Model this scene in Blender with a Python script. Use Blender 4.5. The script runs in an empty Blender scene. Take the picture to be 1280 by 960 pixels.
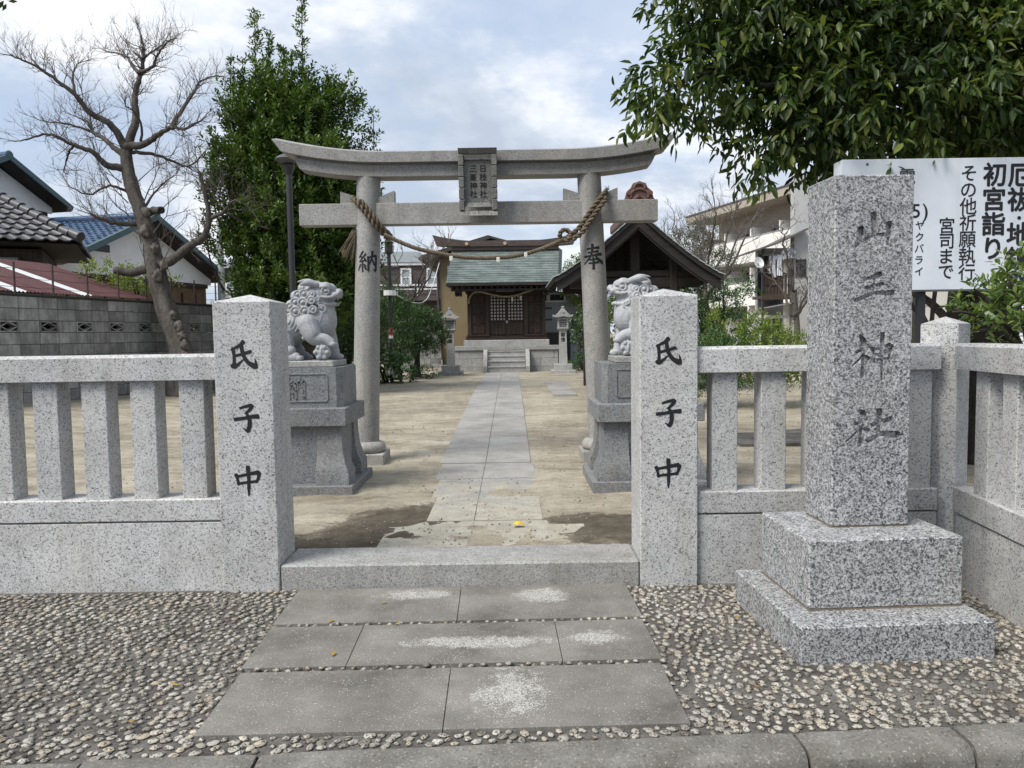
import bpy, bmesh, math, random
import numpy as np
from mathutils import Vector, Matrix
from mathutils import noise as mnoise

random.seed(7)
RNG = np.random.default_rng(11)
SC = bpy.context.scene
COL = SC.collection
R = math.radians

# ------------------------------------------------------------------ camera, world, sun
cam_data = bpy.data.cameras.new('camera')
cam_data.sensor_width = 36.0
cam_data.lens = 27.0
cam_data.clip_start = 0.05
cam_data.clip_end = 3000
cam = bpy.data.objects.new('camera', cam_data)
COL.objects.link(cam)
PITCH = math.atan(62 / 960)
cam.matrix_world = (Matrix.Translation((0, 0, 1.5)) @ Matrix.Rotation(R(90) - PITCH, 4, 'X')
                    @ Matrix.Rotation(-0.0145, 4, 'Z'))
SC.camera = cam
SC.view_settings.view_transform = 'Standard'
SC.view_settings.look = 'None'
SC.view_settings.exposure = 0.74
SC.view_settings.gamma = 1.0

SUN_AZ, SUN_EL = math.atan2(-0.80, -0.60), R(52)      # light comes over the left shoulder
wd = bpy.data.worlds.new('World')
SC.world = wd
wd.use_nodes = True
wt = wd.node_tree
wt.nodes.clear()


def nd(nt, typ, ins=None, **props):
    n = nt.nodes.new(typ)
    for k, v in props.items():
        setattr(n, k, v)
    for k, v in (ins or {}).items():
        s = n.inputs[k]
        if isinstance(v, bpy.types.NodeSocket):
            nt.links.new(v, s)
        elif isinstance(v, bpy.types.Node):
            nt.links.new(v.outputs[0], s)
        else:
            s.default_value = v
    return n


def ramp(nt, fac, stops, mode='LINEAR'):
    n = nt.nodes.new('ShaderNodeValToRGB')
    n.color_ramp.interpolation = mode
    e = n.color_ramp.elements
    while len(e) < len(stops):
        e.new(0.5)
    for el, (p, c) in zip(e, stops):
        el.position = p
        el.color = (c, c, c, 1) if isinstance(c, (int, float)) else (*c, 1)
    nt.links.new(fac, n.inputs[0])
    return n.outputs[0]


def mixc(nt, fac, a, b, mode='MIX'):
    n = nd(nt, 'ShaderNodeMix', data_type='RGBA', blend_type=mode)
    for i, v in ((0, fac), (6, a), (7, b)):
        if isinstance(v, bpy.types.NodeSocket):
            nt.links.new(v, n.inputs[i])
        elif isinstance(v, (int, float)):
            n.inputs[i].default_value = v if i == 0 else (v, v, v, 1)
        else:
            n.inputs[i].default_value = (*v, 1)
    return n.outputs[2]


def mth(nt, op, a, b=None, c=None, clamp=False):
    n = nd(nt, 'ShaderNodeMath', operation=op, use_clamp=clamp)
    for i, v in enumerate((a, b, c)):
        if v is None:
            continue
        if isinstance(v, bpy.types.NodeSocket):
            nt.links.new(v, n.inputs[i])
        else:
            n.inputs[i].default_value = v
    return n.outputs[0]


def build_world():
    nt = wt
    sky = nd(nt, 'ShaderNodeTexSky', sky_type='NISHITA', sun_disc=False, sun_elevation=SUN_EL,
             sun_rotation=SUN_AZ, air_density=1.0, dust_density=1.5, ozone_density=1.2)
    tc = nd(nt, 'ShaderNodeTexCoord')
    sep = nd(nt, 'ShaderNodeSeparateXYZ', {0: tc.outputs['Generated']})
    zz = mth(nt, 'ADD', mth(nt, 'MAXIMUM', sep.outputs[2], 0.0), 0.22)
    u = mth(nt, 'DIVIDE', sep.outputs[0], zz)
    v = mth(nt, 'DIVIDE', sep.outputs[1], zz)
    p = nd(nt, 'ShaderNodeCombineXYZ', {0: u, 1: v, 2: 3.7})
    n1 = nd(nt, 'ShaderNodeTexNoise', {'Vector': p.outputs[0], 'Scale': 1.05, 'Detail': 8.0, 'Roughness': 0.56, 'Distortion': 0.55})
    n2 = nd(nt, 'ShaderNodeTexNoise', {'Vector': p.outputs[0], 'Scale': 3.4, 'Detail': 7.0, 'Roughness': 0.6})
    n3 = nd(nt, 'ShaderNodeTexNoise', {'Vector': p.outputs[0], 'Scale': 0.7, 'Detail': 4.0})
    shade = mth(nt, 'ADD', mth(nt, 'MULTIPLY', n1.outputs[0], 0.65), mth(nt, 'MULTIPLY', n2.outputs[0], 0.35))
    cloud = ramp(nt, shade, [(0.40, (5.0, 5.7, 6.8)), (0.465, (6.0, 6.7, 7.8)), (0.515, (7.8, 8.3, 9.0)), (0.57, (9.5, 9.7, 10.1))])
    holes = ramp(nt, mth(nt, 'ADD', mth(nt, 'MULTIPLY', n3.outputs[0], 0.7), mth(nt, 'MULTIPLY', n2.outputs[0], 0.3)),
                 [(0.43, 0.25), (0.53, 1.0)])
    col = mixc(nt, holes, mixc(nt, 0.62, sky.outputs[0], (6.3, 7.6, 9.8)), cloud)
    bg = nd(nt, 'ShaderNodeBackground', {'Color': col, 'Strength': 0.067})
    nd(nt, 'ShaderNodeOutputWorld', {'Surface': bg})


build_world()
sd = bpy.data.lights.new('sun', 'SUN')
sd.energy = 2.85
sd.angle = R(26)
sd.color = (1.0, 0.965, 0.91)
sun = bpy.data.objects.new('sun', sd)
COL.objects.link(sun)
sun.rotation_euler = Vector((-math.sin(SUN_AZ) * math.cos(SUN_EL), -math.cos(SUN_AZ) * math.cos(SUN_EL), -math.sin(SUN_EL))).to_track_quat('-Z', 'Y').to_euler()

# ------------------------------------------------------------------ materials
MATS = {}


def mat(name, fn):
    if name in MATS:
        return MATS[name]
    m = bpy.data.materials.new(name)
    m.use_nodes = True
    nt = m.node_tree
    nt.nodes.clear()
    out = nd(nt, 'ShaderNodeOutputMaterial')
    sh = fn(nt)
    nt.links.new(sh, out.inputs[0])
    MATS[name] = m
    return m


def coords(nt, scale=(1, 1, 1), world=False):
    if world:
        g = nd(nt, 'ShaderNodeNewGeometry')
        v = g.outputs['Position']
    else:
        tc = nd(nt, 'ShaderNodeTexCoord')
        oi = nd(nt, 'ShaderNodeObjectInfo')
        v = nd(nt, 'ShaderNodeVectorMath', {0: tc.outputs['Object'], 1: nd(nt, 'ShaderNodeVectorMath', {0: (37.1, 21.7, 11.3), 'Scale': oi.outputs['Random']}, operation='SCALE').outputs[0]}, operation='ADD').outputs[0]
    if scale != (1, 1, 1):
        v = nd(nt, 'ShaderNodeVectorMath', {0: v, 1: scale}, operation='MULTIPLY').outputs[0]
    return v


def noise(nt, v, s, detail=4.0, rough=0.5, dist=0.0):
    return nd(nt, 'ShaderNodeTexNoise', {'Vector': v, 'Scale': s, 'Detail': detail, 'Roughness': rough, 'Distortion': dist}).outputs[0]


def bsdf(nt, color, rough=0.7, bump=None, bstr=0.3, bdist=0.01, spec=0.4, metal=0.0, sheen=None):
    b = nd(nt, 'ShaderNodeBsdfPrincipled', {'Specular IOR Level': spec, 'Metallic': metal})
    for k, v in (('Base Color', color), ('Roughness', rough)):
        if isinstance(v, bpy.types.NodeSocket):
            nt.links.new(v, b.inputs[k])
        elif isinstance(v, tuple):
            b.inputs[k].default_value = (*v, 1)
        else:
            b.inputs[k].default_value = v
    if bump is not None:
        bn = nd(nt, 'ShaderNodeBump', {'Strength': bstr, 'Distance': bdist, 'Height': bump})
        nt.links.new(bn.outputs[0], b.inputs['Normal'])
    return b.outputs[0]


def granite(name, c_dark, c_mid, c_light, c_hi, scale=130, pd=0.14, pm=0.4, stain=0.25, warm=(0.36, 0.32, 0.25), rough=0.65, world=False, streak=0.0):
    def fn(nt):
        v = coords(nt, world=world)
        vo = nd(nt, 'ShaderNodeTexVoronoi', {'Vector': v, 'Scale': scale, 'Randomness': 1.0})
        r = nd(nt, 'ShaderNodeSeparateColor', {0: vo.outputs['Color']}).outputs[0]
        vo2 = nd(nt, 'ShaderNodeTexVoronoi', {'Vector': v, 'Scale': scale * 0.52, 'Randomness': 1.0})
        r2 = nd(nt, 'ShaderNodeSeparateColor', {0: vo2.outputs['Color']}).outputs[1]
        g = mth(nt, 'ADD', mth(nt, 'MULTIPLY', r, 0.62), mth(nt, 'MULTIPLY', r2, 0.38))
        c = ramp(nt, g, [(0.0, c_dark), (pd, c_dark), (pd + 0.06, c_mid), (pm, c_mid), (pm + 0.12, c_light), (0.8, c_light), (0.92, c_hi)])
        big = noise(nt, v, 1.7, 6.0, 0.6)
        c = mixc(nt, mth(nt, 'MULTIPLY', ramp(nt, big, [(0.42, 0.0), (0.72, 1.0)]), stain), c, warm, 'MULTIPLY' if False else 'MIX')
        oi = nd(nt, 'ShaderNodeObjectInfo')
        c = mixc(nt, 1.0, c, ramp(nt, oi.outputs['Random'], [(0.0, 0.90), (1.0, 1.08)]), 'MULTIPLY')
        big2 = noise(nt, v, 5.0, 5.0, 0.65)
        c = mixc(nt, 1.0, c, ramp(nt, big2, [(0.3, 0.84), (0.7, 1.1)]), 'MULTIPLY')
        if streak:
            vs = nd(nt, 'ShaderNodeVectorMath', {0: v, 1: (9.0, 9.0, 0.8)}, operation='MULTIPLY').outputs[0]
            s = noise(nt, vs, 1.0, 5.0, 0.6)
            c = mixc(nt, mth(nt, 'MULTIPLY', ramp(nt, s, [(0.5, 0.0), (0.72, 1.0)]), streak), c, (0.10, 0.09, 0.075))
        return bsdf(nt, c, rough, g, 0.25, 0.004, 0.4)
    return mat(name, fn)


G_FENCE = granite('granite_fence', (0.10, 0.10, 0.10), (0.33, 0.33, 0.325), (0.49, 0.49, 0.485), (0.58, 0.58, 0.57), 195, 0.17, 0.34, 0.22, streak=0.22)
G_TORII = granite('granite_torii', (0.11, 0.108, 0.105), (0.215, 0.212, 0.203), (0.315, 0.31, 0.298), (0.41, 0.40, 0.38), 210, 0.16, 0.4, 0.35, streak=0.32)
G_PED = granite('granite_pedestal', (0.06, 0.066, 0.072), (0.14, 0.149, 0.158), (0.21, 0.22, 0.23), (0.30, 0.305, 0.31), 150, 0.16, 0.42, 0.2, streak=0.2)
G_MON = granite('granite_monument', (0.045, 0.047, 0.05), (0.16, 0.165, 0.172), (0.40, 0.405, 0.41), (0.60, 0.60, 0.60), 160, 0.22, 0.44, 0.14, rough=0.42, streak=0.12)
G_KOMA = granite('granite_statue', (0.22, 0.23, 0.245), (0.31, 0.32, 0.335), (0.38, 0.39, 0.405), (0.44, 0.45, 0.46), 190, 0.1, 0.35, 0.12, (0.22, 0.22, 0.21))
G_STEP = granite('granite_step', (0.10, 0.10, 0.095), (0.25, 0.247, 0.235), (0.38, 0.375, 0.36), (0.48, 0.47, 0.45), 210, 0.15, 0.4, 0.4, (0.22, 0.2, 0.16), streak=0.35)
G_HALL = granite('granite_hall', (0.17, 0.17, 0.165), (0.28, 0.28, 0.27), (0.36, 0.358, 0.345), (0.44, 0.43, 0.42), 90, 0.15, 0.4, 0.4, (0.2, 0.19, 0.165), streak=0.25)


def plain(name, col, rough=0.7, var=0.18, vs=3.0, spec=0.35, metal=0.0, bump=0.15, bs=60.0):
    def fn(nt):
        v = coords(nt)
        n = noise(nt, v, vs, 6.0, 0.62)
        c = mixc(nt, 1.0, col, ramp(nt, n, [(0.25, 1.0 - var), (0.75, 1.0 + var)]), 'MULTIPLY')
        return bsdf(nt, c, rough, noise(nt, v, bs, 3.0), bump, 0.004, spec, metal)
    return mat(name, fn)


def wood(name, a, b, scale=(2, 2, 2), along='z', rough=0.7):
    def fn(nt):
        s = {'z': (30, 30, 1.6), 'x': (1.6, 30, 30), 'y': (30, 1.6, 30)}[along]
        v = coords(nt, s)
        n = noise(nt, v, 1.0, 6.0, 0.6, 0.6)
        c = mixc(nt, ramp(nt, n, [(0.3, 0.0), (0.7, 1.0)]), a, b)
        n2 = noise(nt, coords(nt), 1.8, 4.0)
        c = mixc(nt, 1.0, c, ramp(nt, n2, [(0.3, 0.75), (0.7, 1.2)]), 'MULTIPLY')
        return bsdf(nt, c, rough, n, 0.3, 0.004, 0.3)
    return mat(name, fn)


def leafmat(name, cols, rough=0.42, trans=0.22, spec=0.5):
    def fn(nt):
        g = nd(nt, 'ShaderNodeNewGeometry')
        k = len(cols)
        n = ramp(nt, noise(nt, g.outputs['Position'], 1.7, 3.0, 0.6), [(0.32, 0.0), (0.68, 1.0)])
        f = mth(nt, 'ADD', mth(nt, 'MULTIPLY', g.outputs['Random Per Island'], 0.5), mth(nt, 'MULTIPLY', n, 0.5))
        c = ramp(nt, f, [((i + 0.5) / k, x) for i, x in enumerate(cols)])
        b = nd(nt, 'ShaderNodeBsdfPrincipled', {'Base Color': c, 'Roughness': rough, 'Specular IOR Level': spec})
        t = nd(nt, 'ShaderNodeBsdfTranslucent', {'Color': mixc(nt, 1.0, c, (1.5, 1.7, 0.7), 'MULTIPLY')})
        return nd(nt, 'ShaderNodeMixShader', {0: trans, 1: b.outputs[0], 2: t.outputs[0]}).outputs[0]
    return mat(name, fn)


def barkmat(name, a, b, s=1.0):
    def fn(nt):
        v = coords(nt, (9 * s, 9 * s, 3 * s))
        n = noise(nt, v, 1.0, 8.0, 0.7, 0.8)
        n2 = noise(nt, coords(nt), 22 * s, 5.0, 0.7)
        c = mixc(nt, ramp(nt, n, [(0.3, 0.0), (0.68, 1.0)]), a, b)
        c = mixc(nt, 1.0, c, ramp(nt, n2, [(0.3, 0.65), (0.7, 1.25)]), 'MULTIPLY')
        h = mth(nt, 'ADD', n, mth(nt, 'MULTIPLY', n2, 0.6))
        return bsdf(nt, c, 0.85, h, 0.9, 0.03, 0.2)
    return mat(name, fn)


INK = plain('black_ink', (0.012, 0.012, 0.013), 0.6, 0.2)
BLACK_METAL = plain('black_metal', (0.03, 0.03, 0.033), 0.45, 0.15)
GREY_METAL = plain('grey_metal', (0.10, 0.10, 0.105), 0.4, 0.15, metal=0.3)
STEEL = plain('steel', (0.45, 0.45, 0.46), 0.35, 0.15, metal=0.8)
DARKWOOD = wood('dark_wood', (0.016, 0.013, 0.011), (0.042, 0.034, 0.03), along='x')
DARKWOOD_Z = wood('dark_wood_upright', (0.016, 0.013, 0.011), (0.042, 0.034, 0.03), along='z')
HALLWOOD = wood('hall_wood', (0.022, 0.015, 0.012), (0.062, 0.042, 0.032), along='z')
HALLWOOD_X = wood('hall_wood_level', (0.022, 0.014, 0.011), (0.065, 0.040, 0.03), along='x')
PLANKWOOD = wood('brown_plank', (0.075, 0.048, 0.026), (0.15, 0.10, 0.058), along='z')
WHITE_PAINT = plain('white_paint', (0.72, 0.73, 0.74), 0.5, 0.05)
PAPER = plain('white_paper', (0.62, 0.60, 0.54), 0.9, 0.05)
PLASTER = plain('white_plaster', (0.66, 0.67, 0.68), 0.85, 0.08)
OCHRE = plain('ochre_plaster', (0.225, 0.175, 0.10), 0.9, 0.1)
GLASS = plain('window_glass', (0.035, 0.042, 0.05), 0.08, 0.1, spec=0.7, bump=0.0)


def copper(name, a, b, c):
    def fn(nt):
        v = coords(nt, world=True)
        n = noise(nt, nd(nt, 'ShaderNodeVectorMath', {0: v, 1: (1.4, 1.4, 6.0)}, operation='MULTIPLY').outputs[0], 1.6, 6.0, 0.65)
        n2 = noise(nt, v, 14.0, 4.0)
        col = ramp(nt, mth(nt, 'ADD', mth(nt, 'MULTIPLY', n, 0.75), mth(nt, 'MULTIPLY', n2, 0.25)), [(0.34, a), (0.5, b), (0.64, c)])
        return bsdf(nt, col, 0.55, n2, 0.15, 0.004, 0.4, 0.15)
    return mat(name, fn)


COPPER = copper('green_copper', (0.075, 0.092, 0.087), (0.13, 0.158, 0.148), (0.19, 0.232, 0.215))
COPPER_BROWN = copper('brown_copper', (0.05, 0.036, 0.030), (0.075, 0.056, 0.048), (0.10, 0.078, 0.068))

# ------------------------------------------------------------------ mesh helpers
WLOC = {}


def wloc(o):
    return WLOC.get(o.name, Vector((0, 0, 0))) if o else Vector((0, 0, 0))


class MB:
    def __init__(self):
        self.v, self.f = [], []

    def add(self, vs, fs, M=None):
        b = len(self.v)
        self.v += [tuple(M @ Vector(p)) if M else tuple(p) for p in vs]
        self.f += [tuple(i + b for i in q) for q in fs]
        return self

    def box(self, x0, x1, y0, y1, z0, z1, bev=0.0, M=None):
        if bev <= 0:
            vs = [(x, y, z) for z in (z0, z1) for y in (y0, y1) for x in (x0, x1)]
            fs = [(0, 2, 3, 1), (4, 5, 7, 6), (0, 1, 5, 4), (2, 6, 7, 3), (0, 4, 6, 2), (1, 3, 7, 5)]
            return self.add(vs, fs, M)
        vs, idx = [], {}
        lo, hi = (x0, y0, z0), (x1, y1, z1)
        for c in [(i, j, k) for i in (0, 1) for j in (0, 1) for k in (0, 1)]:
            for ax in range(3):
                p = []
                for d in range(3):
                    e = hi[d] if c[d] else lo[d]
                    if d != ax:
                        e += -bev if c[d] else bev
                    p.append(e)
                idx[c, ax] = len(vs)
                vs.append(tuple(p))
        fs = []
        for ax in range(3):
            o1, o2 = [d for d in range(3) if d != ax]
            for s in (0, 1):
                q = []
                for a, b in ((0, 0), (1, 0), (1, 1), (0, 1)):
                    c = [0, 0, 0]
                    c[ax], c[o1], c[o2] = s, a, b
                    q.append(idx[tuple(c), ax])
                fs.append(tuple(q))
            for a in (0, 1):
                for b in (0, 1):
                    c0, c1 = [0, 0, 0], [0, 0, 0]
                    c0[o1] = c1[o1] = a
                    c0[o2] = c1[o2] = b
                    c1[ax] = 1
                    c0, c1 = tuple(c0), tuple(c1)
                    fs.append((idx[c0, o1], idx[c1, o1], idx[c1, o2], idx[c0, o2]))
        for c in [(i, j, k) for i in (0, 1) for j in (0, 1) for k in (0, 1)]:
            fs.append((idx[c, 0], idx[c, 1], idx[c, 2]))
        return self.add(vs, fs, M)

    def frustum(self, b, zb, t, zt, M=None):
        """b, t = (x0, x1, y0, y1) rectangles at heights zb, zt"""
        vs = [(b[0], b[2], zb), (b[1], b[2], zb), (b[1], b[3], zb), (b[0], b[3], zb),
              (t[0], t[2], zt), (t[1], t[2], zt), (t[1], t[3], zt), (t[0], t[3], zt)]
        return self.add(vs, [(3, 2, 1, 0), (4, 5, 6, 7), (0, 1, 5, 4), (1, 2, 6, 5), (2, 3, 7, 6), (3, 0, 4, 7)], M)

    def prism(self, poly, a0, a1, axis='y', M=None):
        """poly in the two other axes (order x,z for y; y,z for x; x,y for z)"""
        def P(p, a):
            return {'y': (p[0], a, p[1]), 'x': (a, p[0], p[1]), 'z': (p[0], p[1], a)}[axis]
        n = len(poly)
        vs = [P(p, a0) for p in poly] + [P(p, a1) for p in poly]
        fs = [tuple(range(n)), tuple(range(2 * n - 1, n - 1, -1))] + [(i, i + n, (i + 1) % n + n, (i + 1) % n) for i in range(n)]
        return self.add(vs, fs, M)

    def band(self, top, bot, a0, a1, axis='y', M=None):
        """thick strip between two equally long polylines, extruded along axis"""
        def P(p, a):
            return {'y': (p[0], a, p[1]), 'x': (a, p[0], p[1])}[axis]
        n = len(top)
        vs = [P(p, a) for a in (a0, a1) for l in (top, bot) for p in l]
        fs = []
        for i in range(n - 1):
            T0, T1, B0, B1 = i, i + 1, n + i, n + i + 1
            fs += [(T0, T1, B1, B0), (2 * n + T0, 2 * n + B0, 2 * n + B1, 2 * n + T1),
                   (T0, 2 * n + T0, 2 * n + T1, T1), (B0, B1, 2 * n + B1, 2 * n + B0)]
        fs += [(0, n, 3 * n, 2 * n), (n - 1, 3 * n - 1, 4 * n - 1, 2 * n - 1)]
        return self.add(vs, fs, M)

    def tube(self, pts, rad, n=8, cap=True, M=None):
        pts = [Vector(p) for p in pts]
        if not hasattr(rad, '__len__'):
            rad = [rad] * len(pts)
        vs, fs = [], []
        prev = None
        for i, p in enumerate(pts):
            t = (pts[min(i + 1, len(pts) - 1)] - pts[max(i - 1, 0)])
            if t.length < 1e-9:
                t = Vector((0, 0, 1))
            t.normalize()
            a = prev if prev is not None else (Vector((1, 0, 0)) if abs(t.x) < 0.8 else Vector((0, 1, 0)))
            a = (a - t * a.dot(t))
            if a.length < 1e-6:
                a = t.orthogonal()
            a.normalize()
            prev = a
            b = t.cross(a)
            for k in range(n):
                w = 2 * math.pi * k / n
                vs.append(p + (a * math.cos(w) + b * math.sin(w)) * rad[i])
        for i in range(len(pts) - 1):
            for k in range(n):
                k2 = (k + 1) % n
                fs.append((i * n + k, i * n + k2, (i + 1) * n + k2, (i + 1) * n + k))
        if cap:
            fs.append(tuple(range(n - 1, -1, -1)))
            m = (len(pts) - 1) * n
            fs.append(tuple(range(m, m + n)))
        return self.add(vs, fs, M)

    def lathe(self, prof, c=(0, 0, 0), n=24, M=None):
        vs, fs = [], []
        for r, z in prof:
            for k in range(n):
                w = 2 * math.pi * k / n
                vs.append((c[0] + r * math.cos(w), c[1] + r * math.sin(w), c[2] + z))
        for i in range(len(prof) - 1):
            for k in range(n):
                k2 = (k + 1) % n
                fs.append((i * n + k, i * n + k2, (i + 1) * n + k2, (i + 1) * n + k))
        fs.append(tuple(range(n - 1, -1, -1)))
        m = (len(prof) - 1) * n
        fs.append(tuple(range(m, m + n)))
        return self.add(vs, fs, M)

    def bar(self, p0, p1, w, h, M=None):
        """rectangular bar between two points, w sideways and h upward"""
        p0, p1 = Vector(p0), Vector(p1)
        t = (p1 - p0).normalized()
        up = Vector((0, 0, 1)) if abs(t.z) < 0.95 else Vector((0, 1, 0))
        s = t.cross(up).normalized()
        u = s.cross(t)
        vs = [p + s * a * w / 2 + u * b * h / 2 for p in (p0, p1) for a, b in ((-1, -1), (1, -1), (1, 1), (-1, 1))]
        return self.add(vs, [(0, 1, 2, 3), (7, 6, 5, 4), (0, 4, 5, 1), (1, 5, 6, 2), (2, 6, 7, 3), (3, 7, 4, 0)], M)

    def mesh(self, name, m=None, smooth=None, fix=True):
        me = bpy.data.meshes.new(name)
        me.from_pydata(self.v, [], self.f)
        if fix and len(self.f) < 60000:
            bm = bmesh.new()
            bm.from_mesh(me)
            bmesh.ops.recalc_face_normals(bm, faces=bm.faces)
            bm.to_mesh(me)
            bm.free()
        if m:
            me.materials.append(m)
        if smooth is not None:
            me.polygons.foreach_set('use_smooth', [True] * len(me.polygons))
            if smooth < 180:
                me.set_sharp_from_angle(angle=R(smooth))
        return me

    def build(self, name, m, parent=None, smooth=None, local=False, fix=True):
        o = wl = None
        if parent is not None and not local:
            w = wloc(parent)
            self.v = [(x - w.x, y - w.y, z - w.z) for x, y, z in self.v]
        me = self.mesh(name, m, smooth, fix)
        return link(name, me, parent)


def link(name, me, parent=None, loc=None):
    o = bpy.data.objects.new(name, me)
    COL.objects.link(o)
    if loc is not None:
        o.location = loc
    if parent is not None:
        o.parent = parent
        WLOC[o.name] = wloc(parent) + Vector(loc or (0, 0, 0))
    else:
        WLOC[o.name] = Vector(loc or (0, 0, 0))
    return o


def tag(o, label, cat, group=None, kind=None):
    o['label'] = label
    o['category'] = cat
    if group:
        o['group'] = group
    if kind:
        o['kind'] = kind
    return o


def thing(name, label, cat, loc=(0, 0, 0), rotz=0.0, group=None):
    o = bpy.data.objects.new(name, None)
    o.empty_display_size = 0.2
    COL.objects.link(o)
    o.location = loc
    o.rotation_euler = (0, 0, rotz)
    WLOC[o.name] = Vector(loc)
    return tag(o, label, cat, group)


def structure(o):
    o['kind'] = 'structure'
    return o


def stuff(o):
    o['kind'] = 'stuff'
    return o


def copy_tree(o, parent=None):
    c = o.copy()
    COL.objects.link(c)
    if parent is not None:
        c.parent = parent
    WLOC[c.name] = wloc(o)
    for ch in list(o.children):
        copy_tree(ch, c)
    return c


def part_copy(o, parent, loc=(0, 0, 0)):
    c = bpy.data.objects.new(o.name.split('.')[0], o.data)
    COL.objects.link(c)
    c.parent = parent
    c.location = loc
    return c


def baked(o):
    """apply the modifiers of o into its mesh"""
    dg = bpy.context.evaluated_depsgraph_get()
    me = bpy.data.meshes.new_from_object(o.evaluated_get(dg))
    o.modifiers.clear()
    o.data = me
    return o


# ------------------------------------------------------------------ lettering
_G = {}


def glyph(ch, bold=0.0):
    """flat outline of one character from the built-in font, centred, about 1 high"""
    if (ch, bold) not in _G:
        c = bpy.data.curves.new('g', 'FONT')
        c.body = ch
        c.offset = bold
        c.resolution_u = 3
        o = bpy.data.objects.new('g', c)
        COL.objects.link(o)
        me = bpy.data.meshes.new_from_object(o.evaluated_get(bpy.context.evaluated_depsgraph_get()))
        vs = [(v.co.x, v.co.y) for v in me.vertices]
        fs = [tuple(p.vertices) for p in me.polygons]
        bpy.data.objects.remove(o)
        bpy.data.curves.remove(c)
        bpy.data.meshes.remove(me)
        xs = [p[0] for p in vs]
        cx = (min(xs) + max(xs)) / 2
        _G[ch, bold] = ([(x - cx, y - 0.35) for x, y in vs], fs)
    return _G[ch, bold]


def crom(pts, n=6):
    out = []
    P = [pts[0]] + list(pts) + [pts[-1]]
    for i in range(1, len(P) - 2):
        a, b, c, d = (np.array(P[i + k], float) for k in (-1, 0, 1, 2))
        for t in np.linspace(0, 1, n, endpoint=False):
            out.append(0.5 * ((2 * b) + (-a + c) * t + (2 * a - 5 * b + 4 * c - d) * t * t + (-a + 3 * b - 3 * c + d) * t ** 3))
    out.append(np.array(pts[-1], float))
    return out


def strokes_strip(st):
    """quad strip faces for one stroke, robust to bends"""
    S = crom(st)
    vs, fs = [], []
    m = len(S)
    for i, p in enumerate(S):
        t = S[min(i + 1, m - 1)][:2] - S[max(i - 1, 0)][:2]
        t = t / (np.linalg.norm(t) + 1e-9)
        n = np.array([-t[1], t[0]])
        w = max(p[2], 0.004) / 2
        vs += [tuple(p[:2] + n * w), tuple(p[:2] - n * w)]
    for i in range(m - 1):
        fs.append((2 * i, 2 * i + 1, 2 * i + 3, 2 * i + 2))
    for i, e in ((0, -1), (m - 1, 1)):
        t = S[1][:2] - S[0][:2] if i == 0 else S[m - 1][:2] - S[m - 2][:2]
        t = t / (np.linalg.norm(t) + 1e-9)
        n = np.array([-t[1], t[0]])
        w = max(S[i][2], 0.004) / 2
        k = len(vs)
        vs += [tuple(S[i][:2] + n * w * 0.6 + e * t * w * 0.55), tuple(S[i][:2] - n * w * 0.6 + e * t * w * 0.7)]
        fs.append((2 * i, k, k + 1, 2 * i + 1))
    return vs, fs


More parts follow.
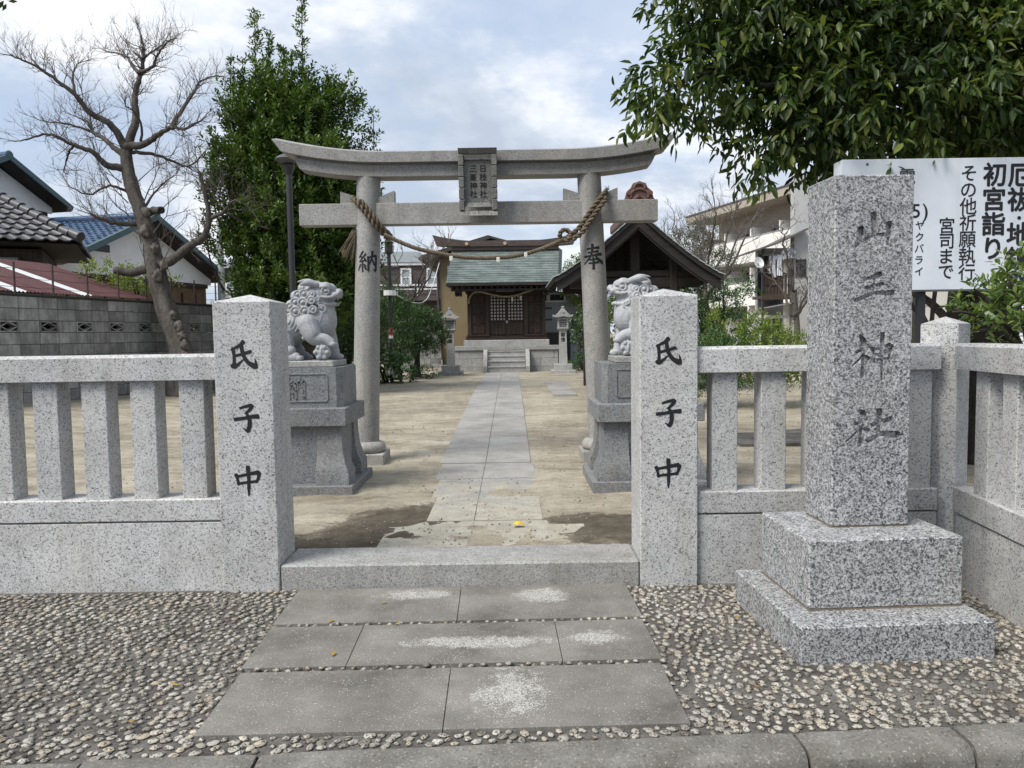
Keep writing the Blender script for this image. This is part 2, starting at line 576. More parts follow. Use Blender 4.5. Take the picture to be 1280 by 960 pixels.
BRUSH = {
    '氏': [[(.50, 1.0, .15), (.36, .87, .12), (.02, .70, .07)], [(.09, .74, .13), (.12, .45, .10), (.12, .14, .12)],
          [(.03, .09, .13), (.16, .05, .13), (.50, .33, .03)], [(.15, .46, .09), (.45, .53, .10), (.78, .63, .11)],
          [(.42, .84, .13), (.48, .50, .13), (.66, .20, .14), (.93, .04, .19)], [(.95, .02, .16), (.97, .15, .09), (.93, .34, .03)]],
    '子': [[(.24, .88, .08), (.5, .95, .10), (.74, .98, .13)], [(.78, .97, .12), (.66, .82, .12), (.46, .68, .07)],
          [(.50, .70, .08), (.62, .48, .15), (.63, .22, .16), (.55, .03, .15)], [(.55, .02, .13), (.46, .06, .08), (.36, .13, .03)],
          [(.0, .47, .12), (.35, .50, .11), (.7, .555, .12), (1.0, .57, .16)]],
    '中': [[(.03, .75, .14), (.08, .6, .10), (.12, .40, .11)], [(.05, .68, .09), (.5, .76, .10), (.90, .83, .14)],
          [(.93, .80, .15), (.90, .64, .11), (.82, .48, .10)], [(.12, .43, .08), (.5, .475, .09), (.84, .50, .09)],
          [(.50, 1.02, .15), (.52, .6, .12), (.51, .25, .11), (.50, -.02, .05)]],
    '納': [[(.26, 1.0, .10), (.16, .85, .09), (.04, .72, .07)], [(.05, .73, .06), (.16, .74, .07), (.27, .70, .07)],
          [(.40, .86, .10), (.25, .70, .08), (.06, .50, .06)], [(.06, .51, .06), (.22, .53, .07), (.40, .60, .08)],
          [(.34, .68, .07), (.42, .54, .10)], [(.24, .53, .08), (.245, .30, .09), (.25, .03, .08)],
          [(.13, .38, .08), (.08, .26, .09), (.0, .10, .05)], [(.33, .38, .07), (.40, .28, .10)], [(.36, .26, .07), (.44, .14, .10)],
          [(.53, .74, .11), (.55, .4, .10), (.55, .06, .10)], [(.54, .70, .07), (.75, .76, .08), (.94, .80, .12)],
          [(.96, .79, .12), (.97, .45, .10), (.95, .10, .12)], [(.95, .08, .10), (.88, .08, .07), (.80, .14, .03)],
          [(.75, 1.0, .12), (.73, .74, .09), (.66, .52, .07), (.58, .36, .04)], [(.72, .62, .06), (.80, .50, .08), (.88, .36, .11)]],
    '奉': [[(.22, .84, .08), (.5, .875, .08), (.80, .91, .12)], [(.26, .68, .07), (.5, .71, .07), (.76, .745, .11)],
          [(.06, .50, .09), (.45, .555, .08), (.92, .62, .13)], [(.49, 1.03, .13), (.46, .75, .10), (.34, .47, .09), (.0, .17, .05)],
          [(.56, .60, .06), (.72, .42, .11), (.98, .24, .17)], [(.32, .36, .07), (.5, .375, .07), (.68, .40, .09)],
          [(.28, .21, .07), (.5, .225, .07), (.74, .255, .10)], [(.50, .47, .09), (.51, .25, .11), (.50, -.04, .12)]],
    '山': [[(.47, 1.0, .21), (.50, .78, .20), (.51, .40, .18)], [(.15, .58, .21), (.17, .42, .18), (.16, .16, .16)],
          [(.02, .06, .12), (.2, .20, .10), (.5, .36, .09), (.86, .40, .09)], [(.88, .72, .21), (.89, .5, .17), (.86, .10, .12)]],
    '王': [[(.30, .80, .10), (.50, .88, .12), (.66, .95, .19)], [(.28, .50, .12), (.48, .56, .10), (.72, .63, .13)],
          [(.50, .86, .10), (.50, .6, .09), (.48, .32, .10)], [(.02, .08, .13), (.25, .20, .12), (.5, .33, .10)], [(.50, .33, .10), (.75, .33, .13), (.98, .33, .18)]],
    '神': [[(.16, 1.0, .06), (.24, .88, .15), (.31, .78, .14)], [(.08, .60, .11), (.22, .66, .09), (.38, .74, .11)], [(.38, .72, .11), (.24, .52, .08), (-.02, .28, .04)],
          [(.25, .55, .11), (.25, .3, .10), (.24, .02, .14)], [(.30, .50, .08), (.40, .44, .13)],
          [(.46, .70, .11), (.52, .55, .10), (.54, .36, .08)], [(.52, .66, .09), (.72, .70, .08), (.92, .76, .13)], [(.95, .74, .15), (.94, .58, .11), (.88, .42, .08)],
          [(.56, .54, .07), (.72, .565, .07), (.88, .60, .07)], [(.56, .42, .07), (.72, .435, .07), (.86, .45, .07)],
          [(.73, 1.02, .15), (.73, .5, .11), (.72, -.06, .06)]],
    '社': [[(.20, 1.0, .06), (.28, .92, .15), (.33, .80, .14)], [(.12, .62, .11), (.24, .67, .09), (.38, .74, .10)], [(.38, .72, .10), (.22, .48, .07), (-.06, .14, .04)],
          [(.25, .56, .11), (.25, .3, .10), (.24, .06, .17)], [(.31, .50, .08), (.42, .42, .13)],
          [(.48, .58, .13), (.66, .66, .10), (.88, .74, .16)], [(.64, .98, .19), (.64, .6, .14), (.62, .28, .12)],
          [(.40, .16, .17), (.55, .25, .12), (.7, .32, .11)], [(.68, .34, .12), (.85, .33, .15), (1.04, .30, .20)]],
}


for _ch, _f in (('氏', 1.2), ('子', 1.15), ('中', 1.12), ('納', 1.1), ('奉', 1.12)):
    BRUSH[_ch] = [[(u, v, w * _f) for u, v, w in st] for st in BRUSH[_ch]]


def brush_flat(mb, ch, place, lift=0.0):
    """place(u, v, h) -> world point for unit-box coordinates and height off the surface"""
    for i, st in enumerate(BRUSH[ch]):
        vs, fs = strokes_strip(st)
        h = lift + 0.00015 * i
        mb.add([place(u, v, h) for u, v in vs], fs)


def text_flat(mb, ch, place, size, bold=0.0, sx=1.0):
    """flat character; weight comes from a few overlaid copies nudged sideways, each a hair further out"""
    vs, fs = glyph(ch, 0.0)
    r = bold * 1.25
    for k, (ox, oy) in enumerate(((0, 0), (r, 0.3 * r), (-r, -0.3 * r), (0.7 * r, -0.7 * r), (-0.7 * r, 0.7 * r), (0.2 * r, r), (-0.2 * r, -r))):
        if k and not r:
            break
        pts = []
        for x, y in vs:
            p = place((x + ox) * size * sx, (y + oy) * size)
            pts.append((p[0], p[1] - 0.00012 * k, p[2]))
        mb.add(pts, fs)

# ------------------------------------------------------------------ ground, road, pavement
def gnd(y):
    if y <= 8.2:
        return 0.08
    return 0.08 + 0.22 * min(1.0, (y - 8.2) / 7.8)


def sand_mat(nt):
    v = coords(nt, world=True)
    sp = nd(nt, 'ShaderNodeSeparateXYZ', {0: v})
    n = noise(nt, v, 1.1, 8.0, 0.68)
    n2 = noise(nt, v, 9.0, 6.0, 0.7)
    n3 = noise(nt, v, 110.0, 3.0, 0.7)
    str_ = noise(nt, nd(nt, 'ShaderNodeVectorMath', {0: v, 1: (0.8, 3.2, 1.0)}, operation='MULTIPLY').outputs[0], 1.0, 6.0, 0.65, 0.8)
    m = mth(nt, 'ADD', mth(nt, 'MULTIPLY', n, 0.4), mth(nt, 'ADD', mth(nt, 'MULTIPLY', n2, 0.25), mth(nt, 'MULTIPLY', str_, 0.35)))
    c = ramp(nt, m, [(0.34, (0.125, 0.105, 0.078)), (0.44, (0.225, 0.196, 0.148)), (0.53, (0.325, 0.292, 0.228)), (0.63, (0.425, 0.393, 0.318))])
    c = mixc(nt, 1.0, c, ramp(nt, n3, [(0.3, 0.62), (0.7, 1.32)]), 'MULTIPLY')
    # damp earth where water stands by the entrance: two lobes either side of the path
    wob = mth(nt, 'SUBTRACT', noise(nt, v, 5.0, 8.0, 0.72), 0.5)

    def lobe(cx, cy, rx, ry, sk):
        dx = mth(nt, 'SUBTRACT', sp.outputs[0], cx)
        dy = mth(nt, 'SUBTRACT', mth(nt, 'SUBTRACT', sp.outputs[1], cy), mth(nt, 'MULTIPLY', dx, sk))
        a = mth(nt, 'POWER', mth(nt, 'ABSOLUTE', mth(nt, 'DIVIDE', dx, rx)), 2.0)
        b = mth(nt, 'POWER', mth(nt, 'ABSOLUTE', mth(nt, 'DIVIDE', dy, ry)), 2.0)
        d = mth(nt, 'ADD', mth(nt, 'ADD', a, b), mth(nt, 'MULTIPLY', wob, 3.0))
        return ramp(nt, d, [(0.35, 1.0), (0.8, 0.75), (1.5, 0.0)])
    w = mth(nt, 'MAXIMUM', lobe(-0.85, 5.75, 0.72, 0.62, 0.75), mth(nt, 'MAXIMUM', lobe(0.75, 5.45, 0.58, 0.50, -0.35), lobe(-1.4, 5.05, 0.75, 0.5, 0.0)))
    wet = mixc(nt, ramp(nt, n2, [(0.35, 0.0), (0.65, 1.0)]), (0.036, 0.029, 0.021), (0.085, 0.070, 0.05))
    c = mixc(nt, mth(nt, 'MULTIPLY', w, 0.88), c, wet)
    h = mth(nt, 'ADD', n3, mth(nt, 'MULTIPLY', n2, 2.0))
    return bsdf(nt, c, 0.95, h, 0.5, 0.01, 0.15)


SAND = mat('sandy_earth', sand_mat)


def ground_sheet():
    xs = sorted(set([-400, -150, -60, -30] + [round(x, 2) for x in np.arange(-16, 16.1, 0.4)] + [30, 60, 150, 400]))
    xs = sorted(set(xs) | set(round(x, 3) for x in np.arange(-1.7, 1.2, 0.06)))
    ys = [4.70] + [round(y, 3) for y in np.arange(4.86, 8.6, 0.07)] + [round(y, 2) for y in np.arange(8.8, 30, 0.4)] + [34, 40, 50, 70, 100, 160, 300, 600, 1500]
    vs, fs = [], []
    for y in ys:
        for x in xs:
            b = 0.012 * math.sin(x * 1.7 + y * 0.6) * math.sin(y * 1.1 - x * 0.4) if 6 < y < 30 and abs(x + 0.3) > 0.7 else 0
            side = max(0.0, min(1.0, (-x - 5.0) / 2.5)) * max(0.0, min(0.28, 0.28 - 0.055 * (y - 12.5))) * (1 if y > 6 else 0)
            if y < 8.6 and -1.75 < x < 1.25:
                nz = mnoise.noise(Vector((x * 2.1, y * 1.5, 0.3))) + 0.55 * mnoise.noise(Vector((x * 6.3, y * 5.1, 1.3))) + 0.3 * mnoise.noise(Vector((x * 15, y * 13, 4.0)))
                off = max(0.0, abs(x + 0.3) - (0.72 if y < 5.7 else 0.36)) * 0.045
                b += (0.016 * nz + min(0.012, off)) * min(1.0, max(0.0, (8.6 - y) / 1.2))
            vs.append((x, y, gnd(y) + b + side))
    n = len(xs)
    for j in range(len(ys) - 1):
        for i in range(n - 1):
            fs.append((j * n + i, j * n + i + 1, (j + 1) * n + i + 1, (j + 1) * n + i))
    o = structure(MB().add(vs, fs).build('shrine_ground', SAND, smooth=180))
    return o


ground_sheet()


def asphalt_mat(nt):
    v = coords(nt, world=True)
    c = ramp(nt, noise(nt, v, 160.0, 3.0, 0.7), [(0.3, 0.028), (0.7, 0.085)])
    return bsdf(nt, c, 0.9, noise(nt, v, 200.0), 0.4, 0.005, 0.2)


ROADM = mat('asphalt', asphalt_mat)
structure(MB().add([(-400, -300, -0.13), (400, -300, -0.13), (400, 2.9, -0.13), (-400, 2.9, -0.13)], [(0, 1, 2, 3)]).build('road', ROADM))


def kerb_y(x):
    return 2.735 + 0.05 * x


def cement_mat(nt):
    v = coords(nt, world=True)
    n = noise(nt, v, 4.0, 7.0, 0.65)
    c = ramp(nt, n, [(0.3, (0.045, 0.041, 0.037)), (0.5, (0.095, 0.088, 0.08)), (0.7, (0.16, 0.15, 0.138))])
    c = mixc(nt, 1.0, c, ramp(nt, noise(nt, v, 120.0, 3.0), [(0.3, 0.65), (0.7, 1.3)]), 'MULTIPLY')
    return bsdf(nt, c, 0.9, noise(nt, v, 90.0, 5.0), 0.6, 0.006, 0.2)


CEMENT = mat('cement_bed', cement_mat)
pavement = structure(MB().add([(-60, kerb_y(-60) if False else 2.73 + 0.05 * -8, -0.012), (-8, 2.73 + 0.05 * -8, -0.012), (8, 2.73 + 0.05 * 8, -0.012), (60, 2.73 + 0.05 * 8, -0.012), (60, 4.75, -0.012), (-60, 4.75, -0.012)],
                              [(0, 1, 2, 3, 4, 5)]).build('pavement', CEMENT))


def kerb_mat(nt):
    v = coords(nt, world=True)
    n = noise(nt, v, 5.0, 7.0, 0.65)
    f = noise(nt, v, 85.0, 4.0, 0.7)
    c = ramp(nt, n, [(0.3, (0.10, 0.093, 0.080)), (0.55, (0.165, 0.157, 0.14)), (0.72, (0.225, 0.215, 0.195))])
    c = mixc(nt, ramp(nt, f, [(0.58, 0.0), (0.66, 0.85)]), c, (0.36, 0.34, 0.30))
    c = mixc(nt, ramp(nt, f, [(0.33, 0.8), (0.42, 0.0)]), c, (0.045, 0.04, 0.034))
    return bsdf(nt, c, 0.85, f, 0.6, 0.008, 0.25)


KERBM = mat('kerb_concrete', kerb_mat)
kerb = structure(MB().add([(-60, 2.25, -0.125), (60, 2.25, -0.125), (60, 3.1, -0.125), (-60, 3.1, -0.125)], [(0, 1, 2, 3)]).build('kerb', CEMENT))
KA = math.atan(0.05)
KM = Matrix.Rotation(KA, 4, 'Z')
jx = [-8.6, -6.65, -4.7, -2.75, -1.42, -0.80, 1.17, 1.78, 3.73, 5.68, 7.6]
for a, b in zip(jx[:-1], jx[1:]):
    a2, b2 = a / math.cos(KA), b / math.cos(KA)
    prof = [(0.0, 0.0), (-0.10, -0.001), (-0.13, -0.006), (-0.152, -0.022), (-0.162, -0.05), (-0.172, -0.20), (0.0, -0.20)]
    mb = MB()
    n = 14
    L = b2 - a2 - 0.012
    jit = random.uniform(-0.004, 0.004)
    for i in range(n + 1):
        x = a2 + 0.006 + L * i / n
        e = 0.012 if i in (0, n) else 0.0
        for (py, pz) in prof:
            w = 0.0025 * math.sin(x * 9 + pz * 60)
            mb.v.append(tuple(KM @ Vector((x, 2.730 + py + w + (e if -0.17 < py < -0.09 else 0), pz + jit - (e * 0.35 if pz > -0.1 else 0)))))
    m = len(prof)
    for i in range(n):
        for k in range(m):
            k2 = (k + 1) % m
            mb.f.append((i * m + k, i * m + k2, (i + 1) * m + k2, (i + 1) * m + k))
    mb.f += [tuple(range(m)), tuple(range(n * m + m - 1, n * m - 1, -1))]
    mb.build('kerb_stone', KERBM, kerb, smooth=40)


# paving slabs of the entrance
def slab_mat(nt):
    v = coords(nt, world=True)
    sp = nd(nt, 'ShaderNodeSeparateXYZ', {0: v})
    f = noise(nt, v, 150.0, 2.0, 0.6)
    vo = nd(nt, 'ShaderNodeTexVoronoi', {'Vector': v, 'Scale': 260.0})
    r = nd(nt, 'ShaderNodeSeparateColor', {0: vo.outputs['Color']}).outputs[0]
    big = noise(nt, v, 2.2, 7.0, 0.65)
    c = ramp(nt, big, [(0.3, (0.10, 0.093, 0.083)), (0.45, (0.15, 0.141, 0.126)), (0.6, (0.198, 0.187, 0.168)), (0.75, (0.25, 0.238, 0.216))])
    c = mixc(nt, 1.0, c, ramp(nt, f, [(0.3, 0.72), (0.7, 1.25)]), 'MULTIPLY')
    # worn, whitened aggregate where feet and car wheels pass: more white grains inside worn patches
    wob = mth(nt, 'SUBTRACT', noise(nt, v, 7.0, 7.0, 0.75), 0.5)

    def blob(cx, cy, rx, ry):
        a = mth(nt, 'POWER', mth(nt, 'ABSOLUTE', mth(nt, 'DIVIDE', mth(nt, 'SUBTRACT', sp.outputs[0], cx), rx)), 2.0)
        b = mth(nt, 'POWER', mth(nt, 'ABSOLUTE', mth(nt, 'DIVIDE', mth(nt, 'SUBTRACT', sp.outputs[1], cy), ry)), 2.0)
        d = mth(nt, 'ADD', mth(nt, 'ADD', a, b), mth(nt, 'MULTIPLY', wob, 4.6))
        return ramp(nt, d, [(-0.5, 1.0), (0.4, 0.7), (1.8, 0.0)])
    w = blob(-0.17, 3.66, 0.42, 0.08)
    for q in ((-0.02, 3.12, 0.17, 0.24), (-0.56, 4.36, 0.26, 0.09), (0.16, 4.32, 0.16, 0.13), (0.40, 3.70, 0.15, 0.10)):
        w = mth(nt, 'MAXIMUM', w, blob(*q))
    thr = mth(nt, 'SUBTRACT', mth(nt, 'MULTIPLY_ADD', wob, -0.2, 0.985), mth(nt, 'MULTIPLY', w, 0.66))
    g = mth(nt, 'GREATER_THAN', r, thr)
    c = mixc(nt, mth(nt, 'MULTIPLY', g, 0.9), c, (0.43, 0.42, 0.385))
    return bsdf(nt, c, 0.85, mth(nt, 'ADD', r, f), 0.35, 0.004, 0.25)


SLAB = mat('washed_slab', slab_mat)
SKEW = Matrix.Translation((0.085, 0, 0)) @ Matrix.Rotation(0.022, 4, 'Z')
rows = [(3.955, 4.50, [-1.27, -0.305, 0.675]), (3.425, 3.915, [-1.262, -0.785, 0.205, 0.665]), (2.838, 3.378, [-1.245, -0.305, 0.645])]
slab_rects = []
for y0, y1, xs in rows:
    for a, b in zip(xs[:-1], xs[1:]):
        MB().box(a + 0.0015, b - 0.0015, y0, y1, -0.06, 0.006, 0.002, SKEW).build('paving_slab', SLAB, pavement)
    slab_rects.append((xs[0], xs[-1], y0, y1))


# pebbles set in the cement
def pebble_mat(nt):
    v = coords(nt, world=True)
    g = nd(nt, 'ShaderNodeNewGeometry')
    oi = nd(nt, 'ShaderNodeObjectInfo')
    rnd = mth(nt, 'FRACT', mth(nt, 'ADD', mth(nt, 'MULTIPLY', g.outputs['Random Per Island'], 3.1), oi.outputs['Random']))
    base = ramp(nt, rnd, [(0.0, (0.21, 0.192, 0.16)), (0.3, (0.34, 0.318, 0.275)), (0.65, (0.43, 0.408, 0.36)), (0.88, (0.37, 0.315, 0.235)), (1.0, (0.50, 0.48, 0.435))])
    f = noise(nt, v, 85.0, 5.0, 0.72)
    c = mixc(nt, ramp(nt, f, [(0.43, 1.0), (0.50, 0.0)]), base, (0.075, 0.065, 0.052))
    big = noise(nt, v, 1.3, 4.0, 0.6)
    c = mixc(nt, 1.0, c, ramp(nt, big, [(0.32, 0.66), (0.68, 1.12)]), 'MULTIPLY')
    return bsdf(nt, c, 0.75, f, 0.5, 0.004, 0.3)


PEBBLE = mat('pebble', pebble_mat)


def pebble_variants(k):
    out = []
    for i in range(k):
        bm = bmesh.new()
        bmesh.ops.create_icosphere(bm, subdivisions=2 if False else 1, radius=1.0)
        rs = random.Random(50 + i)
        for v in bm.verts:
            s = 1 + rs.uniform(-0.2, 0.16)
            v.co = Vector((v.co.x * s, v.co.y * s, max(-0.25, v.co.z) * rs.uniform(0.8, 1.05)))
        bmesh.ops.remove_doubles(bm, verts=bm.verts, dist=0.001)
        vs = np.array([v.co[:] for v in bm.verts])
        fs = [tuple(x.index for x in f.verts) for f in bm.faces]
        bm.free()
        out.append((vs, fs))
    return out


def scatter_pebbles():
    cell = 0.05
    pts, grid = [], {}
    rs = np.random.default_rng(5)
    inv = SKEW.inverted()

    def ok(x, y):
        if y < kerb_y(x) + 0.022 or y > 4.485:
            return False
        q = inv @ Vector((x, y, 0))
        for a, b, c, d in slab_rects:
            if a - 0.008 < q.x < b + 0.008 and c - 0.006 < q.y < d + 0.006:
                return False
        return True
    xs = rs.uniform(-3.5, 3.3, 90000)
    ys = rs.uniform(2.55, 4.5, 90000)
    for x, y in zip(xs, ys):
        if not ok(x, y):
            continue
        key = (int(x // cell), int(y // cell))
        good = True
        for i in (-1, 0, 1):
            for j in (-1, 0, 1):
                for px, py in grid.get((key[0] + i, key[1] + j), ()):
                    if ((px - x) / 1.14) ** 2 + ((py - y) * 1.14) ** 2 < 0.0345 ** 2:
                        good = False
                        break
        if good:
            pts.append((x, y))
            grid.setdefault(key, []).append((x, y))
    var = pebble_variants(8)
    meshes = []
    for vs, fs in var:
        me = bpy.data.meshes.new('pebble')
        me.from_pydata([tuple(p) for p in vs], [], fs)
        me.materials.append(PEBBLE)
        me.polygons.foreach_set('use_smooth', [True] * len(me.polygons))
        meshes.append(me)
    # those that show largest are the ones nearest the lens
    pts.sort(key=lambda p: p[0] ** 2 + p[1] ** 2 + (50 if abs(p[0]) > p[1] * 0.66 else 0))
    V, Fc, base = [], [], 0
    for i, (x, y) in enumerate(pts):
        k = rs.integers(len(var))
        a = rs.choice([rs.uniform(0.014, 0.02), rs.uniform(0.02, 0.027), rs.uniform(0.023, 0.031)])
        b = a * rs.uniform(0.62, 0.85)
        q = inv @ Vector((x, y, 0))
        inrow = any(c - 0.05 < q.y < d + 0.05 and A < q.x < B for A, B, c, d in slab_rects)
        if inrow and q.y > 3.0:
            a *= 0.72
            b *= 0.7
        ang = (0.55 if x < 0 else 2.3) + rs.normal(0, 0.55)
        h = rs.uniform(0.005, 0.009)
        z = -0.010 + rs.uniform(0, 0.002) + (0.009 if inrow and q.y > 3.0 else 0)
        if i < 300:
            o = bpy.data.objects.new('pebble', meshes[k])
            COL.objects.link(o)
            o.parent = pavement
            o.location = (x, y, z)
            o.rotation_euler = (0, 0, ang)
            o.scale = (a, b, h * 1.5)
        else:
            vs, fs = var[k]
            c, s = math.cos(ang), math.sin(ang)
            px, py = vs[:, 0] * a, vs[:, 1] * b
            V.append(np.stack([x + px * c - py * s, y + px * s + py * c, z + vs[:, 2] * h * 1.5], 1))
            Fc += [tuple(t + base for t in f) for f in fs]
            base += len(vs)
    me = bpy.data.meshes.new('pebbles')
    me.from_pydata(np.concatenate(V).tolist(), [], Fc)
    me.materials.append(PEBBLE)
    me.polygons.foreach_set('use_smooth', [True] * len(me.polygons))
    stuff(link('pebble_bed', me, pavement))


scatter_pebbles()

# ------------------------------------------------------------------ stone fences and gate posts
def fence_front(name, label, x0, x1, bal_left, y=4.52):
    t = thing(name, label, 'fence', ((x0 + x1) / 2, y, 0), group='low granite fences round the shrine')
    MB().box(x0, x1, y + 0.01, y + 0.22, -0.05, 0.408, 0.006).build('plinth', G_FENCE, t)
    MB().box(x0, x1, y + 0.005, y + 0.215, 0.415, 0.548, 0.006).build('sill', G_FENCE, t)
    rail = MB()
    rail.prism([(y, 1.26), (y + 0.004, 1.256), (y + 0.166, 1.256), (y + 0.17, 1.26), (y + 0.17, 1.394), (y + 0.15, 1.411), (y + 0.02, 1.411), (y, 1.394)], x0, x1, 'x')
    rail.build('rail', G_FENCE, t)
    first = None
    for bx in bal_left:
        if first is None:
            first = MB().box(bx, bx + 0.149, y + 0.035, y + 0.175, 0.546, 1.258, 0.004).build('baluster', G_FENCE, t)
            fx = bx
        else:
            part_copy(first, t, (bx - fx, 0, 0))
    return t


fence_front('stone_fence', 'pale granite fence in front of the grey block wall, left of the entrance', -3.72, -1.738, [-1.983 - 0.2905 * i for i in range(6)])
fence_front('stone_fence', 'short granite fence from the right gate post to the corner post, behind the name stone', 1.094, 2.53, [1.193 + 0.2895 * i for i in range(5)])

# side fence running back towards the street along the right edge
SA = R(-96)
sf = thing('stone_fence', 'granite fence returning towards the street along the right edge, under the glossy bush', 'fence', (2.60, 4.50, 0), SA, 'low granite fences round the shrine')
MB().box(0.02, 1.9, 0.012, 0.22, -0.05, 0.408, 0.006).build('plinth', G_FENCE, sf, local=True)
MB().box(0.0, 1.9, 0.002, 0.215, 0.415, 0.565, 0.006).build('sill', G_FENCE, sf, local=True)
MB().prism([(-0.01, 1.262), (0.16, 1.262), (0.16, 1.394), (0.14, 1.411), (0.01, 1.411), (-0.01, 1.394)], 0.02, 1.9, 'x').build('rail', G_FENCE, sf, local=True)
b0 = MB().box(0.19, 0.335, 0.03, 0.17, 0.563, 1.264, 0.004).build('baluster', G_FENCE, sf, local=True)
for i in range(1, 6):
    part_copy(b0, sf, (0.285 * i, 0, 0))

cp = thing('fence_post', 'squat granite corner post standing diagonally where the two right-hand fences meet', 'fence post', (2.632, 4.665, 0), R(42))
MB().box(-0.105, 0.105, -0.105, 0.105, -0.05, 1.525, 0.004).build('shaft', G_FENCE, cp, local=True)
MB().add([(-0.105, -0.105, 1.5255), (0.105, -0.105, 1.5255), (0.105, 0.105, 1.5255), (-0.105, 0.105, 1.5255), (0, 0, 1.57)], [(0, 1, 4), (1, 2, 4), (2, 3, 4), (3, 0, 4)]).build('cap', G_FENCE, cp, local=True)


def gate_post(x0, x1, label, cx, ys):
    y0, y1 = 4.497, 4.835
    t = thing('gate_post', label, 'gate post', ((x0 + x1) / 2, (y0 + y1) / 2, 0), group='entrance gate posts')
    sh = MB()
    b = 0.006
    sh.box(x0, x1, y0, y1, -0.05, 1.716, b)
    sh.build('shaft', G_FENCE, t)
    c = MB()
    xm, ym = (x0 + x1) / 2, (y0 + y1) / 2
    c.add([(x0 + b, y0 + b, 1.7162), (x1 - b, y0 + b, 1.7162), (x1 - b, y1 - b, 1.7162), (x0 + b, y1 - b, 1.7162), (xm, ym, 1.762)], [(0, 1, 4), (1, 2, 4), (2, 3, 4), (3, 0, 4)])
    c.build('cap', G_FENCE, t)
    for ch, (uz, w, h, ox) in zip('氏子中', ys):
        mb = MB()
        brush_flat(mb, ch, lambda u, v, k: (cx + ox + (u - 0.5) * w, y0 - 0.0015 - k, uz + (v - 0.5) * h))
        o = mb.build('character', INK, t, fix=False)
    return t


gate_post(-1.742, -1.402, 'left gate post, beside the long fence, with three black characters down its front', -1.567, [(1.404, 0.150, 0.150, 0), (1.030, 0.138, 0.158, 0.002), (0.655, 0.152, 0.165, 0.0)])
gate_post(0.750, 1.092, 'right gate post, nearer the tall name stone, with three black characters down its front', 0.918, [(1.390, 0.146, 0.146, 0), (1.025, 0.138, 0.155, 0.0), (0.665, 0.152, 0.16, -0.002)])

st = thing('threshold_step', 'long granite step lying across the entrance between the gate posts', 'step', (-0.32, 4.7, 0))
MB().box(-1.398, 0.748, 4.50, 4.872, -0.05, 0.146, 0.012).build('step_stone', G_STEP, st)

# ------------------------------------------------------------------ name stone
mon = thing('name_stone', 'tall dark granite name stone with carved characters on a stepped base', 'monument', (1.283, 3.378, 0), R(3.0))
MB().box(0, 0.915, 0, 0.86, -0.03, 0.163, 0.008).build('base_slab', G_MON, mon, local=True)
MB().box(0.124, 0.124 + 0.757, 0.196, 0.196 + 0.60, 0.170, 0.503, 0.007).build('plinth', G_MON, mon, local=True)
MB().box(0.126, 0.879, 0.198, 0.794, 0.160, 0.1715).build('mortar_joint', plain('mortar', (0.17, 0.14, 0.10), 0.9), mon, local=True)
MB().box(0.34, 0.734, 0.424, 0.72, 0.500, 0.5105).build('mortar_joint', MATS['mortar'], mon, local=True)
sx0, sx1, sy0, sy1 = 0.337, 0.737, 0.42, 0.725
shaft = MB().box(sx0, sx1, sy0, sy1, 0.5095, 2.257, 0.006).build('shaft', G_MON, mon, local=True)
cutters = []
for ch, zc, w, h, ox in (('山', 1.985, 0.195, 0.165, 0.0), ('王', 1.705, 0.205, 0.150, 0.004), ('神', 1.365, 0.205, 0.215, 0.004), ('社', 1.005, 0.245, 0.185, 0.008)):
    for stk in BRUSH[ch]:
        S = crom(stk, 4)
        # a V-bottomed groove: wide at the face, narrow at depth
        mb = MB()
        n = len(S)
        ring = []
        for i, p in enumerate(S):
            tt = (S[min(i + 1, n - 1)][:2] - S[max(i - 1, 0)][:2]) * np.array([w, h])
            tt = tt / (np.linalg.norm(tt) + 1e-9)
            nn = np.array([-tt[1], tt[0]])
            hw = max(p[2], 0.03) * (w + h) / 4
            c = np.array([(sx0 + sx1) / 2 + ox + (p[0] - 0.5) * w, zc + (p[1] - 0.5) * h])
            if i in (0, n - 1):
                c = c + tt * (hw * 0.5) * (-1 if i == 0 else 1)
                hw *= 0.72
            d = min(0.024, 0.010 + hw * 0.9)
            for k, dy in ((1.0, -0.004), (0.93, d), (-0.93, d), (-1.0, -0.004)):
                q = c + nn * hw * k
                mb.v.append((q[0], sy0 + dy, q[1]))
        for i in range(n - 1):
            for k in range(4):
                k2 = (k + 1) % 4
                mb.f.append((i * 4 + k, i * 4 + k2, i * 4 + 4 + k2, i * 4 + 4 + k))
        mb.f += [(3, 2, 1, 0), tuple(range(n * 4 - 4, n * 4))]
        o = mb.build('cutter', None, mon, local=True)
        cutters.append(o)
for o in cutters:
    md = shaft.modifiers.new('cut', 'BOOLEAN')
    md.operation = 'DIFFERENCE'
    md.solver = 'EXACT'
    md.object = o
bpy.context.view_layer.update()
baked(shaft)
for o in cutters:
    bpy.data.objects.remove(o)

